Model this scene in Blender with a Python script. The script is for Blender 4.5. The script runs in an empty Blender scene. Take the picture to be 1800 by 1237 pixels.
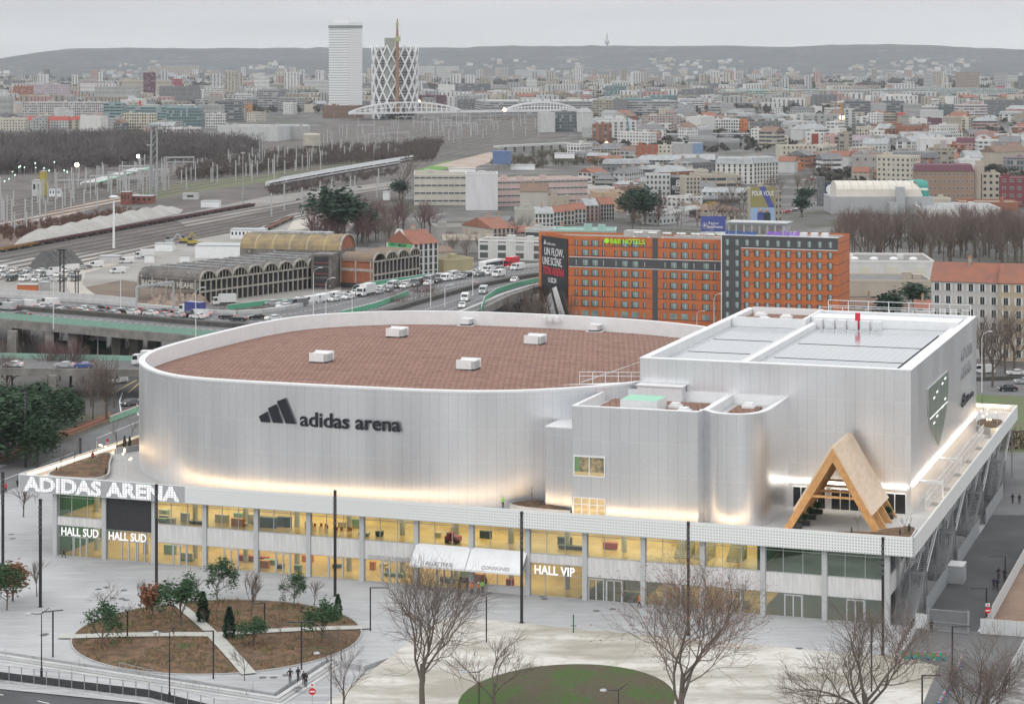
import bpy, bmesh, math, random
from mathutils import Vector, Matrix, noise
S = bpy.context.scene
COL = S.collection
F, H, PX, PY = 3892.0, 76.0, 900.0, 105.0
R = math.radians
# ---------------------------------------------------------------- camera
cd = bpy.data.cameras.new("camera"); cam = bpy.data.objects.new("camera", cd); COL.objects.link(cam)
cam.location = (0, 0, H); cam.rotation_euler = (R(90), 0, 0)
cd.sensor_width = 36; cd.lens = F/1800*36; cd.shift_y = -(618.5-PY)/1800
cd.clip_start = 1; cd.clip_end = 40000
S.camera = cam
# ---------------------------------------------------------------- world: overcast
w = bpy.data.worlds.new("World"); S.world = w; w.use_nodes = True
nt = w.node_tree; N = nt.nodes; LK = nt.links; N.clear()
def wn(t, **k):
    n = N.new(t)
    for a, b in k.items(): setattr(n, a, b)
    return n
sky = wn('ShaderNodeTexSky', sky_type='NISHITA', sun_disc=False, sun_elevation=R(24), sun_rotation=R(215), air_density=1.5, dust_density=4.0)
bw = wn('ShaderNodeRGBToBW'); LK.new(sky.outputs[0], bw.inputs[0])
mn = wn('ShaderNodeMath', operation='MINIMUM'); LK.new(bw.outputs[0], mn.inputs[0]); mn.inputs[1].default_value = 9
tc = wn('ShaderNodeTexCoord'); sp = wn('ShaderNodeSeparateXYZ'); LK.new(tc.outputs['Generated'], sp.inputs[0])
cr = wn('ShaderNodeValToRGB'); LK.new(sp.outputs['Z'], cr.inputs[0])
e = cr.color_ramp.elements
e[0].position = 0.0; e[0].color = (.60, .61, .625, 1)
e[1].position = 1.0; e[1].color = (.98, .985, 1.0, 1)
for p_, c_ in ((.012, (.585, .592, .605, 1)), (.03, (.52, .53, .545, 1)), (.15, (.75, .76, .775, 1)), (.45, (.95, .96, .98, 1))):
    q = cr.color_ramp.elements.new(p_); q.color = c_
mp = wn('ShaderNodeMapping'); LK.new(tc.outputs['Generated'], mp.inputs[0]); mp.inputs['Scale'].default_value = (2.2, 2.2, 26)
nz = wn('ShaderNodeTexNoise'); LK.new(mp.outputs[0], nz.inputs[0]); nz.inputs['Scale'].default_value = 1.6; nz.inputs['Detail'].default_value = 5
nr = wn('ShaderNodeMapRange'); LK.new(nz.outputs[0], nr.inputs[0]); nr.inputs[1].default_value = .3; nr.inputs[2].default_value = .7; nr.inputs[3].default_value = 8.8; nr.inputs[4].default_value = 11.3
# a little darker to the west (left of the view), as in the photograph's cloud deck
wx = wn('ShaderNodeMapRange'); LK.new(sp.outputs['X'], wx.inputs[0]); wx.inputs[1].default_value = -.25; wx.inputs[2].default_value = .25; wx.inputs[3].default_value = .93; wx.inputs[4].default_value = 1.04
m1 = wn('ShaderNodeMath', operation='MULTIPLY'); LK.new(nr.outputs[0], m1.inputs[0]); LK.new(wx.outputs[0], m1.inputs[1])
vm = wn('ShaderNodeVectorMath', operation='SCALE'); LK.new(cr.outputs[0], vm.inputs[0]); LK.new(m1.outputs[0], vm.inputs['Scale'])
va = wn('ShaderNodeMath', operation='MULTIPLY'); LK.new(mn.outputs[0], va.inputs[0]); va.inputs[1].default_value = .02
vadd = wn('ShaderNodeVectorMath', operation='ADD'); LK.new(vm.outputs[0], vadd.inputs[0]); LK.new(va.outputs[0], vadd.inputs[1])
bg = wn('ShaderNodeBackground'); LK.new(vadd.outputs[0], bg.inputs[0]); bg.inputs[1].default_value = .1
ow = wn('ShaderNodeOutputWorld'); LK.new(bg.outputs[0], ow.inputs[0])
# ---------------------------------------------------------------- sun behind cloud
sl = bpy.data.lights.new("sun", 'SUN'); sl.energy = .55; sl.angle = R(35); sl.color = (1, .97, .93)
so = bpy.data.objects.new("sun", sl); COL.objects.link(so); so.rotation_euler = (R(52), 0, R(-35))
S.view_settings.view_transform = 'Standard'; S.view_settings.look = 'None'; S.view_settings.exposure = .42; S.view_settings.gamma = 1
S.cycles.max_bounces = 6; S.cycles.diffuse_bounces = 2; S.cycles.glossy_bounces = 3; S.cycles.transparent_max_bounces = 16
S.cycles.transmission_bounces = 4; S.cycles.volume_bounces = 0; S.cycles.caustics_reflective = False; S.cycles.caustics_refractive = False
S.cycles.use_denoising = True; S.cycles.sample_clamp_indirect = 4; S.cycles.volume_step_rate = 20
# ---------------------------------------------------------------- geometry from the survey of the view
def W(px, py, z=0.0):                       # point of the level plane z seen at a pixel of the 1800 px photo
    Y = F*(H-z)/(py-PY); return Vector(((px-PX)/F*Y, Y, z))
def WY(px, py, Y): return Vector(((px-PX)/F*Y, Y, H-(py-PY)/F*Y))
AO = W(96, 976); AU = Vector((.94393, -.33040, 0)).normalized(); AV = Vector((-AU.y, AU.x, 0)); AANG = math.atan2(AU.y, AU.x)
def A(s, t, z=0.0): return AO + AU*s + AV*t + Vector((0, 0, z))     # arena frame -> world
def AL(p): d = p-AO; return (d.dot(AU), d.dot(AV))
def to_px(p): return (PX+F*p.x/max(p.y, 1), PY+F*(H-p.z)/max(p.y, 1))
# ---------------------------------------------------------------- mesh builder
class MB:
    def __init__(s): s.v = []; s.f = []; s.m = []; s.uv = {}
    def poly(s, pts, m=0, uv=None):
        b = len(s.v); s.v += [tuple(p) for p in pts]; s.f.append(tuple(range(b, b+len(pts)))); s.m.append(m)
        if uv: s.uv[len(s.f)-1] = uv
        return s
    def box(s, x0, y0, z0, x1, y1, z1, m=0, mt=None, bottom=True):
        b = len(s.v)
        s.v += [(x0, y0, z0), (x1, y0, z0), (x1, y1, z0), (x0, y1, z0), (x0, y0, z1), (x1, y0, z1), (x1, y1, z1), (x0, y1, z1)]
        fs = [(0, 1, 5, 4), (1, 2, 6, 5), (2, 3, 7, 6), (3, 0, 4, 7), (4, 5, 6, 7)]+([(3, 2, 1, 0)] if bottom else [])
        for i, f in enumerate(fs): s.f.append(tuple(b+k for k in f)); s.m.append((m if mt is None else mt) if i == 4 else m)
        return s
    def bar(s, p, q, a, b_, m=0):           # rectangular bar from p to q
        p = Vector(p); q = Vector(q); d = (q-p)
        if d.length < 1e-6: return s
        d.normalize(); up = Vector((0, 0, 1)) if abs(d.z) < .95 else Vector((1, 0, 0))
        x = d.cross(up).normalized()*a/2; y = x.cross(d).normalized()*b_/2
        b = len(s.v); s.v += [tuple(c) for c in (p-x-y, p+x-y, p+x+y, p-x+y, q-x-y, q+x-y, q+x+y, q-x+y)]
        for f in ((0, 1, 5, 4), (1, 2, 6, 5), (2, 3, 7, 6), (3, 0, 4, 7), (4, 5, 6, 7), (3, 2, 1, 0)): s.f.append(tuple(b+k for k in f)); s.m.append(m)
        return s
    def tube(s, pts, rs, n=6, m=0, cap=True):
        pts = [Vector(p) for p in pts]; b = len(s.v)
        if not isinstance(rs, (list, tuple)): rs = [rs]*len(pts)
        for i, p in enumerate(pts):
            d = (pts[min(i+1, len(pts)-1)]-pts[max(i-1, 0)]).normalized()
            up = Vector((0, 0, 1)) if abs(d.z) < .9 else Vector((1, 0, 0))
            x = d.cross(up).normalized(); y = x.cross(d)
            for k in range(n):
                a = 2*math.pi*k/n; s.v.append(tuple(p+(x*math.cos(a)+y*math.sin(a))*rs[i]))
        for i in range(len(pts)-1):
            for k in range(n):
                s.f.append((b+i*n+k, b+i*n+(k+1) % n, b+(i+1)*n+(k+1) % n, b+(i+1)*n+k)); s.m.append(m)
        if cap and n > 3:
            s.f.append(tuple(b+k for k in range(n))[::-1]); s.m.append(m)
            s.f.append(tuple(b+(len(pts)-1)*n+k for k in range(n))); s.m.append(m)
        return s
    def prism(s, pts, z0, z1, m=0, mt=None, bottom=False, top=True, closed=True):  # pts 2d ccw
        n = len(pts); b = len(s.v)
        s.v += [(p[0], p[1], z0) for p in pts]+[(p[0], p[1], z1) for p in pts]
        L = [0.0]
        for i in range(n): L.append(L[-1]+math.hypot(pts[(i+1) % n][0]-pts[i][0], pts[(i+1) % n][1]-pts[i][1]))
        for i in range(n if closed else n-1):
            j = (i+1) % n; s.f.append((b+i, b+j, b+n+j, b+n+i)); s.m.append(m)
            s.uv[len(s.f)-1] = [(L[i], z0), (L[i+1], z0), (L[i+1], z1), (L[i], z1)]
        if top: s.f.append(tuple(b+n+i for i in range(n))); s.m.append(m if mt is None else mt)
        if bottom: s.f.append(tuple(b+i for i in range(n))[::-1]); s.m.append(m)
        return s
    def lathe(s, prof, n=16, m=0, cx=0, cy=0):
        b = len(s.v)
        for r, z in prof:
            for k in range(n): a = 2*math.pi*k/n; s.v.append((cx+r*math.cos(a), cy+r*math.sin(a), z))
        for i in range(len(prof)-1):
            for k in range(n): s.f.append((b+i*n+k, b+i*n+(k+1) % n, b+(i+1)*n+(k+1) % n, b+(i+1)*n+k)); s.m.append(m)
        s.f.append(tuple(b+(len(prof)-1)*n+k for k in range(n))); s.m.append(m)
        return s
    def ball(s, c, r, m=0, n=8, k=5, sz=1):
        return s.lathe([(r*math.sin(math.pi*i/k)+1e-4, c[2]-r*sz*math.cos(math.pi*i/k)) for i in range(k+1)], n, m, c[0], c[1])
    def mesh(s, name, mats, smooth=False, uv=True):
        me = bpy.data.meshes.new(name); me.from_pydata(s.v, [], s.f)
        if not isinstance(mats, (list, tuple)): mats = [mats]
        for m in mats: me.materials.append(m)
        me.polygons.foreach_set('material_index', s.m)
        if smooth: me.polygons.foreach_set('use_smooth', [True]*len(s.f))
        if uv:
            ul = me.uv_layers.new(name="UVMap"); data = [0.0]*(2*len(me.loops)); V = s.v
            for fi, f in enumerate(s.f):
                st = me.polygons[fi].loop_start
                if fi in s.uv:
                    for k, c in enumerate(s.uv[fi]): data[2*(st+k)], data[2*(st+k)+1] = c
                    continue
                nx, ny, nz_ = me.polygons[fi].normal
                if abs(nz_) > .7:
                    for k, i in enumerate(f): data[2*(st+k)] = V[i][0]; data[2*(st+k)+1] = V[i][1]
                else:
                    l = math.hypot(nx, ny) or 1; tx, ty = -ny/l, nx/l
                    x0 = min(V[i][0]*tx+V[i][1]*ty for i in f)
                    for k, i in enumerate(f): data[2*(st+k)] = V[i][0]*tx+V[i][1]*ty-x0; data[2*(st+k)+1] = V[i][2]
            ul.data.foreach_set('uv', data)
        me.update(); return me
    def build(s, name, mats, parent=None, smooth=False, loc=None, rz=None, uv=True):
        return link(name, s.mesh(name, mats, smooth, uv), parent, loc, rz)
def link(name, me, parent=None, loc=None, rz=None, scale=None):
    o = bpy.data.objects.new(name, me); COL.objects.link(o)
    if parent is not None: o.parent = parent
    if loc is not None: o.location = loc
    if rz is not None: o.rotation_euler = (0, 0, rz)
    if scale is not None: o.scale = scale if isinstance(scale, (tuple, list)) else (scale,)*3
    return o
def tag(o, label, cat, group=None, kind=None):
    if label: o['label'] = label
    if cat: o['category'] = cat
    if group: o['group'] = group
    if kind: o['kind'] = kind
    return o
def thing(name, label, cat, loc=(0, 0, 0), rz=0, group=None):
    o = bpy.data.objects.new(name, None); COL.objects.link(o); o.location = loc; o.rotation_euler = (0, 0, rz)
    o.empty_display_size = .5
    return tag(o, label, cat, group)
def struct(o): o['kind'] = 'structure'; return o
KIDS = {}
def dup(root, loc, rz=0, label=None, scale=None, group=None, color=None, kids=None):
    if root not in KIDS: KIDS[root] = [(c, list(c.children)) for c in root.children]
    r = root.copy(); COL.objects.link(r); r.location = loc; r.rotation_euler = (0, 0, rz)
    if label: r['label'] = label
    if group: r['group'] = group
    if scale: r.scale = scale if isinstance(scale, (tuple, list)) else (scale,)*3
    if color: r.color = color
    for c, gs in KIDS[root]:
        if kids and not kids(c): continue
        n = c.copy(); COL.objects.link(n); n.parent = r
        if color: n.color = color
        for g in gs: h = g.copy(); COL.objects.link(h); h.parent = n
    return r
# ---------------------------------------------------------------- materials
MATS = {}
def mat(name, col, rough=.8, metal=0, var=.0, vscale=1.0, emit=None, es=1, bump=0, bscale=8, coords='Object', detail=4, var2=None, spec=None):
    """Principled with a procedural noise that mixes towards a second tone of the surface itself (dirt, wear)"""
    if name in MATS: return MATS[name]
    m = bpy.data.materials.new(name); m.use_nodes = True; n = m.node_tree.nodes; l = m.node_tree.links
    p = n['Principled BSDF']; p.inputs['Roughness'].default_value = rough; p.inputs['Metallic'].default_value = metal
    if spec is not None: p.inputs['Specular IOR Level'].default_value = spec
    c = tuple(col)+(1,)
    if var or var2:
        t = n.new('ShaderNodeTexCoord'); x = n.new('ShaderNodeTexNoise'); l.new(t.outputs[coords], x.inputs[0])
        x.inputs['Scale'].default_value = vscale; x.inputs['Detail'].default_value = detail; x.inputs['Roughness'].default_value = .65
        r = n.new('ShaderNodeMapRange'); l.new(x.outputs[0], r.inputs[0]); r.inputs[1].default_value = .35; r.inputs[2].default_value = .65
        mx = n.new('ShaderNodeMix'); mx.data_type = 'RGBA'; l.new(r.outputs[0], mx.inputs[0])
        mx.inputs[6].default_value = c; mx.inputs[7].default_value = tuple(var2)+(1,) if var2 else tuple(k*(1-var) for k in col)+(1,)
        l.new(mx.outputs[2], p.inputs['Base Color'])
    else: p.inputs['Base Color'].default_value = c
    if emit: p.inputs['Emission Color'].default_value = tuple(emit)+(1,); p.inputs['Emission Strength'].default_value = es
    if bump:
        t = n.new('ShaderNodeTexCoord'); x = n.new('ShaderNodeTexNoise'); l.new(t.outputs['Object'], x.inputs[0]); x.inputs['Scale'].default_value = bscale
        b = n.new('ShaderNodeBump'); l.new(x.outputs[0], b.inputs['Height']); b.inputs['Strength'].default_value = bump; l.new(b.outputs[0], p.inputs['Normal'])
    MATS[name] = m; return m
class NT:                                    # small helper for node maths
    def __init__(s, name):
        s.m = bpy.data.materials.new(name); s.m.use_nodes = True; s.n = s.m.node_tree.nodes; s.l = s.m.node_tree.links; s.p = s.n['Principled BSDF']; MATS[name] = s.m
    def put(s, i, v):
        if isinstance(v, (int, float)): i.default_value = v
        elif isinstance(v, (tuple, list)): i.default_value = tuple(v)+((1,) if len(v) == 3 and i.type == 'RGBA' else ())
        else: s.l.new(v, i)
    def math(s, op, a, b=0.0, c=None):
        x = s.n.new('ShaderNodeMath'); x.operation = op; s.put(x.inputs[0], a); s.put(x.inputs[1], b)
        if c is not None: s.put(x.inputs[2], c)
        return x.outputs[0]
    def mix(s, f, a, b):
        x = s.n.new('ShaderNodeMix'); x.data_type = 'RGBA'; s.put(x.inputs[0], f); s.put(x.inputs[6], a); s.put(x.inputs[7], b); return x.outputs[2]
    def coord(s, k='UV'):
        t = s.n.new('ShaderNodeTexCoord'); x = s.n.new('ShaderNodeSeparateXYZ'); s.l.new(t.outputs[k], x.inputs[0]); return t.outputs[k], x.outputs[0], x.outputs[1], x.outputs[2]
    def noise(s, vec, scale, detail=3, lo=.35, hi=.65, a=0.0, b=1.0, rough=.6):
        x = s.n.new('ShaderNodeTexNoise'); s.l.new(vec, x.inputs[0]); x.inputs['Scale'].default_value = scale; x.inputs['Detail'].default_value = detail; x.inputs['Roughness'].default_value = rough
        r = s.n.new('ShaderNodeMapRange'); s.l.new(x.outputs[0], r.inputs[0])
        for i, v in zip((1, 2, 3, 4), (lo, hi, a, b)): r.inputs[i].default_value = v
        return r.outputs[0]
    def mapping(s, vec, scale=(1, 1, 1), rot=(0, 0, 0)):
        x = s.n.new('ShaderNodeMapping'); s.l.new(vec, x.inputs[0]); x.inputs['Scale'].default_value = scale; x.inputs['Rotation'].default_value = rot; return x.outputs[0]
    def white(s, a, b):
        c = s.n.new('ShaderNodeCombineXYZ'); s.put(c.inputs[0], a); s.put(c.inputs[1], b); x = s.n.new('ShaderNodeTexWhiteNoise'); x.noise_dimensions = '3D'; s.l.new(c.outputs[0], x.inputs[0]); return x.outputs[0]
    def set(s, **k):
        for a, v in k.items(): s.put(s.p.inputs[a.replace('_', ' ')], v)
        return s.m
def cell(q, x, w, lo, hi):                   # 1 where fract(x/w) in lo..hi
    f = q.math('FRACT', q.math('DIVIDE', x, w)); return q.math('MULTIPLY', q.math('GREATER_THAN', f, lo), q.math('LESS_THAN', f, hi))
def panel_metal(name, base=(.9, .915, .94), rough=.34, pw=1.4, ph=4.7, z0=31.6, tint=0.0):
    q = NT(name); uv, x, y, _ = q.coord('UV')
    vs = cell(q, x, pw, 0, .03); hs = cell(q, q.math('SUBTRACT', z0, y), ph, .985, 1.01)
    tone = q.white(q.math('FLOOR', q.math('DIVIDE', x, pw)), q.math('FLOOR', q.math('DIVIDE', q.math('SUBTRACT', z0, y), ph)))
    fine = q.noise(uv, 2.6, 2, .2, .8, .93, 1.03)
    k = q.math('MULTIPLY', q.math('MULTIPLY_ADD', tone, .035, .965), fine)
    c = q.mix(q.math('SUBTRACT', 1, k), base, (0, 0, 0))
    c = q.mix(vs, c, (.62, .63, .65)); c = q.mix(hs, c, (.97, .97, .97))
    rn = q.noise(q.mapping(uv, (.12, .02, 1)), 1, 2, .3, .7, rough-.05, rough+.08)
    b = q.n.new('ShaderNodeBump'); q.l.new(q.noise(q.mapping(uv, (.16, .05, 1)), 1, 2), b.inputs['Height']); b.inputs['Strength'].default_value = .15; b.inputs['Distance'].default_value = .25
    q.set(Base_Color=c, Roughness=rn, Metallic=.9, Normal=b.outputs[0]); return q.m
PANEL = panel_metal('brushed_aluminium')
WHITE = mat('white_paint', (.8, .81, .82), .45, var=.08, vscale=.6)
WSTEEL = mat('white_steel', (.72, .73, .74), .4, var=.1, vscale=2)
GSTEEL = mat('galvanised_steel', (.42, .44, .45), .45, .5, var=.2, vscale=1.5)
BLACK = mat('black_steel', (.028, .024, .028), .5, var=.3, vscale=3)
CONC = mat('pale_concrete', (.56, .56, .555), .85, var=.16, vscale=.5)
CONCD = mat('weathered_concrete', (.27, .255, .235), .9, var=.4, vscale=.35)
GREYM = mat('grey_metal', (.47, .49, .5), .4, .3, var=.12, vscale=.8)
def glass(name, tint=(.55, .65, .62), refl=.12, dark=0.0):
    m = bpy.data.materials.new(name); m.use_nodes = True; n = m.node_tree.nodes; l = m.node_tree.links; n.clear()
    tr = n.new('ShaderNodeBsdfTransparent'); tr.inputs[0].default_value = tuple(tint)+(1,)
    gl = n.new('ShaderNodeBsdfGlossy'); gl.inputs[0].default_value = (.9, .95, .95, 1); gl.inputs['Roughness'].default_value = .03
    lw = n.new('ShaderNodeLayerWeight'); lw.inputs[0].default_value = .25
    mr = n.new('ShaderNodeMapRange'); l.new(lw.outputs['Fresnel'], mr.inputs[0]); mr.inputs[3].default_value = refl; mr.inputs[4].default_value = 1
    mx = n.new('ShaderNodeMixShader'); l.new(mr.outputs[0], mx.inputs[0]); l.new(tr.outputs[0], mx.inputs[1]); l.new(gl.outputs[0], mx.inputs[2])
    o = n.new('ShaderNodeOutputMaterial'); l.new(mx.outputs[0], o.inputs[0]); MATS[name] = m; return m
GLASS = glass('clear_glass', (.8, .84, .8), .06)
DGLASS = mat('dark_glass', (.03, .045, .05), .08, var=.4, vscale=.3, spec=.8)
def text(body, size, name, m, parent=None, loc=(0, 0, 0), rot=(R(90), 0, 0), ext=.05, bold=0.0, sx=1.0, align='LEFT', shear=0.0):
    c = bpy.data.curves.new(name, 'FONT'); c.body = body; c.size = size; c.extrude = ext; c.offset = bold; c.align_x = align; c.resolution_u = 3; c.shear = shear
    t = bpy.data.objects.new(name, c); COL.objects.link(t); bpy.context.view_layer.update()
    me = bpy.data.meshes.new_from_object(t.evaluated_get(bpy.context.evaluated_depsgraph_get())); bpy.data.objects.remove(t)
    me.materials.clear(); me.materials.append(m); o = bpy.data.objects.new(name, me); COL.objects.link(o)
    if parent is not None: o.parent = parent
    o.location = loc; o.rotation_euler = rot; o.scale = (sx, 1, 1); return o
def resample(pts, step, closed=True):        # Catmull-Rom through 2d points
    out = []; n = len(pts)
    for i in range(n if closed else n-1):
        g = lambda k: pts[k % n] if closed else pts[min(max(k, 0), n-1)]
        p0, p1, p2, p3 = g(i-1), g(i), g(i+1), g(i+2)
        L = math.hypot(p2[0]-p1[0], p2[1]-p1[1]); m = max(1, int(L/step))
        for j in range(m):
            t = j/m; out.append(tuple(.5*((2*p1[k])+(-p0[k]+p2[k])*t+(2*p0[k]-5*p1[k]+4*p2[k]-p3[k])*t*t+(-p0[k]+3*p1[k]-3*p2[k]+p3[k])*t**3) for k in (0, 1)))
    if not closed: out.append(tuple(pts[-1]))
    return out
def inset(pts, d):
    n = len(pts); o = []
    for i in range(n):
        a, b = pts[i-1], pts[(i+1) % n]; tx, ty = b[0]-a[0], b[1]-a[1]; l = math.hypot(tx, ty) or 1; o.append((pts[i][0]-ty/l*d, pts[i][1]+tx/l*d))
    return o
def pip(x, y, P):
    c = False; n = len(P)
    for i in range(n):
        x1, y1 = P[i][0], P[i][1]; x2, y2 = P[i-1][0], P[i-1][1]
        if (y1 > y) != (y2 > y) and x < (x2-x1)*(y-y1)/(y2-y1)+x1: c = not c
    return c
# ================================================================ ground and roads
def sheet(name, pts, z, m, lab=None, cat=None):
    mb = MB(); mb.poly([(p[0], p[1], z) if len(p) < 3 or z is not None else tuple(p) for p in pts]); o = mb.build(name, [m]); struct(o); return o
def fromL(pts): return [tuple(A(s, t))[:2] for s, t in pts]
def fromPX(pts, z=0): return [tuple(W(x, y, z))[:2] for x, y in pts]
gq = NT('ground_grey'); v_, x, y, z = gq.coord('Object')
c = gq.mix(gq.noise(v_, .004, 6, .4, .6), (.13, .125, .12), (.08, .078, .074)); c = gq.mix(gq.noise(v_, .03, 5, .5, .62), c, (.2, .195, .19)); c = gq.mix(gq.noise(v_, .012, 5, .52, .6), c, (.07, .075, .05))
GM = gq.set(Base_Color=c, Roughness=.95)
mb = MB(); rows = [-200, 330, 420, 1500, 4000, 16000]; zs = [-.8, -.8, -.05, -.05, -.05, -.05]
for r in range(5): mb.poly([(-6000, rows[r], zs[r]), (6000, rows[r], zs[r]), (6000, rows[r+1], zs[r+1]), (-6000, rows[r+1], zs[r+1])])
struct(mb.build('ground', [GM]))
pq = NT('plaza_paving'); v_, x, y, z = pq.coord('Object')
rl = pq.mapping(v_, (1, 1, 1), (0, 0, -AANG)); sx = pq.n.new('ShaderNodeSeparateXYZ'); pq.l.new(rl, sx.inputs[0])
j = pq.math('MAXIMUM', cell(pq, sx.outputs[1], 1.1, 0, .06), cell(pq, sx.outputs[0], 5.3, 0, .012))
c = pq.mix(pq.noise(v_, .05, 6, .38, .62), (.46, .465, .475), (.35, .355, .365)); c = pq.mix(pq.noise(pq.mapping(v_, (.25, 2, 1), (0, 0, AANG)), .5, 4, .5, .7), c, (.5, .505, .51)); c = pq.mix(pq.math('MULTIPLY', j, .4), c, (.25, .25, .25))
PAV = pq.set(Base_Color=c, Roughness=.8)
aq = NT('asphalt'); v_, x, y, z = aq.coord('Object')
ASP = aq.set(Base_Color=aq.mix(aq.noise(v_, .15, 6), (.085, .087, .092), (.055, .056, .06)), Roughness=.85)
ASP2 = mat('worn_asphalt', (.17, .17, .172), .9, var=.28, vscale=.08, detail=6)
LINE = mat('road_paint', (.75, .75, .74), .7, var=.15, vscale=2)
YLINE = mat('yellow_paint', (.7, .5, .14), .7)
sq = NT('pale_sand'); v_, x, y, z = sq.coord('Object')
c = sq.mix(sq.noise(sq.mapping(v_, (.35, 1, 1), (0, 0, R(14))), .13, 7, .42, .58), (.36, .335, .285), (.62, .6, .56)); c = sq.mix(sq.noise(v_, .5, 6, .5, .75), c, (.38, .34, .28))
SAND = sq.set(Base_Color=c, Roughness=.95)
lq = NT('lawn_grass'); v_, x, y, z = lq.coord('Object')
c = lq.mix(lq.noise(v_, .12, 9, .46, .58, rough=.75), (.12, .105, .065), (.065, .15, .025)); c = lq.mix(lq.noise(v_, 2, 5, .5, .62), c, (.11, .085, .055))
b_ = lq.n.new('ShaderNodeBump'); lq.l.new(lq.noise(v_, 5, 4), b_.inputs['Height']); b_.inputs['Strength'].default_value = .7; b_.inputs['Distance'].default_value = .2
LAWN = lq.set(Base_Color=c, Roughness=1, Normal=b_.outputs[0])
# plaza slab
st0, st1, st2 = W(-60, 1134), W(482, 1217), W(575, 1157)
pl = [tuple(st0)[:2], tuple(st1)[:2], tuple(st2)[:2], tuple(W(640, 1170))[:2], tuple(W(700, 1150))[:2], tuple(W(900, 1320))[:2], tuple(A(160, -95))[:2], tuple(A(160, 2))[:2], tuple(A(150, 2))[:2], tuple(A(150, 130))[:2], tuple(A(-60, 60))[:2], tuple(A(-60, -5))[:2]]
mb = MB(); mb.prism(pl, -.79, 0, 0); struct(mb.build('plaza', [PAV]))
# steps
for k in range(4):
    d = .55*(k); z = -.02-.16*k
    n1 = (st1-st0).cross(Vector((0, 0, 1))).normalized(); n2 = (st2-st1).cross(Vector((0, 0, 1))).normalized(); mi = (n1+n2).normalized()/max(.4, (n1+n2).normalized().dot(n1))
    a, b, c_ = st0, st1, st2; P = [a, b, c_]; Q = [a+n1*(d+.6), b+mi*(d+.6), c_+n2*(d+.6)]
    if k == 0: continue
    Pi = [a+n1*(d-.02), b+mi*(d-.02), c_+n2*(d-.02)]
    mb = MB()
    for i in (0, 1): mb.prism([tuple(Pi[i])[:2], tuple(Q[i])[:2], tuple(Q[i+1])[:2], tuple(Pi[i+1])[:2]], z-.2, z, 0)
    struct(mb.build('step', [CONC if k % 2 else mat('mid_concrete', (.42, .42, .42), .85, var=.1)]))
lowp = [tuple(W(-200, 1190, -.6))[:2], tuple(W(250, 1235, -.6))[:2], tuple(W(400, 1300, -.6))[:2], tuple(W(1000, 1400, -.6))[:2], tuple(W(700, 1150, -.6))[:2], tuple(W(575, 1150, -.6))[:2], tuple(W(482, 1210, -.6))[:2], tuple(W(-200, 1120, -.6))[:2]]
sheet('lower_pavement', lowp, -.6, PAV)
sheet('avenue', [tuple(W(x, y, -.72))[:2] for x, y in ((-400, 1150), (0, 1197), (262, 1240), (420, 1290), (800, 1700), (-900, 1700))], -.70, ASP)
for a, b in (((-8, 1218), (6, 1221)), ((66, 1231), (87, 1236)), ((150, 1247), (175, 1252))):
    p, q = W(*a, -.7), W(*b, -.7); mb = MB(); mb.bar((p.x, p.y, -.69), (q.x, q.y, -.69), .18, .01); struct(mb.build('lane_marking', [LINE]))
kp, kq, kr = W(-60, 1185, -.6), W(262, 1236, -.6), W(420, 1285, -.6)
mb = MB(); mb.bar(kp, kq, .35, .16); mb.bar(kq, kr, .35, .16); struct(mb.build('kerb', [CONC]))
# sand with lawn
snd = [W(560, 1245), W(695, 1147), W(745, 1104), W(768, 1092), W(800, 1083), W(1000, 1103), W(1250, 1125), W(1460, 1145), W(1585, 1152), W(1650, 1170), W(1620, 1330), W(500, 1420)]
sheet('sand_court', [tuple(p)[:2] for p in snd], .008, SAND)
lc = (97.6, -46.6); ring = [(lc[0]+12.6*math.cos(a/40*6.2832), lc[1]+15.6*math.sin(a/40*6.2832)) for a in range(40)]
mb = MB(); K = 6
for k in range(K):
    f0, f1 = 1-k/K, 1-(k+1)/K
    for i in range(40):
        j = (i+1) % 40; P = []
        for f, q in ((f0, i), (f0, j), (f1, j), (f1, i)): s, t = lc[0]+(ring[q][0]-lc[0])*f, lc[1]+(ring[q][1]-lc[1])*f; p = A(s, t, .02+.9*(1-f*f)); P.append(tuple(p))
        mb.poly(P)
struct(mb.build('lawn_mound', [LAWN], smooth=True))
# round planting bed with crossing paths
bc = (45, -34)
def bedz(s, t): r = math.hypot(s-bc[0], t-bc[1])/18.9; return .05+.55*max(0, 1-r*r)
paths = [((27, -41.5), 2.1), ((31.2, -20.2), 1.5), ((61.5, -24.5), 1.9), ((56.5, -48.8), 1.9)]; pc = (45.5, -36.2)
mb = MB(); K = 8; NR = 64
for k in range(K):
    for i in range(NR):
        P = []
        for kk, ii in ((k, i), (k, i+1), (k+1, i+1), (k+1, i)):
            r = 18.9*(1-kk/K); a = ii/NR*2*math.pi; s, t = bc[0]+r*math.cos(a), bc[1]+r*math.sin(a); P.append(tuple(A(s, t, bedz(s, t))))
        mb.poly(P)

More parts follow.
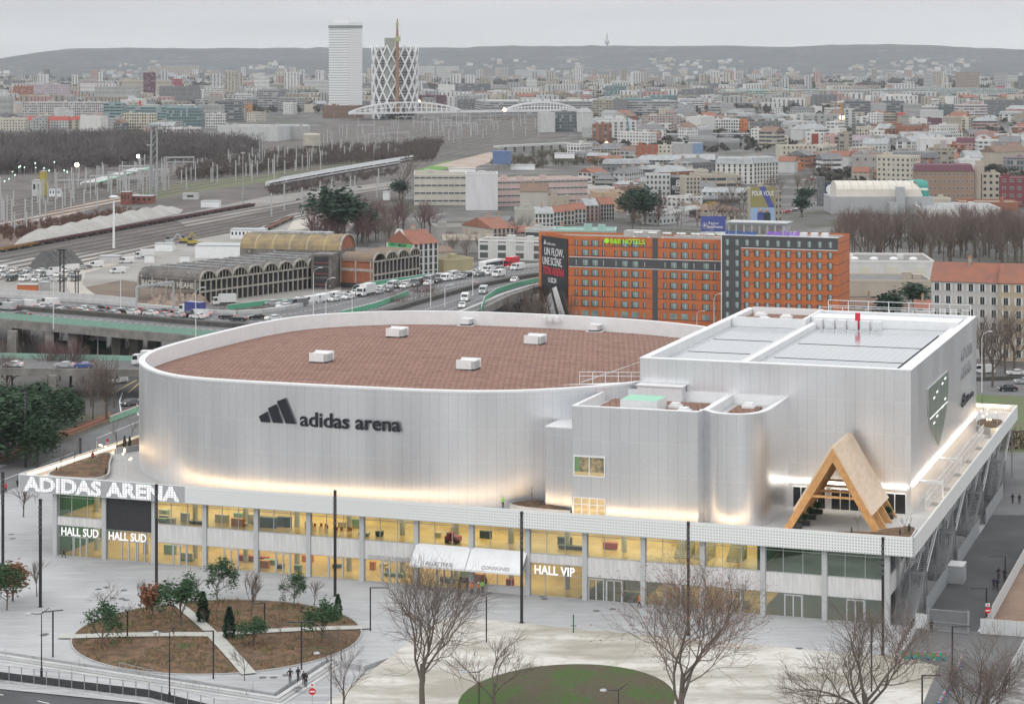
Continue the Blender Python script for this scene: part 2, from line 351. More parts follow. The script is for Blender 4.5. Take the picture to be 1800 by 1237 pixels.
BEDMESH = mb
for (s, t), wd in paths:
    mb = MB(); d = Vector((s-pc[0], t-pc[1])); L = d.length+1.2; d.normalize(); n = Vector((-d.y, d.x))*wd/2
    for i in range(10):
        P = []
        for f, sg in ((i/10, -1), ((i+1)/10, -1), ((i+1)/10, 1), (i/10, 1)): a, b = pc[0]+d.x*L*f+n.x*sg, pc[1]+d.y*L*f+n.y*sg; P.append(tuple(A(a, b, bedz(a, b)+.12)))
        mb.poly(P[::1])
    struct(mb.build('path', [mat('pale_path', (.5, .5, .46), .9, var=.15, vscale=1)]))
mb = MB()
for i in range(64):
    a, b = i/64*2*math.pi, (i+1)/64*2*math.pi
    mb.bar(A(bc[0]+19*math.cos(a), bc[1]+19*math.sin(a), .06), A(bc[0]+19*math.cos(b), bc[1]+19*math.sin(b), .06), .22, .2)
struct(mb.build('bed_kerb', [mat('mid_concrete', (.42, .42, .42), .85, var=.1)]))
# service road at the right, building site beyond it
sheet('service_road', fromL([(132, -14), (146, -30), (160, -60), (160, -16), (139.5, -2), (140.3, 48), (141, 170), (128, 170), (131.9, 120), (131.9, -1)]), .006, ASP)
sheet('access_lane', fromPX([(1640, 1098), (1720, 1110), (1830, 1118), (1830, 1140), (1745, 1290), (1600, 1290), (1650, 1170), (1588, 1150), (1612, 1103)]), .012, ASP2)
sheet('building_site', fromL([(140.6, 1), (190, 1), (190, 60), (140.9, 60)]), .01, mat('brown_earth', (.28, .19, .14), .95, var=.3, vscale=.15))
sheet('rough_ground', fromPX([(1800, 1150), (1765, 1190), (1700, 1300), (1900, 1300), (1900, 1150)]), .02, mat('snowy_rubble', (.4, .39, .38), .95, var=.7, vscale=.6))
# ================================================================ the arena
ar = thing('arena', 'large silver metal sports arena with brown roof above a long glazed white podium', 'arena', AO, AANG)
TZ = 11.1
# ---- podium
SP = 127.7/15
pav = mat('terrace_paving', (.52, .515, .51), .85, var=.1, vscale=.4)
perf = NT('perforated_white_metal')
uv, x, y, _ = perf.coord('UV')
fx = perf.math('SUBTRACT', perf.math('FRACT', perf.math('DIVIDE', x, .4)), .5); fy = perf.math('SUBTRACT', perf.math('FRACT', perf.math('DIVIDE', y, .4)), .5)
hole = perf.math('LESS_THAN', perf.math('MAXIMUM', perf.math('ABSOLUTE', fx), perf.math('ABSOLUTE', fy)), .25)
edge = perf.math('LESS_THAN', y, 12.16); hole = perf.math('MULTIPLY', hole, edge)
perf = perf.set(Base_Color=perf.mix(hole, (.78, .8, .79), (.42, .45, .445)), Roughness=.5)
mb = MB()
def wallseg(mb, s0, t0, s1, t1, z0, z1, th, m=0):
    d = Vector((s1-s0, t1-t0)); L = d.length; d.normalize(); nx, ny = -d.y*th, d.x*th
    P = [(s0, t0), (s1, t1), (s1+nx, t1+ny), (s0+nx, t0+ny)]; mb.prism(P, z0, z1, m, bottom=True)
wallseg(mb, -5.7, -1, 131.5, -1, 9.7, 12.3, .22)
wallseg(mb, 131.5, -1, 131.5, 119, 9.7, 12.3, .22)
wallseg(mb, 131.28, 119, -5.48, 119, 9.7, 12.3, .22)
wallseg(mb, -5.7, 118.8, -5.7, -.8, 9.7, 12.3, .22)
mb.build('fascia', [perf], ar)
MB().box(-5.45, -.75, 10.2, 131.25, 118.7, TZ).build('terrace_floor', [pav], ar)
MB().box(-5.45, -.75, 9.6, 131.25, 118.7, 10.19).build('soffit', [CONC], ar)
# LED strips along the inside of the parapet
LED = mat('warm_led', (1, .8, .5), .5, emit=(1, .68, .4), es=7.5)
LEDW = mat('cool_led', (1, 1, 1), .5, emit=(1, .93, .82), es=5)
mb = MB(); mb.box(7, -.76, 11.7, 126.5, -.66, 11.86); mb.box(-5.47, 1, 11.7, -5.37, 60, 11.86); mb.box(10, 118.6, 11.9, 130, 118.7, 12.1); mb.box(131.16, 22, 11.9, 131.26, 118, 12.0)
mb.build('led_strip', [LED], ar)
MB().box(127.76, 20.3, 14.98, 128.0, 89.8, 15.16).build('led_strip', [LEDW], ar)
# columns, spandrels, windows
colm = mat('column_concrete', (.5, .51, .51), .8, var=.1, vscale=1)
span = NT('ribbed_white_concrete'); uv, x, y, _ = span.coord('UV')
rb = span.math('FRACT', span.math('DIVIDE', x, .3)); 
span = span.set(Base_Color=span.mix(span.noise(span.mapping(uv, (3.3, .25, 1)), 1, 3), (.70, .69, .68), (.56, .555, .55)), Roughness=.85)
frame_m = mat('light_grey_frame', (.5, .52, .53), .45, .2)
for i in range(16):
    MB().box(-.35+i*SP, 0, 0, .35+i*SP, .7, 9.6).build('column', [colm], ar)
for j in range(1, 14):
    MB().box(127.3, j*SP-.35, 0, 128.05, j*SP+.35, 9.6).build('column', [colm], ar)
rnd = random.Random(5)
def window(s0, s1, z0, z1, mull, trans, doors=(), parent=ar, ax=0, off=.35, gm=GLASS):
    """mull: mullion fractions; trans: transom heights; doors: fraction pairs"""
    mb = MB(); T = .07; y0, y1 = off, off+.14
    mb.box(s0, y0, z0, s1, y1, z0+T); mb.box(s0, y0, z1-T, s1, y1, z1); mb.box(s0, y0, z0+T, s0+T, y1, z1-T); mb.box(s1-T, y0, z0+T, s1, y1, z1-T)
    for f in mull: c = s0+(s1-s0)*f; mb.box(c-T/2, y0, z0+T, c+T/2, y1, z1-T)
    for z in trans: mb.box(s0+T, y0+.01, z-T/2, s1-T, y1-.01, z+T/2)
    for a, b in doors:
        a = s0+(s1-s0)*a; b = s0+(s1-s0)*b
        for c in (a, b, (a+b)/2): mb.box(c-.09, y0-.03, z0+.01, c+.09, y1+.03, z0+3.0)
        mb.box(a-.05, y0-.02, z0+2.92, b+.05, y1+.02, z0+3.08)
    w_ = mb.build('window', [frame_m], parent)
    MB().box(s0+T, y0+.06, z0+T, s1-T, y0+.08, z1-T).build('pane', [gm], w_)
    return w_
# white strips on the lower glass are part of the pane
for i in range(15):
    a, b = i*SP+.36, (i+1)*SP-.36
    if i == 1:
        MB().box(a, .3, 4.6, b, .5, 9.6).build('screen', [mat('dark_led_screen', (.035, .035, .038), .5, var=.3, vscale=2)], ar)
    else: window(a, b, 6.0, 9.58, (.31, .66), (9.0,), off=.35)
    if i in (0, 1): window(a, b, 0.02, 4.6 if i == 1 else 4.7, (.33, .67), (3.05,), ((.36, .64),) if i == 0 else ((.33, .64), (.68, .98)))
    elif i == 9: window(a, b, 0.02, 4.7, (.28, .66), (3.1,))
    elif i == 8: window(a, b, 1.0, 3.3, (.2, .45, .72), ()); MB().box(a, .2, 0, b, .6, 1.0).build('plinth', [CONC], ar)
    else: window(a, b, 0.02, 3.3, (.34, .66), (), ((.36, .64),) if i not in (10, 13, 14) else ((.02, .3), (.36, .64)) if i == 10 else ((.34, .64),))
    if i == 0: MB().box(a, .2, 4.72, b, .55, 5.98).build('spandrel_panel', [span], ar)
    elif i == 9: MB().box(a, .2, 4.72, b, .55, 5.98).build('spandrel_panel', [span], ar)
    elif i != 1: MB().box(a, .2, 3.32, b, .55, 5.98).build('spandrel_panel', [span], ar)
for j in range(14):
    a, b = j*SP+(.1 if j == 0 else .36), (j+1)*SP-.36
    m_ = MB(); m_.box(127.32, a, 3.32, 127.62, b, 5.98); m_.build('spandrel_panel', [span], ar)
    for z0, z1 in ((6.0, 9.58), (.02, 3.3)):
        m_ = MB()
        for c in (a, (a+b)/2-.03, b-.07): m_.box(127.35, c, z0, 127.5, c+.07, z1)
        m_.box(127.36, a, z0, 127.49, b, z0+.07); m_.box(127.36, a, z1-.07, 127.49, b, z1)
        w_ = m_.build('window', [frame_m], ar); MB().box(127.4, a, z0+.07, 127.43, b, z1-.07).build('pane', [glass('green_glass', (.25, .35, .33), .14) if 'green_glass' not in MATS else MATS['green_glass']], w_)
# interior
FL = NT('warm_floor'); v_, x, y, _ = FL.coord('Object'); FLm = FL.set(Base_Color=FL.mix(FL.noise(v_, .12, 3), FL.mix(FL.white(FL.math('FLOOR', FL.math('DIVIDE', x, 4.2)), FL.math('FLOOR', FL.math('DIVIDE', y, 3.3))), (.74, .57, .3), (.64, .47, .24)), (.4, .3, .17)), Roughness=.3)  # cell-by-cell tone puts uneven bay brightness into the floor colour
FD = mat('dark_floor', (.2, .24, .23), .3, var=.35, vscale=.2)
MB().box(.5, .5, .01, 84, 22, .06, 0).build('interior_floor', [FLm], ar)
MB().box(93, .5, .065, 110, 22, .07).build('interior_floor', [FLm], ar); MB().box(84.01, .5, .01, 127.2, 22, .06, 0).build('interior_floor', [mat('blue_grey_floor', (.13, .17, .2), .3, var=.3, vscale=.2)], ar)  # warm strip over the blue-grey floor colours some bays as lit, others dim
MB().box(.5, .62, 5.55, 109.7, 22, 6.0).build('interior_floor', [FLm], ar)
MB().box(110.3, .62, 5.55, 127.2, 22, 6.0).build('interior_floor', [FD], ar)
bw_ = NT('beige_interior_wall'); v_, x, y, _ = bw_.coord('Object')
pn = bw_.white(bw_.math('FLOOR', bw_.math('DIVIDE', x, 2.9)), 1); bwm = bw_.set(Base_Color=bw_.mix(bw_.math('GREATER_THAN', pn, .62), bw_.mix(bw_.noise(v_, .3), (.5, .4, .24), (.4, .3, .17)), (.24, .3, .22)), Roughness=.7)
MB().box(.5, 22.02, .06, 127.2, 22.3, 9.5).build('interior_wall', [bwm], ar)
MB().box(109.75, .7, 6.02, 110.25, 22, 9.5).build('interior_wall', [mat('dark_green_wall', (.03, .16, .1), .6)], ar)
MB().box(.45, .7, .06, .6, 22, 9.5).build('interior_wall', [mat('dark_green_wall', (.03, .16, .1), .6)], ar)
MB().box(110.4, 12, 6.02, 127, 12.3, 9.5).build('interior_wall', [MATS['dark_green_wall']], ar)
for k in range(13):
    MB().lathe([(.42, .07), (.42, 5.54)], 10, 0, 4.2+k*SP, 5.5).build('pillar', [CONC], ar)
    MB().lathe([(.42, 6.01), (.42, 9.5)], 10, 0, 4.2+k*SP, 5.5).build('pillar', [CONC], ar)
# furnishings behind the glass
furn = [mat('orange_plastic', (.6, .2, .05), .5), mat('dark_counter', (.06, .09, .11), .5), mat('mint_board', (.25, .42, .35), .6), mat('crimson_paint', (.4, .04, .06), .5), mat('pale_crate', (.55, .5, .4), .7)]
for k in range(9):
    s0 = 42+k*.8+rnd.random()*.3; t0 = 1.6+rnd.random()*2; mb = MB()
    mb.box(s0-.2, t0-.2, 6.75, s0+.2, t0+.2, 6.8)
    for dx in (-.17, .17):
        for dy in (-.17, .17): mb.bar((s0+dx, t0+dy, 6.01), (s0+dx*.8, t0+dy*.8, 6.76), .04, .04)
    mb.box(s0-.2, t0+.16, 6.8, s0+.2, t0+.2, 7.2); mb.build('bar_stool', [furn[0]], ar)
for s0, s1, t0, z, h, mi in ((32.5, 35.8, 3.2, 6, 1.5, 1), (30, 32.2, 5.5, 6, 1.2, 4), (40.2, 41.2, 4, 6, 1.1, 4), (22, 24.4, 2, 6, .35, 1), (17, 18.3, 1.5, 6, .5, 2), (8.9, 9.6, 4, 6, 1.9, 2), (49.5, 51, 2.5, 6, .4, 2), (52, 53, 3, 6, .7, 1), (28, 33, 6, 0, .8, 3), (36, 37, 3, 0, .6, 1), (53, 56, 4, 0, .5, 2), (20, 22, 3, 0, .3, 2), (72, 73, 4, 0, 1, 3), (90, 93, 3, 0, .9, 4), (80, 84, 4, 6, .5, 1), (86, 88, 6, 6, .9, 3), (105, 108, 3, 0, 1, 4)):
    mb = MB(); mb.box(s0, t0, z+.12, s1, t0+.8, z+h); mb.box(s0-.05, t0-.05, z+h, s1+.05, t0+.85, z+h+.06); mb.box(s0+.1, t0+.1, z+.02, s1-.1, t0+.7, z+.12); mb.build('counter', [furn[mi]], ar)
mb = MB(); mb.box(63.2, 2.2, 6.3, 65.4, 3.5, 7.0); mb.box(63.4, 2.4, 7.0, 64.3, 3.3, 7.5)
for dx in (63.5, 65.0):
    for dy in (2.2, 3.3): mb.ball((dx, dy, 6.32), .32, 1)
mb.build('floor_scrubber', [furn[3], BLACK], ar)
g = random.Random(31)
for k in range(34):
    s0, t0, z, w_, h = g.uniform(12, 82), g.uniform(1.5, 9), g.choice((.02, 5.97)), g.uniform(.5, 2.2), g.uniform(.4, 1.5); MB().box(s0, t0, z+.05, s0+w_, t0+.7, z+h).box(s0-.05, t0-.05, z+h, s0+w_+.05, t0+.75, z+h+.06).build('counter', [furn[g.choice((1, 1, 2, 4, 4, 0))]], ar)
# stair flights inside the bays at the right
st = mat('cream_stair', (.5, .47, .38), .7)
for s0 in (100.0, 104.5, 97):
    mb = MB()
    for k in range(12): mb.box(s0, 4+k*.3, 6.0, s0+2.2, 4.31+k*.3, 6.02+.17*(k+1))
    mb.build('interior_stair', [st], ar)
# interior light fittings
fit = mat('lit_tube', (1, .9, .7), .5, emit=(1, .8, .5), es=14)
for s0, t0, z in ((89, 4, 8.9), (93.5, 4.5, 8.9), (97, 4.2, 8.9), (103, 4, 9.3), (107, 4, 9.3), (110.8, 4, 9.3), (105, 2, 3.0)):
    mb = MB(); mb.box(s0, t0, z, s0+1.3, t0+.18, z+.1, 0); mb.box(s0-.05, t0-.03, z+.1, s0+1.35, t0+.21, z+.16, 1); mb.build('light_fitting', [fit, WSTEEL], ar)
def area(name, s0, s1, t0, t1, z, power, col):
    l = bpy.data.lights.new(name, 'AREA'); l.shape = 'RECTANGLE'; l.size = s1-s0; l.size_y = t1-t0; l.energy = power; l.color = col
    o = bpy.data.objects.new(name, l); COL.objects.link(o); o.location = A((s0+s1)/2, (t0+t1)/2, z); o.rotation_euler = (0, 0, AANG); return o
area('upper_foyer_light', 1, 109, 2, 20, 9.45, 10500, (1, .8, .48))
area('lower_foyer_light', 1, 80, 2, 20, 5.4, 8200, (1, .77, .46))
area('lower_foyer_light', 84, 127, 4, 20, 5.4, 2200, (1, .86, .66))
area('upper_stair_light', 111, 127, 2, 11, 9.4, 220, (.75, 1, .85))
# signs
WT = mat('white_letter', (.85, .85, .85), .5, emit=(1, 1, 1), es=.3)
text('HALL SUD', 1.75, 'sign_lettering', WT, ar, (1.05, .1, 3.25), bold=.02, sx=.82)
text('HALL SUD', 1.75, 'sign_lettering', WT, ar, (9.25, .1, 3.15), bold=.02, sx=.82)
text('HALL VIP', 1.75, 'sign_lettering', WT, ar, (77.6, .1, 3.2), bold=.035, sx=.86)
LG = mat('pale_letter', (.62, .62, .62), .6)
text('BOUTIQUE OFFICIELLE', .72, 'sign_lettering', LG, ar, (52.0, .1, 3.5), ext=.06, bold=.012, sx=1.0)
text('GYMNASES', .72, 'sign_lettering', LG, ar, (105.0, .1, 3.6), ext=.06, bold=.012)
# awnings
for k, (i, wd) in enumerate(((7, 'BILLETTERIE'), (8, 'CONSIGNES'))):
    a, b = i*SP-.05, (i+1)*SP-.15; mb = MB()
    mb.poly([(a+.1, .18, 6.2), (b+.1, .18, 6.2), (b, -2.3, 3.55), (a, -2.3, 3.55)]); mb.poly([(a, -2.3, 3.5), (b, -2.3, 3.5), (b+.1, .14, 6.14), (a+.1, .14, 6.14)]); mb.box(a, -2.36, 3.3, b, -2.3, 3.58)
    for x in (a+.02, b-.04): mb.bar((x, .15, 4.0), (x, -2.2, 3.5), .06, .06)
    aw = mb.build('awning', [WHITE], ar)
    an = math.atan2(2.65, 2.48)
    text(wd, .78, 'sign_lettering', mat('grey_letter', (.28, .28, .29), .6), aw, (a+2.3, -2.1, 3.72), (an, 0, 0), ext=.04, bold=.02, sx=1.0)
# LED lettering on the fascia: dots of light
dq = NT('led_dots'); v_, x, y, _ = dq.coord('Object')
d1 = dq.math('LESS_THAN', dq.math('ABSOLUTE', dq.math('SUBTRACT', dq.math('FRACT', dq.math('DIVIDE', x, .36)), .5)), .36)
d2 = dq.math('LESS_THAN', dq.math('ABSOLUTE', dq.math('SUBTRACT', dq.math('FRACT', dq.math('DIVIDE', y, .36)), .5)), .36)
dq = dq.set(Base_Color=(.6, .6, .6), Emission_Color=dq.mix(dq.white(dq.math('FLOOR', dq.math('DIVIDE', x, .36)), dq.math('FLOOR', dq.math('DIVIDE', y, .36))), (1, .9, 1), (.85, 1, .95)), Emission_Strength=dq.math('MULTIPLY_ADD', dq.math('MULTIPLY', d1, d2), .5, .05))
MB().box(-5.6, -1.02, 9.8, 22.8, -1.003, 12.2).build('led_mesh', [mat('led_mesh_grey', (.42, .43, .44), .6, var=.15, vscale=3)], ar)
text('ADIDAS ARENA', 2.95, 'led_lettering', dq, ar, (-4.6, -1.07, 9.95), ext=.03, bold=.12, sx=1.27)
# ---- drum
outl = resample([(20, 3.7), (28, 2.5), (43, 2.4), (58, 3.0), (66, 4.3), (72, 6.6), (76.5, 9.6), (80.5, 13), (84, 17), (87, 21.2), (90, 26.5), (92.5, 34), (93.5, 50), (92, 70), (87, 83), (79, 91.5), (67, 97), (55, 99.3), (43, 100.2), (32, 99.8), (22, 97.8), (14, 94), (7.4, 88), (3, 81), (.6, 70), (0, 58), (-.2, 46), (.3, 34), (1.6, 26), (4, 19.3), (7.2, 14), (11, 9.6), (15, 6.2)], 1.2)
RZ = 27.9
mb = MB(); mb.prism(outl, TZ, RZ-.25, 0, top=False); mb.build('drum_wall', [PANEL], ar, smooth=True)
inn = inset(outl, .95); mb = MB(); n = len(outl); b = 0
o2 = inset(outl, -.06)
mb.v = [(p[0], p[1], RZ-.3) for p in o2]+[(p[0], p[1], RZ) for p in o2]+[(p[0], p[1], RZ) for p in inn]+[(p[0], p[1], RZ-2.6) for p in inn]
for i in range(n):
    j = (i+1) % n
    for k in range(3): mb.f.append((k*n+i, k*n+j, (k+1)*n+j, (k+1)*n+i)); mb.m.append(0)
mb.build('parapet', [WHITE], ar)
rq = NT('brown_sedum_roof'); v_, x, y, _ = rq.coord('Object')
# ridged standing seams run diagonally over the roof, sown with dry red sedum
ang = R(107); lin = rq.math('ADD', rq.math('MULTIPLY', x, math.sin(ang)), rq.math('MULTIPLY', y, -math.cos(ang)))
rid = rq.math('ABSOLUTE', rq.math('SUBTRACT', rq.math('FRACT', rq.math('DIVIDE', lin, .9)), .5)); rid2 = rq.math('MULTIPLY', rid, 2)
c = rq.mix(rq.noise(v_, .35, 6, .35, .7), (.27, .15, .11), (.19, .1, .075)); c = rq.mix(rq.noise(v_, 2.2, 6, .54, .66), c, (.37, .24, .18))
c = rq.mix(rq.math('MULTIPLY', rq.math('LESS_THAN', rid2, .3), .28), c, (.08, .038, .03))
sm = rq.math('MULTIPLY', cell(rq, y, 8.1, .0, .028), rq.noise(v_, .9, 2, .45, .5)); c = rq.mix(rq.math('MULTIPLY', sm, .3), c, (.6, .56, .54))
b_ = rq.n.new('ShaderNodeBump'); rq.l.new(rid2, b_.inputs['Height']); b_.inputs['Strength'].default_value = .5; b_.inputs['Distance'].default_value = .3
SED = rq.set(Base_Color=c, Roughness=.95, Normal=b_.outputs[0])
mb = MB(); rings = []
cx, cy = 44, 50
for k in range(9):
    f = 1-k/8; zz = 25.35+1.5*(1-f**2.2); rings.append([(cx+(p[0]-cx)*f, cy+(p[1]-cy)*f, zz) for p in inn])
for k in range(8):
    for i in range(n): j = (i+1) % n; mb.poly([rings[k][i], rings[k][j], rings[k+1][j], rings[k+1][i]])
mb.build('drum_roof', [SED], ar, smooth=True)
vent = mat('vent_grey', (.62, .63, .64), .5, var=.15, vscale=3)
mb = MB(); mb.box(-2.2, -1.9, 0, 2.2, 1.9, .12, 0); mb.box(-1.55, -1.2, .12, 1.55, 1.2, .55, 2)
for k in range(5): mb.box(-1.5, -1.15, .56+k*.26, 1.5, 1.15, .72+k*.26, 1); mb.box(-1.35, -1.05, .72+k*.26, 1.35, 1.05, .82+k*.26, 0)
mb.box(-1.6, -1.3, .5, 1.0, -1.22, 1.95, 0); mb.box(-1.6, 1.1, .6, 1.7, 1.3, 2.05, 0)
vme = mb.mesh('roof_vent', [WHITE, vent, BLACK])
for s, t in ((29.4, 34), (28.6, 68.5), (55.1, 33.8), (55.1, 67)): link('roof_vent', vme, ar, (s, t, 26.3))
for s, t in ((31.2, 97.2), (57, 96.3)): link('roof_vent', vme, ar, (s, t, 25.5), 0, .7)
mb = MB(); mb.poly([(74.5, 20, 27.0), (87.4, 21, 27.6), (87.4, 24, 27.6), (78, 24.5, 26.6)])
for p, q in (((77, 23.5, 28.6), (87.2, 24.2, 28.9)), ((77, 23.5, 28.0), (87.2, 24.2, 28.3)), ((78, 21, 27.4), (87.2, 30, 30.6))): mb.bar(p, q, .08, .08)
for k in range(6): mb.bar((77+k*2, 23.5+k*.14, 26.8), (77+k*2, 23.5+k*.14, 28.65+k*.05), .08, .08)
mb.build('gangway', [WSTEEL], ar)
# ladder units on the far parapet
for s, t in ((46.5, 98.2), (47.7, 98.1), (49, 98)): MB().box(s-.45, t-.5, 26.8, s+.45, t, 27.7).box(s-.3, t-.56, 26.95, s+.3, t-.5, 27.5).build('parapet_unit', [WHITE], ar)
# ---- upper block
def shell(pts, z0, z1, name, roofz, roofm, rimw=.9, rimm=WHITE, closed=True):
    MB().prism(pts, z0, z1-.12, 0, top=False).build(name+'_wall', [PANEL], ar)
    o_ = inset(pts, -.05); i_ = inset(pts, rimw); m = len(pts); k_ = MB()
    k_.v = [(p[0], p[1], z1-.16) for p in o_]+[(p[0], p[1], z1) for p in o_]+[(p[0], p[1], z1) for p in i_]+[(p[0], p[1], roofz-.1) for p in i_]
    for i in range(m):
        j = (i+1) % m
        for k in range(3): k_.f.append((k*m+i, k*m+j, (k+1)*m+j, (k+1)*m+i)); k_.m.append(0)
    k_.build('parapet', [rimm], ar)
    MB().poly([(p[0], p[1], roofz) for p in i_]).build(name+'_roof', [roofm], ar)
roofw = mat('pale_roof_membrane', (.5, .53, .55), .25, .1, var=.2, vscale=.15)
B = [(87.5, 20), (127.7, 20), (127.7, 90.5), (87.5, 90.5)]
MB().prism(B, TZ, 31.58, 0, top=False).build('upper_block_wall', [PANEL], ar)
mb = MB(); zz = 31.7
for x0, y0, x1, y1 in ((87.45, 19.95, 127.75, 21.1), (87.45, 89.4, 127.75, 90.55), (87.45, 21.1, 88.6, 89.4), (126.6, 21.1, 127.75, 89.4)): mb.box(x0, y0, 31.58, x1, y1, zz)
for x0, y0, x1, y1 in ((88.5, 21.0, 126.7, 21.12), (88.5, 89.3, 126.7, 89.4), (88.5, 21.12, 88.62, 89.3), (126.58, 21.12, 126.7, 89.3)): mb.box(x0, y0, 30.2, x1, y1, 31.57)
mb.build('parapet', [WHITE], ar)
MB().poly([(88.6, 21.1, 30.4), (126.6, 21.1, 30.4), (126.6, 89.4, 30.4), (88.6, 89.4, 30.4)]).build('upper_block_roof', [roofw], ar)
sq_ = NT('solar_glass'); v_, x, y, _ = sq_.coord('Object')
g1 = sq_.math('MAXIMUM', cell(sq_, x, 1.05, 0, .05), cell(sq_, y, 1.7, 0, .04))
SOL = sq_.set(Base_Color=sq_.mix(g1, (.42, .45, .48), (.7, .72, .74)), Roughness=.12, Metallic=.55)
for x0, x1, ys in ((104.6, 124.3, ((22.2, 33.5), (34.3, 51), (51.8, 70))), (90.5, 100.6, ((22.2, 36), (36.8, 52), (52.8, 70)))):
    for y0, y1 in ys:
        mb = MB(); mb.box(x0, y0, 30.45, x1, y1, 30.7, 1, 0); mb.build('solar_array', [SOL, BLACK], ar)
        MB().box(x0, y0-.35, 30.42, x1, y0-.02, 30.62).build('array_trim', [mat('dark_green_trim', (.03, .06, .05), .6)], ar)
mb = MB(); mb.box(102.0, 21.12, 30.41, 103.0, 76, 31.3); mb.build('roof_divider', [WHITE], ar)
mb = MB()
for k in range(44): mb.box(100.95, 22+k*1.2, 30.42, 101.85, 22.55+k*1.2, 31.05)
mb.build('cable_tray', [WSTEEL], ar)
mb = MB(); mb.box(125.0, 21.2, 30.42, 125.9, 78, 30.95); mb.build('gutter', [WHITE], ar)
mb = MB()
for x0, y0, x1, y1 in ((88.7, 73, 101.3, 73.5), (88.7, 88.8, 101.3, 89.25), (100.8, 73.5, 101.3, 88.8)): mb.box(x0, y0, 30.42, x1, y1, 32.0)
mb.build('roof_upstand', [WHITE], ar)
MB().box(88.7, 73.6, 30.42, 100.7, 88.7, 30.9).build('planted_roof', [SED], ar)
for s, t in ((93, 79), (96, 83), (91, 85), (97.5, 77)): MB().box(s-1, t-.8, 30.91, s+1, t+.8, 31.3).box(s-.7, t-.5, 31.3, s+.7, t+.5, 31.55).build('skylight', [WHITE], ar)
mb = MB(); mb.box(101.4, 78, 30.42, 126.4, 84, 31.9); mb.build('plant_deck', [WHITE], ar)
for k in range(6): MB().box(102.5+k*2.0, 74.5, 30.42, 104.0+k*2.0, 76.0, 31.9).box(102.7+k*2, 74.42, 30.7, 103.8+k*2, 74.5, 31.6).build('plant_unit', [WSTEEL], ar)
MB().box(109.5, 75, 31.9, 110.3, 75.6, 33.2).box(109.6, 75.1, 30.42, 110.2, 75.5, 31.9).build('red_hatch', [mat('red_paint', (.6, .03, .06), .5)], ar)
def railing(pts, h, name='railing', n=None, m=WSTEEL, parent=ar, sp=2.5, r=.05, rails=(1.0, .5), post=1.0):
    mb = MB()
    for a, b in zip(pts, pts[1:]):
        a = Vector(a); b = Vector(b); L = (b-a).length; k = max(1, int(L/sp))
        for q in rails: mb.bar(a+Vector((0, 0, h*q)), b+Vector((0, 0, h*q)), r, r)
        for i in range(k+1): p = a.lerp(b, i/k); mb.bar(p, p+Vector((0, 0, h*post)), r*1.2, r*1.2)
    return mb.build(name, [m], parent)
railing([(102, 90, 31.7), (126.8, 90, 31.7)], 1.9, sp=3.4, r=.1)
railing([(101.6, 84, 31.9), (126, 84, 31.9)], 1.1, sp=4, r=.08)
# doors and light canopy of the block
DG = mat('black_door_glass', (.02, .025, .03), .06, spec=.7)
def doors(s0, s1, t, z0, z1, n, gm=DG, fm=WHITE, name='door', tr=None):
    w_ = (s1-s0)/n; mb = MB(); mb.box(s0, t-.12, z1-.12, s1, t, z1)
    if tr: mb.box(s0, t-.1, tr-.06, s1, t, tr+.06)
    for k in range(n+1): c = s0+k*w_; mb.box(c-.07, t-.12, z0, c+.07, t, z1-.12)
    d = mb.build(name, [fm], ar); MB().box(s0, t-.06, z0+.02, s1, t-.03, z1-.12).build('pane', [gm], d); return d
doors(110.6, 115.4, 20, TZ, 14.1, 4); doors(116.2, 121.6, 20, TZ, 14.1, 4); doors(123.8, 127, 20, TZ, 14.0, 2)
MB().box(110, 19.2, 14.75, 127.2, 20, 14.9).build('light_canopy', [LEDW], ar)
for t in (27.5, 47): MB().box(127.8, t, 14.2, 131.2, t+.5, 14.45).box(127.8, t-.05, 14.46, 131.2, t+.55, 14.6).box(131.0, t, 12.3, 131.2, t+.4, 14.2).build('light_beam', [WHITE], ar)
# crest on the right wall
shp = []
T0, T1, ZB, ZT = 34.8, 55.8, 16.6, 26.9
cr_ = [(T0, ZT), (T1, ZT)]
for k in range(1, 12):
    f = k/12; cr_.append((T1-(T1-T0)/2*f**2.4, ZT-(ZT-ZB)*(.1+.9*f)))
cr_.append(((T0+T1)/2, ZB))
for k in range(11, 0, -1):
    f = k/12; cr_.append((T0+(T1-T0)/2*f**2.4, ZT-(ZT-ZB)*(.1+.9*f)))
mb = MB(); mb.v = [(127.74, a, b) for a, b in cr_]+[(127.9, a, b) for a, b in cr_]; n = len(cr_)
mb.f.append(tuple(range(n, 2*n))); mb.m.append(0)
for i in range(n): mb.f.append((i, (i+1) % n, n+(i+1) % n, n+i)); mb.m.append(1)
gq = NT('green_slatted_glass'); v_, x, y, z = gq.coord('Object')
GS = gq.set(Base_Color=gq.mix(cell(gq, y, 1.25, 0, .3), gq.mix(gq.noise(v_, .5), (.015, .075, .05), (.03, .12, .08)), (.5, .5, .46)), Roughness=.3)
cst = mb.build('crest_window', [GS, WHITE], ar)
mb = MB()
for a, b in ((40, 24.6), (43, 25.1), (48.5, 25.6), (51.5, 26.0), (40, 20.8), (43, 21.4), (48.5, 22), (51.5, 22.8)): mb.box(127.9, a, b, 127.93, a+1.6, b+.28)
mb.box(127.9, 36.4, 22.1, 127.94, 54.6, 22.22); mb.build('lit_window', [mat('lit_white', (.9, .9, .9), .5, emit=(1, 1, 1), es=.7)], cst)
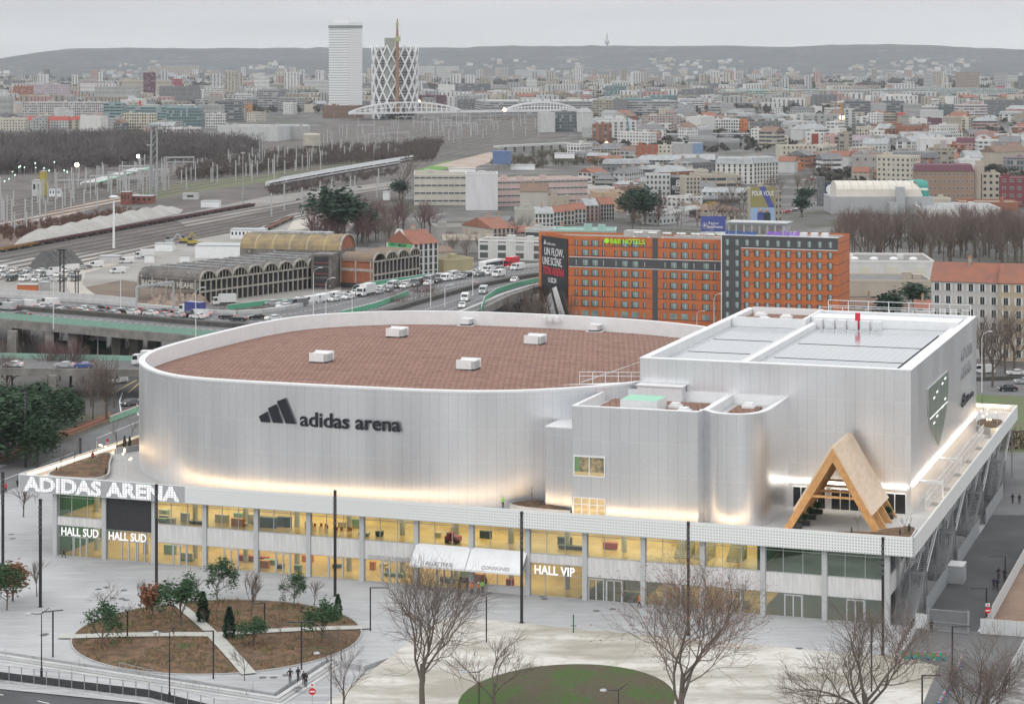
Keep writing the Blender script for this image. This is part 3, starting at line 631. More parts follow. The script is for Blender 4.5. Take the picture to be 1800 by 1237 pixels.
# adidas mark and lettering
NAVY = mat('midnight_letter', (.018, .02, .03), .35)
def mark(parent, ox, oz, h, place, th=.25):
    mb = MB()
    for k, (p) in enumerate([[(0, .22), (.29, .42), (.40, 0), (.08, 0)], [(.33, .56), (.62, .74), (.86, 0), (.52, 0)], [(.66, .86), (.96, 1.0), (1.34, 0), (.98, 0)]]):
        b = len(mb.v); n = 4
        for yy in (0, -th):
            for q in p: mb.v.append(place(ox+q[0]*h*1.0, yy, oz+q[1]*h))
        mb.f += [(b+4, b+5, b+6, b+7)[::-1], (b, b+1, b+2, b+3)]+[(b+i, b+(i+1) % 4, b+4+(i+1) % 4, b+4+i) for i in range(4)]; mb.m += [0]*6
    return mb.build('logo_mark', [NAVY], parent)
tilt = .028
mark(ar, 33.6, 22.0, 3.75*1.0, lambda x, y, z: (x*1.0+ (x-33.6)*.2, 2.2+y, z))
t_ = text('adidas arena', 3.0, 'logo_lettering', NAVY, ar, (40.2, 2.25, 21.75), ext=.06, bold=.06, sx=1.0)
bb = [v.co.x for v in t_.data.vertices]; t_.scale = (16.1/(max(bb)-min(bb)), 1, 1)
mark(ar, 0, 0, 2.1, lambda x, y, z: (127.8-y, 71.4+x*1.5, 18.7+z), .2)
t_ = text('adidas arena', 1.5, 'logo_lettering', NAVY, ar, (127.85, 76.2, 18.8), (R(90), 0, R(90)), ext=.1, bold=.05)
bb = [v.co.x for v in t_.data.vertices]; t_.scale = (9.2/(max(bb)-min(bb)), 1, 1)
t_ = text('ADIDAS\nARENA', 3.0, 'wall_lettering', GREYM, ar, (127.78, 71.5, 26.2), (R(90), 0, R(90)), ext=.05)
bb = [v.co.x for v in t_.data.vertices]; t_.scale = (13.0/(max(bb)-min(bb)), 1, 1)
# ---- lower block
MID = [(82.7, 1.9), (101.0, 2.3), (101.3, 4.4)]+resample([(101.9, 3.9), (103.0, 2.6), (104.6, 2.0), (106.4, 2.05), (108.2, 3.0), (109.4, 5.0), (109.9, 7.6), (109.95, 10)], .5, False)+[(109.95, 20), (82.9, 20)]
mb = MB(); mb.prism(MID[:-1], TZ, 26.9, 0, top=False, closed=False); mb.prism([(82.9, 20), (82.7, 1.9)], TZ, 26.9, 0, top=False, closed=False)
mb.build('lower_block_wall', [PANEL], ar, smooth=False)
im = inset(MID, .7); m = len(MID); k_ = MB(); o_ = inset(MID, -.05)
k_.v = [(p[0], p[1], 26.88) for p in o_]+[(p[0], p[1], 27.0) for p in o_]+[(p[0], p[1], 27.0) for p in im]+[(p[0], p[1], 25.6) for p in im]
for i in range(m):
    j = (i+1) % m
    for k in range(3): k_.f.append((k*m+i, k*m+j, (k+1)*m+j, (k+1)*m+i)); k_.m.append(0)
k_.build('parapet', [WHITE], ar)
MB().poly([(p[0], p[1], 25.7) for p in MID]).build('lower_block_roof', [CONC], ar)
MB().box(84.6, 4.4, 25.72, 99.2, 16.5, 26.0).box(103.4, 5.0, 25.72, 108.4, 9.4, 26.0).box(103.4, 10.2, 25.72, 107, 16, 26.0).build('planted_roof', [SED], ar)
MB().box(101.0, 4.4, 25.72, 101.9, 20, 26.98).build('parapet', [WHITE], ar)
MB().box(88.9, 4.9, 26.01, 94.3, 10.2, 27.7, 0, 1).box(89.4, 4.82, 26.4, 93.8, 4.9, 27.3).build('roof_housing', [WSTEEL, mat('mint_roof', (.3, .58, .43), .6)], ar)
for s, t in ((95.4, 11), (97.6, 7.4), (105.4, 14.5)): MB().box(s-.9, t-1, 26.01, s+.9, t+1, 26.35).box(s-.6, t-.7, 26.35, s+.6, t+.7, 26.7).build('skylight', [WHITE], ar)
MB().box(87.8, 17.5, 25.72, 94.6, 19.7, 27.9, 0).box(87.6, 17.3, 27.9, 94.8, 19.9, 28.05, 1).build('roof_screen', [WSTEEL, WHITE], ar)
MB().prism([(77.9, 4.3), (82.68, 3.9), (82.68, 18), (77.9, 18)], TZ, 23.3, 0, top=False).build('link_wall', [PANEL], ar)
MB().prism([(77.85, 4.25), (82.68, 3.85), (82.68, 18), (77.85, 18)], 23.3, 23.42).build('link_roof', [WHITE], ar)
# window and door in the lower block
mb = MB(); s0, s1, z0, z1 = 82.95, 87.6, 17.05, 19.95
for x0, x1, a, b in ((s0, s1, z0, z0+.14), (s0, s1, z1-.14, z1), (s0, s0+.14, z0+.14, z1-.14), (s1-.14, s1, z0+.14, z1-.14), ((s0+s1)/2-.07, (s0+s1)/2+.07, z0+.14, z1-.14)): mb.box(x0, 1.72, a, x1, 2.05, b)
w_ = mb.build('window', [WHITE], ar)
iq = NT('lit_room'); v_, x, y, z = iq.coord('Object')
c = iq.mix(iq.noise(v_, .9, 4, .4, .6), (.1, .1, .07), (.3, .24, .14)); c = iq.mix(iq.math('LESS_THAN', x, 83.8), c, (.12, .2, .1)); c = iq.mix(iq.math('LESS_THAN', z, 17.7), c, (.42, .33, .18))
ROOM = iq.set(Base_Color=c, Roughness=.2, Emission_Color=c, Emission_Strength=.35)
MB().box(s0+.14, 1.78, z0+.14, s1-.14, 1.8, z1-.14).build('pane', [ROOM], w_)
doors(82.95, 87.6, 1.95, TZ, 14.1, 4, gm=mat('lit_warm_glass', (.35, .26, .14), .1, var2=(.15, .12, .08), vscale=1.4, emit=(1, .72, .35), es=.35), tr=13.1)
# planters on the terrace
MUL = NT('bark_mulch'); v_, x, y, z = MUL.coord('Object')
c = MUL.mix(MUL.noise(v_, .7, 7, .4, .62), (.26, .155, .09), (.12, .08, .05)); c = MUL.mix(MUL.noise(v_, 4, 4, .6, .68), c, (.34, .27, .19)); c = MUL.mix(MUL.noise(v_, .22, 4, .58, .66, 0, .8), c, (.1, .13, .045))
b_ = MUL.n.new('ShaderNodeBump'); MUL.l.new(MUL.noise(v_, 3, 5), b_.inputs['Height']); b_.inputs['Strength'].default_value = .8; b_.inputs['Distance'].default_value = .3
MUL = MUL.set(Base_Color=c, Roughness=1, Normal=b_.outputs[0])
def planter(pts, z, wallh, parent=ar, wm=CONC, rise=.35):
    p = resample(pts, 1.0); i_ = inset(p, .25); mb = MB(); mb.prism(p, z, z+wallh, 0, top=False); n = len(p)
    for i in range(n): j = (i+1) % n; mb.poly([(p[i][0], p[i][1], z+wallh), (p[j][0], p[j][1], z+wallh), (i_[j][0], i_[j][1], z+wallh), (i_[i][0], i_[i][1], z+wallh)])
    mb.build('planter', [wm], parent)
    cx = sum(q[0] for q in i_)/n; cy = sum(q[1] for q in i_)/n; mb = MB(); K = 4
    R_ = [[(cx+(q[0]-cx)*(1-k/K), cy+(q[1]-cy)*(1-k/K), z+wallh-.08+rise*(1-(1-k/K)**2)) for q in i_] for k in range(K)]
    for k in range(K-1):
        for i in range(n): j = (i+1) % n; mb.poly([R_[k][i], R_[k][j], R_[k+1][j], R_[k+1][i]])
    mb.poly(R_[K-1]); mb.build('planter_soil', [MUL], parent, smooth=True)
planter([(-3.4, 3.6), (1.5, 2.6), (5.2, 3.6), (5.6, 6.2), (4.2, 9.5), (.6, 16), (-2.5, 22), (-4.6, 23), (-4.9, 12)], TZ, .55)
planter([(-4.9, 27), (-2.6, 27), (-.8, 34), (-.9, 47), (-4.9, 47)], TZ, 1.0)
planter([(72.3, 4.6), (74, 3.0), (78, 2.2), (82.3, 2.3), (82.4, 3.6), (77.7, 4.2), (76.6, 8.4), (73.6, 6.8)], TZ, .9)
planter([(116, .8), (121, .6), (130.2, .4), (130.6, 2.8), (130.2, 9), (128.2, 9.5), (127.6, 4.2), (121, 2.6)], TZ, .5)
planter([(128.9, 92), (131, 92), (131, 101), (127, 101), (127, 95)], TZ, 1.2)
# steel screens and steps in the east gallery
for t in range(8):
    railing([(129.3, 23+t*8.2, TZ), (129.3, 30.2+t*8.2, TZ)], 2.4, 'gallery_screen', sp=1.2, r=.07, rails=(1, .6, .1))
for k, t in enumerate((27, 39, 51, 63, 76, 88)):
    mb = MB()
    for i in range(6): mb.box(129.5, t+i*.32, TZ+.01, 131.2, t+.16+i*.32, TZ+.09+i*.03)
    mb.build('step_grating', [GREYM], ar)
# light ramps up to the terrace
def staircase(t0, t1, s0, s1, z1, mid):
    r_ = thing('staircase', None, None); r_.parent = ar
    for n_, (a, b, za, zb) in enumerate(((t0, mid-1.0, 0, z1/2), (mid+1.0, t1, z1/2, z1))):
        k = int((zb-za)/.165); mb = MB()
        for i in range(k): y = a+(b-a)*i/k; mb.box(s0+.1, y, za+(zb-za)*i/k+.1, s1-.1, y+(b-a)/k*.85, za+(zb-za)*i/k+.16)
        mb.build('flight', [GSTEEL], r_)
        for s in (s0, s1, (s0+s1)/2): MB().bar((s, a, za+.05), (s, b, zb+.05), .1, .35).bar((s, a, za+1.15), (s, b, zb+1.15), .08, .08).build('stringer', [WSTEEL if n_ else GSTEEL], r_)
    MB().box(s0, mid-1, z1/2-.1, s1, mid+1, z1/2).build('landing', [GSTEEL], r_)
    mb = MB()
    for s in (s0, s1):
        for y in (mid-1, mid+1, t1-.5): mb.box(s-.1, y-.1, 0, s+.1, y+.1, z1/2 if y < t1-1 else z1-1.4)
    mb.build('post', [GSTEEL], r_)
staircase(1.0, 24, 128.4, 131.1, 9.6, 11.5); staircase(28, 53, 128.4, 131.1, 9.6, 40); staircase(60, 84, 128.4, 131.1, 9.6, 72); staircase(90, 114, 128.4, 131.1, 9.6, 102)
# ---- timber gable frame on the terrace
tf = thing('timber_frame', 'tall A-shaped timber canopy with pale boarded slope on the arena terrace', 'canopy', A(119.4, 5, TZ), AANG)
wq = NT('orange_timber'); v_, x, y, z = wq.coord('Object')
TIM = wq.set(Base_Color=wq.mix(wq.noise(wq.mapping(v_, (1, 1, 1)), 1.2, 5), (.62, .35, .14), (.5, .26, .1)), Roughness=.6)
pq = NT('pale_board'); v_, x, y, z = pq.coord('Object')
PLY = pq.set(Base_Color=pq.mix(cell(pq, y, 1.2, 0, .02), pq.mix(pq.noise(pq.mapping(v_, (1, .4, 2)), .9, 5), (.72, .58, .44), (.62, .48, .35)), (.35, .22, .13)), Roughness=.6)
for k in range(4):
    y = k*4.1; mb = MB(); h = 11.45
    for sx, s in ((-6.85, -1), (6.8, 1)):
        p = Vector((sx, y, 0)); q = Vector((0, y, h)); d = (q-p).normalized(); nrm = Vector((d.z, 0, -d.x))*(-s)  # inward
        mb.v += [tuple(c) for c in (p+Vector((0, -.22, 0)), p+Vector((-s*1.15, -.22, 0)), q+Vector((0, -.22, -1.9)), q+Vector((0, -.22, 0)), p+Vector((0, .22, 0)), p+Vector((-s*1.15, .22, 0)), q+Vector((0, .22, -1.9)), q+Vector((0, .22, 0)))]
        b = len(mb.v)-8
        for f in ((0, 1, 2, 3), (7, 6, 5, 4), (0, 3, 7, 4), (1, 5, 6, 2), (0, 4, 5, 1)): mb.f.append(tuple(b+i for i in f)); mb.m.append(0)
    mb.build('rafter_frame', [TIM], tf)
    MB().box(-4.0, y-.12, 4.55, 4.0, y+.12, 4.85).build('tie_beam', [TIM], tf)
for s, zt in ((1, .26), (-1, .0)):
    p0 = Vector((0, -.25, 11.45)); lo = Vector((6.8*s, 0, 0)); f = .78
    q0 = Vector((6.8*s*f, -.25, 11.45*(1-f))); off = Vector((s*.86, 0, .5))*.3; y1 = 12.6
    mb = MB(); P = [p0+off*.05, q0+off*.05, q0+off, p0+off+Vector((0, 0, .0))]
    b = len(mb.v); mb.v = [tuple(c) for c in P]+[(c.x, y1, c.z) for c in P]
    for f_ in ((0, 1, 2, 3), (7, 6, 5, 4), (3, 2, 6, 7), (0, 4, 5, 1), (1, 5, 6, 2), (0, 3, 7, 4)): mb.f.append(f_); mb.m.append(0)
    mb.build('boarded_slope', [PLY], tf)

BEDO = struct(BEDMESH.build('planting_bed', [MUL], smooth=True))
g = random.Random(8); mb = MB()
for k in range(5200):
    a = g.random()*6.283; r = 18.6*g.random()**.5; s, t = bc[0]+r*math.cos(a), bc[1]+r*math.sin(a)
    if noise.noise(Vector((s*.22, t*.22, 1))) < -.08 or any(abs((s-pc[0])*(q[0][1]-pc[1])-(t-pc[1])*(q[0][0]-pc[0]))/math.hypot(q[0][0]-pc[0], q[0][1]-pc[1]) < 1.3 and (s-pc[0])*(q[0][0]-pc[0])+(t-pc[1])*(q[0][1]-pc[1]) > 0 for q in paths): continue
    c = A(s, t, bedz(s, t)-.05); d = Vector((g.gauss(0, .16), g.gauss(0, .16), g.uniform(.2, .65))); e_ = Vector((g.gauss(0, 1), g.gauss(0, 1), 0)).normalized()*.1; mb.poly([c-e_, c+e_, c+d], 0 if g.random() < .7 else 1)
tag(mb.build('ground_cover', [mat('dry_stems', (.3, .18, .1), .95, var2=(.2, .13, .07), vscale=.5), mat('moss_green', (.1, .15, .04), .9)], uv=False), 'brown and green low planting covering the round bed', 'ground cover', kind='stuff')
# ================================================================ trees
BARK = mat('grey_bark', (.15, .125, .105), .9, var=.35, vscale=2)
TWIG = mat('brown_twig', (.15, .115, .095), .9)
TWIGR = mat('reddish_twig', (.17, .105, .09), .9)
BUD = mat('dry_leaf', (.3, .14, .09), .9)
def leafmat(n, a, b): return mat(n, a, .75, var2=b, vscale=1.2)
EVG = leafmat('evergreen_leaf', (.045, .11, .035), (.02, .06, .025)); DKG = leafmat('dark_conifer', (.025, .07, .04), (.014, .035, .022))
PINE = leafmat('pine_needle', (.035, .085, .03), (.015, .04, .018)); RUST = leafmat('rust_leaf', (.3, .13, .06), (.2, .09, .05)); OLIVE = leafmat('olive_leaf', (.1, .13, .045), (.05, .075, .03))
def perp(d, r):
    a = Vector((r.gauss(0, 1), r.gauss(0, 1), r.gauss(0, 1))); a -= a.dot(d)*d; return a.normalized()
def limb(T, C, p, d, L, r, dep, md, g, spread, up, kids, tips, trunkdep=1, seg=3, mi=0):
    tgt = T if dep <= trunkdep else C; pts = [p]; rs = [r]; dd = d.copy(); q = p
    n = seg if dep < md-1 else (2 if dep < md else 1)
    for i in range(n):
        dd = (dd+perp(dd, g)*(.05 if dep == 0 else .27 if dep < md else .16)+Vector((0, 0, up*.12))).normalized(); q = q+dd*L/n; pts.append(q); rs.append(r*(1-.42*(i+1)/n) if dep < md else r*(.35 if i == n-1 else .7))
    tgt.tube(pts, rs, 6 if dep == 0 else (5 if dep == 1 else (4 if dep == 2 else 3)), 0, cap=False)
    if dep == md: tips.append((q, dd)); return
    k = kids[min(dep, len(kids)-1)]
    for i in range(k):
        f = .35+.65*(i+g.random())/k if dep else .45+.55*(i+.6)/k
        j = min(int(f*n), n-1); b = pts[j].lerp(pts[j+1], f*n-j)
        sp = spread*(.7+.6*g.random()); nd = (dd*math.cos(sp)+perp(dd, g)*math.sin(sp)+Vector((0, 0, up*.25))).normalized()
        limb(T, C, b, nd, L*(.62+.25*g.random()), max(rs[j]*.55, .012), dep+1, md, g, spread, up, kids, tips, trunkdep, seg)
    if dep > 0: limb(T, C, q, dd, L*.6, rs[-1], dep+1, md, g, spread, up, kids, tips, trunkdep, seg)
def leaves(C, tips, g, n, s, rad, mi):
    for q, d in tips:
        for _ in range(n):
            c = q+Vector((g.gauss(0, rad), g.gauss(0, rad), g.gauss(0, rad*.8))); a = perp(Vector((0, 0, 1)), g)*s*(.6+g.random()*.8); b = Vector((g.gauss(0, 1), g.gauss(0, 1), g.gauss(0, 1))).normalized()*s*(.5+g.random()*.6)
            C.poly([c-a, c+b*.6, c+a, c-b*.6], mi)
def tree(name, seed, h, trunk=.28, spread=.5, up=.5, kids=(4, 4, 4, 3), md=4, r0=.16, leaf=None, ln=6, ls=.16, lr=.3, tw=TWIG, flat=1.0, trunkdep=1, label=None, cat='tree'):
    g = random.Random(seed); T, C = MB(), MB(); tips = []
    limb(T, C, Vector((0, 0, -.1)), Vector((0, 0, 1)), h*trunk+.1, r0, 0, md, g, spread, up, kids, tips, trunkdep)
    mats = [tw]
    if leaf: mats.append(leaf); leaves(C, tips, g, ln, ls, lr, 1)
    zs = sorted(v[2] for v in C.v); top = zs[int(len(zs)*.985)]; k = h/top; xy = k*flat
    for M in (T, C): M.v = [(x*xy, y*xy, z*k) for x, y, z in M.v]
    t = thing(name, label or name, cat)
    T.build('trunk', [BARK], t, uv=False); C.build('crown', mats, t, uv=False); return t
def cone_tree(name, seed, h, w, leaf, n=900, ls=.16, trunk=.12, fill=.55):
    g = random.Random(seed); T, C = MB(), MB(); T.tube([(0, 0, -.05), (0, 0, h*.75)], [h*.018+.02, .02], 6)
    for i in range(n):
        f = g.random()**.8; z = h*(trunk+(1-trunk)*f); R_ = w/2*(1-f)**.6*(1-.35*max(0, .18-f)/.18)*(fill+(1-fill)*g.random())*(.85+.1*math.sin(f*19+seed)); a = g.random()*6.283
        c = Vector((R_*math.cos(a), R_*math.sin(a), z)); d = Vector((math.cos(a), math.sin(a), .3+g.gauss(0, .5))).normalized()*ls*(.7+g.random()); e_ = perp(d.normalized(), g)*ls*.5
        C.poly([c-d*.5, c+e_, c+d, c-e_], 0)
    t = thing(name, name, 'tree'); T.build('trunk', [BARK], t, uv=False); C.build('crown', [leaf], t, uv=False); return t
def hgt(yb, yt): return (yb-yt)/(yb-PY)*H
def put(proto, used, h0, px, yb, yt, label, rz=None, z=0, wide=1.0, group=None, g=random.Random(3)):
    """place a copy of a prototype whose own height is h0 at the ground seen at (px,yb), as tall as the photo shows it"""
    h = (yb-yt)/F*(F*(H-z)/(yb-PY)); k = h/h0; p = W(px, yb, z); rz = g.random()*6.28 if rz is None else rz
    if proto not in used: used.add(proto); o = proto; o.location = p; o.rotation_euler = (0, 0, rz); o.scale = (k*wide, k*wide, k); tag(o, label, None, group); return o
    return dup(proto, p, rz, label, (k*wide, k*wide, k), group)
USED = set()
# foreground planes
for i, (px, yb, yt, sd, lab, fl, lf) in enumerate(((742, 1296, 985, 11, 'large bare plane tree with forked grey trunk in front of the white awnings', 1.0, None), (1196, 1318, 985, 29, 'large winter tree holding some dry reddish leaves in front of the right glazing', 1.15, BUD), (1528, 1318, 1072, 37, 'bare tree with many upright limbs below the right corner of the podium', 1.25, None), (1712, 1330, 1108, 41, 'bare tree beside the service road among the graffiti barriers', 1.15, None), (603, 1272, 1118, 53, 'thin bare tree left of the big forked plane, beside a no-entry sign', 1.0, None), (868, 1262, 1128, 61, 'small bare tree at the left edge of the lawn mound', 1.3, None), (1440, 1345, 1150, 67, 'low bare crown between the two large trees at the bottom right', 1.2, None))):
    big = yb-yt > 200
    t = tree('plane_tree', sd, hgt(yb, yt), trunk=.3, spread=.62, up=.5, kids=(5, 4, 4, 3, 3) if big else (4, 4, 3, 3), md=5 if big else 4, r0=.3 if big else .13, flat=fl, tw=TWIG, leaf=lf, ln=1, ls=.1, lr=.12)
    t.location = W(px, yb); t.rotation_euler = (0, 0, sd); tag(t, lab, 'tree')
E1 = tree('evergreen_tree', 3, 6, trunk=.3, spread=.55, up=.35, kids=(7, 4, 3), md=3, r0=.09, leaf=EVG, ln=14, ls=.16, lr=.24, flat=.8)
E2 = tree('evergreen_tree', 8, 6, trunk=.22, spread=.5, up=.45, kids=(7, 4, 3), md=3, r0=.09, leaf=EVG, ln=13, ls=.15, lr=.24, flat=.8)
SB = tree('young_bare_tree', 5, 5, trunk=.25, spread=.38, up=.75, kids=(6, 4, 4), md=3, r0=.06)
SB2 = tree('young_bare_tree', 15, 5, trunk=.3, spread=.55, up=.5, kids=(5, 4, 4), md=3, r0=.05)
RU = tree('young_oak', 19, 5, trunk=.1, spread=.5, up=.4, kids=(8, 4, 3), md=3, r0=.06, leaf=RUST, ln=6, ls=.13, lr=.16, flat=.62)
C1 = cone_tree('conifer_shrub', 2, 4, 2.1, DKG, 1500); C2 = cone_tree('conifer_shrub', 7, 4, 1.9, EVG, 1300)
for pr, h0, px, yb, yt, lab, wd in (
    (E1, 6, 382, 1055, 984, 'broad evergreen tree at the far edge of the round planting bed', 1.15), (E2, 6, 318, 1106, 1016, 'tall open evergreen tree in the far left part of the round bed', 1.0), (E1, 6, 181, 1140, 1062, 'evergreen tree with thin reddish trunk at the left tip of the round bed', 1.2),
    (E2, 6, 445, 1138, 1088, 'squat evergreen tree beside the crossing of the bed paths', 1.3), (E2, 6, 566, 1132, 1060, 'bushy evergreen tree in the right part of the round bed', 1.1), (E1, 6, 517, 1064, 1006, 'slender evergreen tree at the back of the bed near the tall black mast', 1.0),
    (C1, 4, 357, 1100, 1040, 'dark columnar conifer beside the path in the upper bed', 1.0), (C1, 4, 403, 1128, 1066, 'small dark conical conifer where the bed paths meet', 1.0), (C2, 4, 594, 1088, 1044, 'green columnar conifer at the right end of the round bed', 1.0),
    (RU, 5, 268, 1088, 1029, 'young tree keeping its rust-brown leaves beside the bed path', 1.0),
    (SB2, 5, 181, 1078, 1024, 'bare bushy young tree at the upper left rim of the round bed', 1.6), (SB, 5, 247, 1074, 1018, 'bare upright young tree left of the rust-brown one', .9), (SB2, 5, 226, 1086, 1056, 'low bare shrub tree inside the upper left bed', 1.3), (SB, 5, 441, 1092, 1000, 'tall bare young tree in the middle of the far bed', 1.0),
    (SB, 5, 553, 1066, 1018, 'bare broom-shaped young tree at the far right rim of the round bed', 1.1), (SB2, 5, 497, 1060, 1014, 'bare young tree hidden behind the slender evergreen', 1.0), (SB2, 5, 430, 1196, 1124, 'bare young tree at the front edge of the round bed', 1.0), (SB, 5, 65, 1048, 984, 'single bare young tree on the open paving beside the leftmost full mast', 1.0),
    (SB2, 5, 300, 1058, 1012, 'faint bare young tree behind the open evergreen', 1.0), (SB2, 5, 278, 1138, 1100, 'thin sapling in the lower bed near the curved street lamp', .6), (SB, 5, 345, 1060, 1012, 'bare sapling between the two tall evergreens of the far bed', .8), (SB, 5, 306, 1130, 1094, 'thin sapling on the left path of the round bed', .6), (SB2, 5, 493, 1124, 1078, 'bare sapling at the right path of the bed', .9), (SB2, 5, 600, 1160, 1095, 'bare shrub tree outside the right rim of the round bed', 1.2),
    (SB, 5, 41, 908, 852, 'bare young tree in the small bed at the far left below the terrace corner', 1.3), (SB2, 5, 62, 884, 862, 'bare thin tree beside the steps at the far left', 1.0), (E1, 6, 12, 1072, 990, 'dark evergreen tree cut by the left edge of the picture', 1.2), (RU, 5, 22, 1056, 992, 'brownish young tree beside the evergreen at the left edge', 1.3)):
    put(pr, USED, h0, px, yb, yt, lab, wide=wd)
# terrace planting
SAP = tree('terrace_sapling', 31, 4, trunk=.35, spread=.35, up=.8, kids=(4, 3), md=2, r0=.04, tw=TWIG)
CY = cone_tree('small_cypress', 5, 1.6, .6, DKG, 500, .08)
for px, yb, yt, lab in ((107, 826, 772, 'bare sapling in the left terrace planter'), (130, 820, 762, 'taller bare sapling in the left terrace planter'), (160, 812, 778, 'bare sapling behind the globe lights on the left terrace'), (176, 822, 790, 'bare sapling nearest the globe lights on the left terrace'), (206, 790, 727, 'tall bare sapling in the long raised planter by the drum'), (232, 772, 730, 'leafier sapling at the drum end of the long raised planter'),
                        (936, 884, 850, 'leftmost bare sapling in the curved planter beside the lower silver block'), (960, 884, 852, 'second bare sapling in the curved planter beside the lower silver block'), (974, 886, 851, 'third bare sapling in the curved planter beside the lower silver block'), (994, 886, 852, 'bare sapling nearest the lower silver block in the curved planter'),
                        (1508, 933, 896, 'bare sapling in front of the timber frame on the terrace'), (1591, 938, 900, 'bare sapling in the corner planter right of the timber frame'), (1600, 930, 902, 'small bare sapling at the gallery end of the corner planter'), (1728, 722, 690, 'bare sapling in the far planter at the end of the gallery')):
    put(SAP, USED, 4, px, yb, yt, lab, z=TZ+.6)
for px, yb, yt, lab in ((219, 788, 766, 'small dark cypress in the raised planter, the left of two'), (228, 787, 767, 'small dark cypress in the raised planter, the right of two'), (99, 828, 819, 'tiny cypress at the left tip of the terrace planter'), (186, 835, 822, 'tiny cypress at the front of the left terrace planter'), (1582, 941, 930, 'tiny cypress in the corner planter right of the timber legs'), (1598, 936, 920, 'rounder small evergreen in the corner planter by the parapet'), (1497, 938, 926, 'tiny evergreen at the left end of the corner planter')):
    put(CY, USED, 1.6, px, yb, yt, lab, z=TZ+.6)
def planter_box():
    t = thing('planter_box', 'x', 'planter'); MB().box(-.75, -.35, 0, .75, .35, .62).box(-.68, -.28, .62, .68, .28, .64, 1).build('box', [mat('charcoal_box', (.03, .035, .04), .5), MUL], t)
    g = random.Random(4); C = MB()
    for i in range(260):
        a = g.random()*6.28; r = g.random()*.5; c = Vector((r*math.cos(a), r*.6*math.sin(a), .7+g.random()*.9*(1-r))); d = Vector((math.cos(a)*.3, math.sin(a)*.3, .25+g.random()*.3)); e_ = perp(d.normalized(), g)*.05; C.poly([c-e_, c+e_, c+d])
    C.build('plant', [EVG], t); return t
PB = planter_box(); 
for k, (px, yb, lab) in enumerate(((1414, 923, 'black planter box with a leafy plant, nearest the left timber foot'), (1425, 912, 'black planter box with a leafy plant, second from the left timber foot'), (1437, 902, 'black planter box with a tall plant in front of the glass doors'), (1561, 911, 'black planter box seen between the right timber legs'), (1400, 928, 'plant box half hidden behind the parapet at the left timber foot'))):
    p = W(px, yb, TZ)
    if k == 0: PB.location = p; PB.rotation_euler = (0, 0, AANG); PB['label'] = lab
    else: dup(PB, p, AANG, lab)
# globe lights
GL = mat('lit_globe', (1, .85, .6), .5, emit=(1, .74, .4), es=3.5)
def globes(name, pts, poles, lab, px0):
    t = thing(name, lab, 'string lights', px0); 
    for p, h in poles: q = p-px0; MB().tube([q, q+Vector((0, 0, h))], .04, 6).build('pole', [WSTEEL], t)
    for p, h in pts: q = p-px0; MB().ball((q.x, q.y, q.z+h), .16, 0, 10, 6).build('globe', [GL], t)
    return t
g = random.Random(9); base = A(4.8, 10, TZ)
globes('string_lights', [(A(-3+1.15*k+g.random(), 17-1.0*k+g.random()*3, TZ), 2.6+g.random()*.9) for k in range(11)], [(A(-3, 18, TZ), 3.4), (A(3.4, 13, TZ), 3.6), (A(5.9, 9.5, TZ), 3.6), (A(9, 6.0, TZ), 3.6)], 'warm globe lights on slim poles over the left terrace planter', base)
base = A(128.6, 93, TZ)
globes('string_lights', [(A(127.9+.3*k+g.random()*.6, 91+g.random()*6, TZ), 2.6+g.random()*1.6) for k in range(8)], [(A(128.2, 91, TZ), 4), (A(130.6, 96, TZ), 4.2)], 'warm globe lights on poles at the far end of the gallery', base)
# ================================================================ masts and lamps
def mast():
    t = thing('light_mast', 'x', 'mast'); MB().box(-.16, -.16, 0, .16, .16, 14.6).box(-.3, -.3, -.02, .3, .3, .04).build('post', [BLACK], t)
    mb = MB()
    for k in range(6): mb.box(-.2, -.22, 10.2+k*.7, .2, -.165, 10.6+k*.7)
    mb.build('lamp_head', [mat('lamp_glass', (.1, .1, .11), .3)], t); MB().box(-.18, -.18, 14.6, .18, .18, 15).build('cap', [BLACK], t); return t
m0 = mast()
for k, (px, yb, lab) in enumerate(((71, 1066, 'tall black square mast on the open paving at the left'), (275, 1034, 'tall black mast in front of the black screen, above the rust-brown tree'), (589, 1047, 'tall black mast behind the green columnar conifer'), (917, 1094, 'tall black mast right beside the second white awning'), (1210, 1116, 'tall black mast rising out of the large red-leaved tree'), (1552, 1150, 'tall black mast in front of the right podium corner'), (5, 1007, 'tall black mast cut by the left edge of the picture'), (45, 821, 'tall black mast in the street beyond the left terrace'), (247, 802, 'tall black mast just left of the silver drum'), (141, 862, 'black mast top showing above the left terrace planter'))):
    p = W(px, yb)
    if k == 0: m0.location = p; m0.rotation_euler = (0, 0, AANG); m0['label'] = lab
    else: dup(m0, p, AANG, lab, scale=(1, 1, .62) if k == 9 else None)
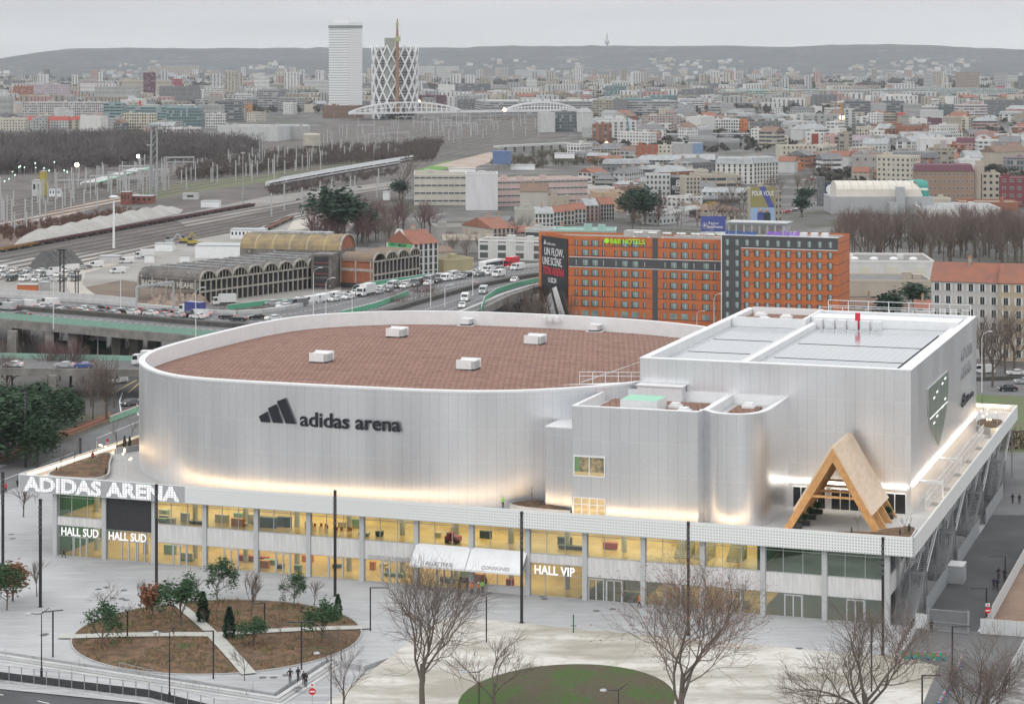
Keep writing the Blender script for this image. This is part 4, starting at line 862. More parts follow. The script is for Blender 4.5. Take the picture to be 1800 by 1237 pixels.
def lamp(px, yb, yt, kind, lab, ang=0.0, arm=2.6, m=BLACK):
    h = hgt(yb, yt); t = thing('street_lamp', lab, 'street lamp', W(px, yb), ang); mb = MB()
    if kind == 'curve':
        mb.tube([(0, 0, 0), (0, 0, h*.5), (0, 0, h)], [.09, .075, .05], 8); mb.tube([(.95, 0, h+.75), (.5, 0, h+.35), (0, 0, h), (-.6, 0, h-.05), (-1.3, 0, h+.02)], [.03, .05, .06, .05, .04], 6); mb.box(-.14, -.14, 0, .14, .14, 1.1); mb.build('post', [m], t)
        MB().lathe([(.02, h-.14), (.34, h-.1), (.42, h-.02), (.3, h+.08), (.05, h+.12)], 12, 0, -1.65).build('lamp_head', [GREYM], t)
    elif kind == 'hook':
        mb.tube([(0, 0, 0), (0, 0, h*.85), (.15, 0, h*.95), (.6, 0, h)], [.11, .08, .06, .05], 8); mb.build('post', [m], t); MB().box(.5, -.12, h-.08, 1.3, .12, h+.06).build('lamp_head', [WHITE], t)
    else:
        mb.box(-.09, -.09, 0, .09, .09, h); mb.build('post', [m], t); a0, a1 = (-.0, arm) if kind == 'L' else (-arm*.5, arm*.5)
        if kind != 'I': MB().bar((a0-.09, 0, h+.05), (a1, 0, h+.05+(.5 if kind == 'U' else 0)), .22, .1).build('lamp_arm', [m], t)
    return t
for a in ((855, 1128, 1048, 'U', 'black lamp post with short rising arm on the pale sand', 0, 1.3), (651, 1108, 1033, 'L', 'black L-shaped lamp left of the big forked plane', 0, 2.4), (530, 1176, 1093, 'T', 'black T-shaped lamp at the right path of the round bed', 0, 3.3), (375, 1192, 1109, 'L', 'black lamp with left arm at the front of the round bed', math.pi, 1.3), (465, 1112, 1060, 'L', 'black lamp with short arm over the far bed', math.pi+.3, 1.5), (93, 1154, 1074, 'T', 'black T-shaped lamp on the paving left of the round bed', .4, 2.6), (224, 1124, 1073, 'I', 'plain black post in the left part of the round bed', 0, 1),
          (73, 1190, 1078, 'curve', 'curved grey-headed street lamp nearest the left edge, by the steps', 0, 1), (298, 1232, 1110, 'curve', 'curved grey-headed street lamp in front of the round bed', 0, 1), (582, 1262, 1147, 'curve', 'curved street lamp beside the thin bare tree and no-entry sign', 0, 1), (842, 1290, 1180, 'curve', 'curved street lamp left of the lawn mound', 0, 1), (1087, 1320, 1212, 'curve', 'curved street lamp in front of the lawn mound', 0, 1),
          (1767, 1028, 978, 'L', 'black lamp with long left arm beside the hoarding on the service road', math.pi, 2.4), (1734, 1084, 1034, 'L', 'black lamp with long left arm above the no-entry sign at the gate', math.pi, 2.2), (1674, 1180, 1101, 'L', 'black lamp with right arm in front of the steel gate', 0, 2.2), (1621, 1250, 1187, 'L', 'low black lamp with right arm behind the bottom right trees', 0, 2.2), (1532, 1215, 1100, 'I', 'plain black post among the branches of the right corner tree', 0, 1), (254, 1030, 1000, 'I', 'x', 0, 1)):
    if a[4] != 'x': lamp(*a)
# green finger post
t = thing('finger_post', 'small dark green post with two little arms on the sand edge', 'post', W(1008, 1111)); MB().box(-.08, -.08, 0, .08, .08, 2.4).build('post', [mat('dark_green_paint', (.02, .12, .08), .5)], t); MB().box(-.4, -.03, .85, .4, .03, .93).build('arm', [BLACK], t)
# no entry signs
def disc_sign(px, yb, yt, lab, panel=True):
    h = hgt(yb, yt); t = thing('road_sign', lab, 'road sign', W(px, yb), 0); MB().tube([(0, 0, 0), (0, 0, h)], .04, 6).build('post', [GSTEEL], t)
    RED = mat('sign_red', (.6, .02, .03), .4); mb = MB(); n = 20
    P = [(.42*math.cos(6.2832*k/n), h-.55+.42*math.sin(6.2832*k/n)) for k in range(n)]
    mb.v = [(x, -.06, z) for x, z in P]+[(x, -.09, z) for x, z in P]; mb.f = [tuple(range(n, 2*n))]+[(k, (k+1) % n, n+(k+1) % n, n+k) for k in range(n)]; mb.m = [0]*(n+1); d = mb.build('disc', [RED], t)
    MB().box(-.29, -.11, h-.63, .29, -.095, h-.47).build('white_bar', [WHITE], d)
    if panel: MB().box(-.3, -.1, h, .3, -.06, h+.42).build('panel', [mat('sign_white', (.75, .75, .76), .5)], t).name; MB().box(-.14, -.115, h+.12, .14, -.1, h+.3).build('symbol', [RED], t)
disc_sign(549, 1240, 1206, 'round red no-entry sign with white bar beside the plaza steps'); disc_sign(1736, 1092, 1065, 'round red no-entry sign at the service road gate')
t = thing('road_sign', 'red and white chevron post sign in the street beyond the left terrace', 'road sign', W(189, 800)); MB().box(-.2, -.05, .3, .2, .05, 3.2).build('panel', [mat('sign_red', (.6, .02, .03), .4)], t); [MB().box(-.21, -.07, .6+k*.8, .21, -.055, .9+k*.8).build('white_stripe', [WHITE], t) for k in range(3)]
# ================================================================ people
def person_mesh(pose, seed):
    g = random.Random(seed); P = dict(pel=(0, 0, .95), spi=(0, 0, 1.15), che=(0, .0, 1.36), nec=(0, 0, 1.5), hea=(0, -.01, 1.62), top=(0, 0, 1.73))
    for s, n in ((-1, 'l'), (1, 'r')):
        P['sh'+n] = (s*.18, 0, 1.43); P['el'+n] = (s*.24, .02, 1.15); P['ha'+n] = (s*.24, -.06, .9); P['hi'+n] = (s*.09, 0, .9); P['kn'+n] = (s*.1, -.02, .5); P['fo'+n] = (s*.1, .02, .06); P['to'+n] = (s*.11, -.16, .03)
    if pose == 'walk':
        P.update(knl=(-.09, -.22, .52), fol=(-.09, -.25, .08), tol=(-.09, -.42, .06), knr=(.09, .1, .5), forr=(0, 0, 0)); P['for'] = (.09, .36, .12); P['tor'] = (.09, .22, .03); P['hal'] = (-.25, .2, .93); P['har'] = (.25, -.24, .98)
    elif pose == 'hips': P.update(ell=(-.38, .06, 1.2), elr=(.38, .06, 1.2), hal=(-.2, -.06, 1.0), har=(.2, -.06, 1.0))
    elif pose == 'front': P.update(ell=(-.27, -.05, 1.17), elr=(.27, -.05, 1.17), hal=(-.06, -.25, 1.14), har=(.07, -.25, 1.18))
    keys = ['pel', 'spi', 'che', 'nec', 'hea', 'top']+[a+n for n in 'lr' for a in ('sh', 'el', 'ha', 'hi', 'kn', 'fo', 'to')]; ix = {k: i for i, k in enumerate(keys)}
    ed = [('pel', 'spi'), ('spi', 'che'), ('che', 'nec'), ('nec', 'hea'), ('hea', 'top')]+[(a+n if a not in ('che', 'pel') else a, b+n) for n in 'lr' for a, b in (('che', 'sh'), ('sh', 'el'), ('el', 'ha'), ('pel', 'hi'), ('hi', 'kn'), ('kn', 'fo'), ('fo', 'to'))]
    rad = dict(pel=.15, spi=.145, che=.165, nec=.06, hea=.1, top=.075, sh=.085, el=.055, ha=.035, hi=.1, kn=.07, fo=.05, to=.04)
    me = bpy.data.meshes.new('p'); me.from_pydata([P[k] for k in keys], [(ix[a], ix[b]) for a, b in ed], []); o = bpy.data.objects.new('p', me); COL.objects.link(o)
    o.modifiers.new('s', 'SKIN'); bm = bmesh.new(); bm.from_mesh(me); ly = bm.verts.layers.skin.verify(); bm.verts.ensure_lookup_table()
    for k in keys: r = rad.get(k, rad.get(k[:-1], .05)); bm.verts[ix[k]][ly].radius = (r, r*(.75 if k in ('che', 'spi', 'pel') else 1)); bm.verts[ix[k]][ly].use_root = (k == 'pel')
    bm.to_mesh(me); bm.free(); o.modifiers.new('u', 'SUBSURF').levels = 1; bpy.context.view_layer.update()
    em = bpy.data.meshes.new_from_object(o.evaluated_get(bpy.context.evaluated_depsgraph_get())); bpy.data.objects.remove(o)
    mb = MB(); mb.v = [tuple(v.co) for v in em.vertices]
    for p in em.polygons:
        c = p.center; mb.f.append(tuple(p.vertices)); hand = min((Vector(P['ha'+n])-c).length for n in 'lr') < .07
        mb.m.append(2 if (c.z > 1.52 or hand) else (1 if c.z < .93 and abs(c.x) < .2 else (3 if c.z < .12 else 0)))
        if c.z < .13: mb.m[-1] = 3
    for n, s in (('l', -1), ('r', 1)):     # palm with five fingers
        h = Vector(P['ha'+n]); d = (h-Vector(P['el'+n])).normalized(); sd = Vector((0, 1, 0)) if abs(d.y) < .8 else Vector((1, 0, 0)); sd = (sd-sd.dot(d)*d).normalized(); cu = d.cross(sd).normalized()*(-s)
        mb.tube([h, h+d*.05, h+d*.09], [.03, .036, .03], 6, 2)
        for k, L in enumerate((.055, .07, .075, .068)): b = h+d*.085+sd*(k-1.5)*.017; mb.tube([b, b+d*L*.55, b+d*L*.85+cu*.02], [.0095, .009, .006], 4, 2)
        mb.tube([h+d*.03-sd*.03, h+d*.06-sd*.055, h+d*.085-sd*.058], [.011, .01, .007], 4, 2)
    mb.tube([(0, -.095, 1.64), (0, -.128, 1.605)], [.01, .016], 4, 2); mb.box(-.045, -.105, 1.645, -.02, -.095, 1.657, 3); mb.box(.02, -.105, 1.645, .045, -.095, 1.657, 3); mb.box(-.025, -.1, 1.565, .025, -.09, 1.573, 1)
    for s in (-1, 1): mb.ball((s*.1, .0, 1.63), .022, 2, 6, 4)
    return mb
SKIN = mat('skin', (.45, .28, .2), .6); SHOE = mat('dark_shoe', (.02, .02, .02), .5)
PM = {}
def person(pos, rz, pose, top, trousers, lab, head='hair', hc=(.03, .02, .015)):
    if pose not in PM: PM[pose] = person_mesh(pose, 1)
    key = lambda c: 'cloth_%02d_%02d_%02d' % tuple(int(k*99) for k in c)
    t = thing('person', lab, 'person', pos, rz); PM[pose].build('body', [mat(key(top), top, .8), mat(key(trousers), trousers, .85), SKIN, SHOE], t, smooth=True, uv=False)
    mb = MB(); c = (0, .012, 1.655); r = .118 if head == 'hair' else .135
    mb.lathe([(r*math.cos(a), c[2]+r*math.sin(a)) for a in [k*math.pi/2/5 for k in range(-1, 6)] if True][:7], 10, 0, 0, .012)
    mb.build('hair' if head == 'hair' else 'helmet', [mat(key(hc), hc, .6)], t, smooth=True)
    return t
BK, NV, DK = (.02, .02, .025), (.03, .04, .08), (.045, .04, .04); OR, GN = (.95, .22, .04), (.35, .85, .1)
for px, py, rz, pose, top, tr, lab, hd, hc, z in (
    (112, 980, 1.6, 'walk', (.25, .04, .04), BK, 'person in dark red top walking past the left glazed hall', 'hair', BK, 0), (808, 1036, .4, 'stand', (.16, .12, .09), DK, 'person in brown coat standing alone at the left of the awning group', 'hair', DK, 0),
    (821, 1037, 0, 'front', (.09, .07, .06), DK, 'person in dark coat, second from the left under the awning', 'hair', DK, 0), (831, 1032, 3, 'stand', (.12, .1, .03), DK, 'person in dark olive jacket half hidden behind the orange vests', 'hair', BK, 0), (829, 1044, 3.1, 'stand', OR, NV, 'worker in orange vest and red helmet outside the second awning', 'helmet', (.8, .08, .05), 0),
    (841, 1044, 3.2, 'front', OR, NV, 'worker in orange vest and white helmet with a dark backpack', 'helmet', (.85, .85, .85), 0), (848, 1041, 2.6, 'hips', GN, BK, 'worker in bright green vest outside the second awning', 'hair', BK, 0), (854, 1034, 2.2, 'stand', (.15, .03, .03), BK, 'person in dark red and black jacket at the right of the awning group', 'hair', BK, 0),
    (1124, 1068, 1.2, 'walk', OR, NV, 'worker in orange vest walking past the right glazing', 'helmet', (.9, .25, .05), 0), (1229, 1108, .5, 'stand', (.14, .09, .07), (.05, .03, .06), 'person in brown jacket behind the red-leaved tree', 'hair', DK, 0), (1637, 1111, 0, 'front', BK, BK, 'guard in black standing in front of the steel gate', 'hair', BK, 0),
    (1747, 1036, 2.8, 'walk', NV, BK, 'person with dark blue backpack walking, front left of the road group', 'hair', DK, 0), (1753, 1037, 3, 'walk', BK, BK, 'person in black walking, front right of the road group', 'hair', DK, 0), (1755, 1018, .4, 'hips', BK, BK, 'person in black at the back of the group on the service road', 'hair', BK, 0), (1766, 1020, 0, 'stand', BK, BK, 'person in black beside the lamp post on the service road', 'hair', BK, 0),
    (1780, 885, 3, 'walk', BK, BK, 'person in black far up the service road, the left of two', 'hair', BK, 0), (1792, 886, 3, 'stand', (.04, .04, .05), BK, 'larger person in black far up the service road, the right of two', 'hair', BK, 0),
    (510, 1199, .1, 'hips', BK, BK, 'person in black with hands on hips on the paving by the steps', 'hair', BK, 0), (524, 1197, .2, 'walk', BK, BK, 'person in long black coat striding beside the steps', 'hair', BK, 0), (534, 1204, .3, 'stand', BK, BK, 'person in black with a cap between two others on the steps', 'hair', BK, -.0), (538, 1207, -.2, 'front', DK, BK, 'person in black holding hands together at the foot of the trio', 'hair', BK, -.3),
    (438, 862, 1, 'stand', (.2, .15, .1), DK, 'person with dark hair seen above the left part of the parapet', 'hair', BK, TZ), (500, 868, 0, 'stand', (.9, .25, .08), DK, 'worker in orange seen above the parapet in front of the drum', 'helmet', (.9, .3, .1), TZ), (884, 893, .5, 'front', GN, DK, 'worker in bright green vest on the terrace beside the curved planter', 'helmet', (.85, .85, .85), TZ), (163, 812, .5, 'stand', (.4, .05, .05), DK, 'person in red among the globe lights on the left terrace', 'hair', BK, TZ),
    (10, 866, 0, 'stand', (.6, .04, .04), BK, 'person in red by the street at the far left', 'hair', BK, 0), (31, 859, .4, 'stand', BK, BK, 'person in black by the street at the far left', 'hair', BK, 0)):
    person(W(px, py, z), rz, pose, top, tr, lab, hd, hc)
# ================================================================ barriers, rails, hoardings
def group_line(name, p0, p1, n, maker, lab, cat, group, labs=None):
    proto = None; out = []
    d = (p1-p0)/n; rz = math.atan2(d.y, d.x)
    for k in range(n):
        p = p0+d*k
        if proto is None: proto = maker(d.length); proto.location = p; proto.rotation_euler = (0, 0, rz); tag(proto, lab, cat, group)
        else: dup(proto, p, rz, lab, group=group)
def barrier(L):
    t = thing('barrier_panel', 'x', 'barrier'); MB().box(-.04, -.04, 0, .04, .04, 2.0).build('post', [GSTEEL], t); MB().box(-.3, -.2, 0, .3, .2, .12).build('foot', [CONC], t)
    mb = MB(); mb.bar((.04, 0, 1.95), (L-.04, 0, 1.95), .035, .035); mb.bar((.04, 0, .2), (L-.04, 0, .2), .035, .035); mb.bar((L-.06, 0, .2), (L-.06, 0, 1.95), .035, .035); mb.build('frame', [GSTEEL], t); MB().box(.06, -.02, .22, L-.06, .02, 1.15).build('sheet', [mat('dark_tarpaulin', (.05, .055, .06), .7, var=.5, vscale=1.5)], t); return t
group_line('barrier_panel', W(-70, 1188, -.6), W(262, 1228, -.6), 15, barrier, 'wire barrier panel with black sheeting in the row along the avenue', 'barrier', 'barrier panels along the avenue')
group_line('barrier_panel', W(262, 1228, -.6), W(400, 1262, -.6), 6, barrier, 'wire barrier panel with black sheeting beyond the bend at the bottom edge', 'barrier', 'barrier panels at the bottom edge')
def handrail(px, py, lab, z=0):
    t = thing('handrail', lab, 'handrail', W(px, py, z), AANG); mb = MB(); mb.tube([(0, 0, 0), (0, 0, .95), (0, -1.9, .35), (0, -1.9, -.6)], .035, 6); mb.tube([(0, 0, .5), (0, -1.9, -.1)], .03, 6); mb.build('rail', [GSTEEL], t); MB().box(-.1, -.1, 0, .1, .1, .02).build('base_plate', [GSTEEL], t)
handrail(10, 1152, 'short steel handrail on the steps at the far left'); handrail(139, 1168, 'short steel handrail on the steps left of the round bed'); handrail(445, 1209, 'short steel handrail on the steps near the corner of the plaza')
t = thing('ramp_railing', 'long low steel railing with many posts along the ramp in front of the round bed', 'railing'); p0, p1 = W(210, 1178), W(384, 1219)
MB().bar(p0+Vector((0, 0, 1)), p1+Vector((0, 0, 1)), .05, .05).build('top_rail', [GSTEEL], t)
for k in range(17): q = p0.lerp(p1, k/16); MB().bar(q, q+Vector((0, 0, 1)), .05, .05).build('post', [GSTEEL], t)
def hoard(L):
    t = thing('hoarding_panel', 'x', 'hoarding'); mb = MB()
    for k in range(8): mb.box(.02, -.03+.015*(k % 2), .1+k*.25, L-.02, .03+.015*(k % 2), .1+(k+1)*.25-.01)
    mb.build('sheet', [mat('pale_corrugated_sheet', (.6, .62, .62), .5, var=.12, vscale=1)], t); MB().box(L*.45, .04, 0, L*.45+.28, .1, 2.15).build('timber_post', [mat('yellow_timber', (.5, .33, .13), .7)], t); return t
group_line('hoarding_panel', W(1744, 1092), W(1815, 962), 14, hoard, 'pale hoarding panel with a timber post along the brown building site', 'hoarding', 'hoarding along the building site')
group_line('hoarding_panel', W(1742, 1262), W(1812, 1130), 10, hoard, 'pale hoarding panel with a timber post at the bottom right corner', 'hoarding', 'hoarding at the bottom right corner')
group_line('hoarding_panel', W(1723, 1114), W(1830, 1122), 5, hoard, 'white corrugated hoarding panel facing the camera at the right edge', 'hoarding', 'white hoarding beside the gate')
group_line('hoarding_panel', W(1609, 1104), W(1630, 1107), 1, hoard, 'single white corrugated panel left of the steel gate', 'hoarding', None)
t = thing('steel_gate', 'grey barred steel gate closing the service road', 'gate', W(1632, 1108)); p1 = W(1702, 1114)-W(1632, 1108); mb = MB()
for z in (.15, 1.3, 2.9): mb.bar((0, 0, z), p1+Vector((0, 0, z)), .09, .09)
mb.build('frame', [GSTEEL], t); mb = MB()
for k in range(40): q = p1*(k/40); mb.bar(q+Vector((0, 0, .15)), q+Vector((0, 0, 2.9)), .035, .035)
mb.build('bars', [GSTEEL], t)
for q in (Vector((0, 0, 0)), p1): MB().box(q.x-.12, q.y-.12, 0, q.x+.12, q.y+.12, 3.1).build('gate_post', [GSTEEL], t)
# mesh screens along the service road
def screen(L):
    t = thing('mesh_screen', 'x', 'screen fence'); MB().box(0, -.02, .1, L-.03, .02, 2.6).build('mesh', [mat('grey_mesh', (.33, .35, .36), .6, var=.2, vscale=1)], t); MB().box(-.05, -.05, 0, .05, .05, 2.7).build('post', [GSTEEL], t); return t
for a, b, n, lb in ((7, 26.5, 8, 'nearest the gate'), (37, 62, 9, 'beside the middle stair'), (70, 93, 8, 'farthest up the road')): group_line('mesh_screen', A(131.9, a), A(131.9, b), n, screen, 'grey mesh fence panel below the stairs '+lb, 'fence', 'mesh fence '+lb)
t = thing('site_cabin', 'ribbed grey site box with a red-topped roof between the stair fences', 'cabin', A(131.9, 27.2), AANG); MB().box(0, 0, 0, 2.2, 3.4, 2.5).build('body', [GREYM], t); MB().box(-.05, -.05, 2.5, 2.25, 3.45, 2.6).build('roof', [WSTEEL], t); MB().box(-.06, .6, .1, 0, 1.6, 2.1).build('door', [GSTEEL], t)
# graffiti barriers
gqs = NT('graffiti_print'); v_, x, y, z = gqs.coord('Object'); vo = gqs.n.new('ShaderNodeTexVoronoi'); gqs.l.new(v_, vo.inputs[0]); vo.inputs['Scale'].default_value = 2.2
hs = gqs.n.new('ShaderNodeHueSaturation'); gqs.l.new(vo.outputs['Color'], hs.inputs['Color']); hs.inputs['Saturation'].default_value = 1.3; hs.inputs['Value'].default_value = .45
GRA = gqs.set(Base_Color=gqs.mix(gqs.math('LESS_THAN', vo.outputs['Distance'], .16), hs.outputs[0], (.7, .7, .7)), Roughness=.6)
def gbar(L):
    t = thing('printed_barrier', 'x', 'barrier'); MB().box(0, -.15, 0, L-.06, .15, 1.0).build('panel', [GRA], t); MB().box(.1, -.25, 0, .4, .25, .1).build('foot', [WSTEEL], t); return t
group_line('printed_barrier', W(1584, 1157), W(1664, 1160), 3, gbar, 'low barrier printed with colourful graffiti across the access lane', 'barrier', 'graffiti barriers across the lane')
group_line('printed_barrier', W(1692, 1164), W(1650, 1250), 8, gbar, 'low barrier printed with colourful graffiti in the slanting row', 'barrier', 'graffiti barriers in the slanting row')
# bollards
bl = thing('bollard', 'x', 'bollard'); MB().lathe([(.1, 0), (.1, .85), (.06, .95)], 8).build('post', [mat('rusty_brown', (.09, .05, .04), .8)], bl); MB().lathe([(.14, 0), (.14, .06)], 8).build('base', [BLACK], bl)
for k in range(9):
    p = W(1580+k*3.2, 1142-k*5.5); lb = 'short dark bollard in the row beside the podium corner'
    if k == 0: bl.location = p; tag(bl, lb, None, 'bollards beside the podium corner')
    else: dup(bl, p, 0, lb, group='bollards beside the podium corner')
# manhole covers
mh = MB().lathe([(.5, .004), (.5, .02)], 16).mesh('manhole_cover', [mat('cast_iron', (.13, .13, .13), .7)])
for k, (px, py) in enumerate(((173, 1035), (187, 1032), (218, 1037), (214, 1052), (222, 1054), (199, 1051), (76, 1116), (80, 1114), (503, 1186), (481, 1190), (462, 1190), (524, 1208), (954, 1048), (957, 1052), (1048, 1073), (1077, 1070), (822, 1056), (20, 939), (22, 946), (1405, 1139))):
    o = link('manhole_cover', mh, None, W(px, py)); tag(o, 'small dark manhole cover set flush in the grey paving', 'manhole cover', 'manhole covers in the paving')
# street beyond the left terrace
sheet('verge', fromPX([(-60, 815), (0, 798), (120, 752), (250, 700), (262, 712), (120, 768), (0, 812), (-60, 834)]), .01, MUL)
sheet('street', fromPX([(-60, 842), (0, 822), (120, 776), (262, 716), (262, 762), (150, 808), (0, 868), (-60, 893)]), .012, ASP2)
sheet('side_road', fromPX([(150, 652), (262, 650), (262, 712), (200, 740), (185, 700)]), .014, ASP)
for a, b, w_ in (((0, 845), (60, 822), .2), ((70, 818), (130, 795), .2), ((170, 770), (250, 738), .2)): mb = MB(); mb.bar(W(*a, .02), W(*b, .02), w_, .01); struct(mb.build('lane_marking', [LINE]))
for a, b in (((195, 692), (240, 668)), ((225, 690), (246, 672))): mb = MB(); mb.bar(W(*a, .03), W(*b, .03), .3, .01); struct(mb.build('lane_marking', [YLINE]))
for pts in ([(215, 690), (210, 705), (213, 726)], [(243, 700), (240, 715), (243, 730)]): mb = MB(); [mb.bar(W(*a, .03), W(*b, .03), .3, .01) for a, b in zip(pts, pts[1:])]; struct(mb.build('lane_marking', [LINE]))
mb = MB(); mb.bar(W(-20, 812, .1), W(255, 708, .1), .5, .1); struct(mb.build('kerb', [mat('red_kerb', (.4, .1, .08), .8)]))
t = thing('guard_wall', 'pale green low guard wall where the side road passes under the ramp', 'wall', W(194, 742)); d = W(246, 722)-W(194, 742); MB().bar((0, 0, .6), d+Vector((0, 0, .6)), .3, 1.2).build('panel', [mat('pale_green_paint', (.3, .55, .4), .6, var=.2, vscale=.5)], t); MB().bar((0, 0, 1.25), d+Vector((0, 0, 1.25)), .1, .08).build('rail', [WSTEEL], t)
PN = tree('pine_tree', 71, 9, trunk=.3, spread=.8, up=.05, kids=(7, 5, 4), md=3, r0=.16, leaf=PINE, ln=16, ls=.3, lr=.5)
for k, (px, yb, yt, wd) in enumerate(((12, 806, 690, 1.1), (52, 800, 688, .9), (84, 772, 680, .9), (112, 748, 690, .8), (-12, 815, 700, 1.2), (36, 778, 684, 1.0), (128, 742, 694, .8), (66, 820, 735, .7))):
    put(PN, USED, 9, px, yb, yt, 'dark green pine tree in the clump left of the drum', wide=wd, group='pines left of the drum')
# ================================================================ generic buildings
def facade(name, wx, wz, fx=(.28, .72), fz=(.3, .75), glassc=(.06, .075, .085), bands=False, var=.1):
    q = NT(name); uv, x, y, _ = q.coord('UV'); oi = q.n.new('ShaderNodeObjectInfo')
    c = q.mix(q.noise(q.mapping(uv, (.25, .06, 1)), 1, 5, .4, .7, 0, var*2.2), oi.outputs['Color'], (.12, .115, .105))
    m = cell(q, y, wz, *fz)
    if not bands: m = q.math('MULTIPLY', m, cell(q, x, wx, *fx))
    w_ = q.white(q.math('FLOOR', q.math('DIVIDE', x, wx)), q.math('FLOOR', q.math('DIVIDE', y, wz)))
    gc = q.mix(q.math('GREATER_THAN', w_, .8), glassc, (.34, .35, .35))
    return q.set(Base_Color=q.mix(m, c, gc), Roughness=q.math('MULTIPLY_ADD', m, -.6, .85))
FAC = dict(grid=facade('facade_small_windows', 3.1, 3.0), wide=facade('facade_wide_windows', 4.2, 3.1, (.15, .85), (.35, .8)), band=facade('facade_ribbon_glass', 6.5, 3.4, (.03, .97), (.38, .85)),
           glass=facade('facade_curtain_wall', 2.2, 3.6, (.08, .92), (.12, .9), (.075, .115, .125)), dark=facade('facade_dark_grid', 2.6, 3.2, (.2, .8), (.2, .8), (.03, .04, .045)), bal=facade('facade_balconies', 7.0, 2.9, (.1, .55), (.25, .95), (.11, .12, .12)),
           tower=facade('facade_tower_slats', 3.0, 3.1, (0, 1), (.55, .9), (.2, .22, .24), bands=True), plain=facade('facade_blank', 9, 9, (.0, .0), (0, 0)), slit=facade('facade_tall_slits', 1.6, 8, (.3, .6), (.2, .85), (.1, .105, .11)))
q = NT('tinted_roof'); v_, x, y, z = q.coord('Object'); oi = q.n.new('ShaderNodeObjectInfo'); ROOFM = q.set(Base_Color=q.mix(q.noise(v_, .35, 5, .35, .7, 0, .45), oi.outputs['Color'], (.1, .095, .09)), Roughness=.85)
q = NT('tinted_plain'); oi = q.n.new('ShaderNodeObjectInfo'); TINT = q.set(Base_Color=oi.outputs['Color'], Roughness=.7)
CC = dict(white=(.66, .655, .64), cream=(.56, .52, .44), beige=(.46, .41, .34), grey=(.4, .4, .395), lgrey=(.53, .535, .53), dgrey=(.2, .205, .21), black=(.05, .055, .06), pink=(.56, .43, .41), rose=(.47, .3, .27), brick=(.32, .14, .09), red=(.4, .07, .05), orange=(.55, .17, .05), brown=(.24, .16, .12), crimson=(.42, .035, .09), plum=(.16, .06, .09), glass=(.3, .36, .37), teal=(.22, .33, .34), concrete=(.36, .35, .33), tile=(.32, .13, .085), slate=(.2, .205, .215), zinc=(.4, .42, .43), tar=(.24, .235, .22), tan=(.36, .32, .26), gold=(.5, .36, .12), blue=(.14, .22, .4), olive=(.3, .3, .2), mint=(.35, .5, .45), green=(.1, .4, .2), mauve=(.33, .27, .29))
OCC = []                                       # footprints already taken, world xy boxes
WINM = {}
def winmesh(w_, h, kind=0):
    k = (round(w_, 2), round(h, 2), kind)
    if k not in WINM:
        mb = MB(); t = .09; mb.box(-w_/2-t, -.06, -h/2-t, w_/2+t, .1, -h/2); mb.box(-w_/2-t, -.04, h/2, w_/2+t, .1, h/2+t); mb.box(-w_/2-t, -.04, -h/2, -w_/2, .1, h/2); mb.box(w_/2, -.04, -h/2, w_/2+t, .1, h/2); mb.box(-.03, -.03, -h/2, .03, .0, h/2)
        mb.poly([(-w_/2, 0, -h/2), (w_/2, 0, -h/2), (w_/2, 0, h/2), (-w_/2, 0, h/2)], 1)
        if kind == 2: mb.box(w_*.5+.1, -.07, -h/2, w_*.5+.1+w_*.4, -.02, h/2, 0); mb.box(-w_*.9-.1, -.07, -h/2, -w_*.5-.1, -.02, h/2, 0)
        WINM[k] = mb.mesh('window', [[mat('grey_window_frame', (.3, .3, .3), .6), DGLASS], [mat('white_window_frame', (.62, .62, .6), .6), mat('grey_blue_glass', (.12, .14, .15), .15, var=.5, vscale=.5)], [mat('shutter_white', (.6, .59, .57), .7), DGLASS]][kind])
    return WINM[k]
def width_to(p, px1, a):
    k = (px1-PX)/F; c, s = math.cos(a), math.sin(a); return (k*p.y-p.x)/(c-s*k)
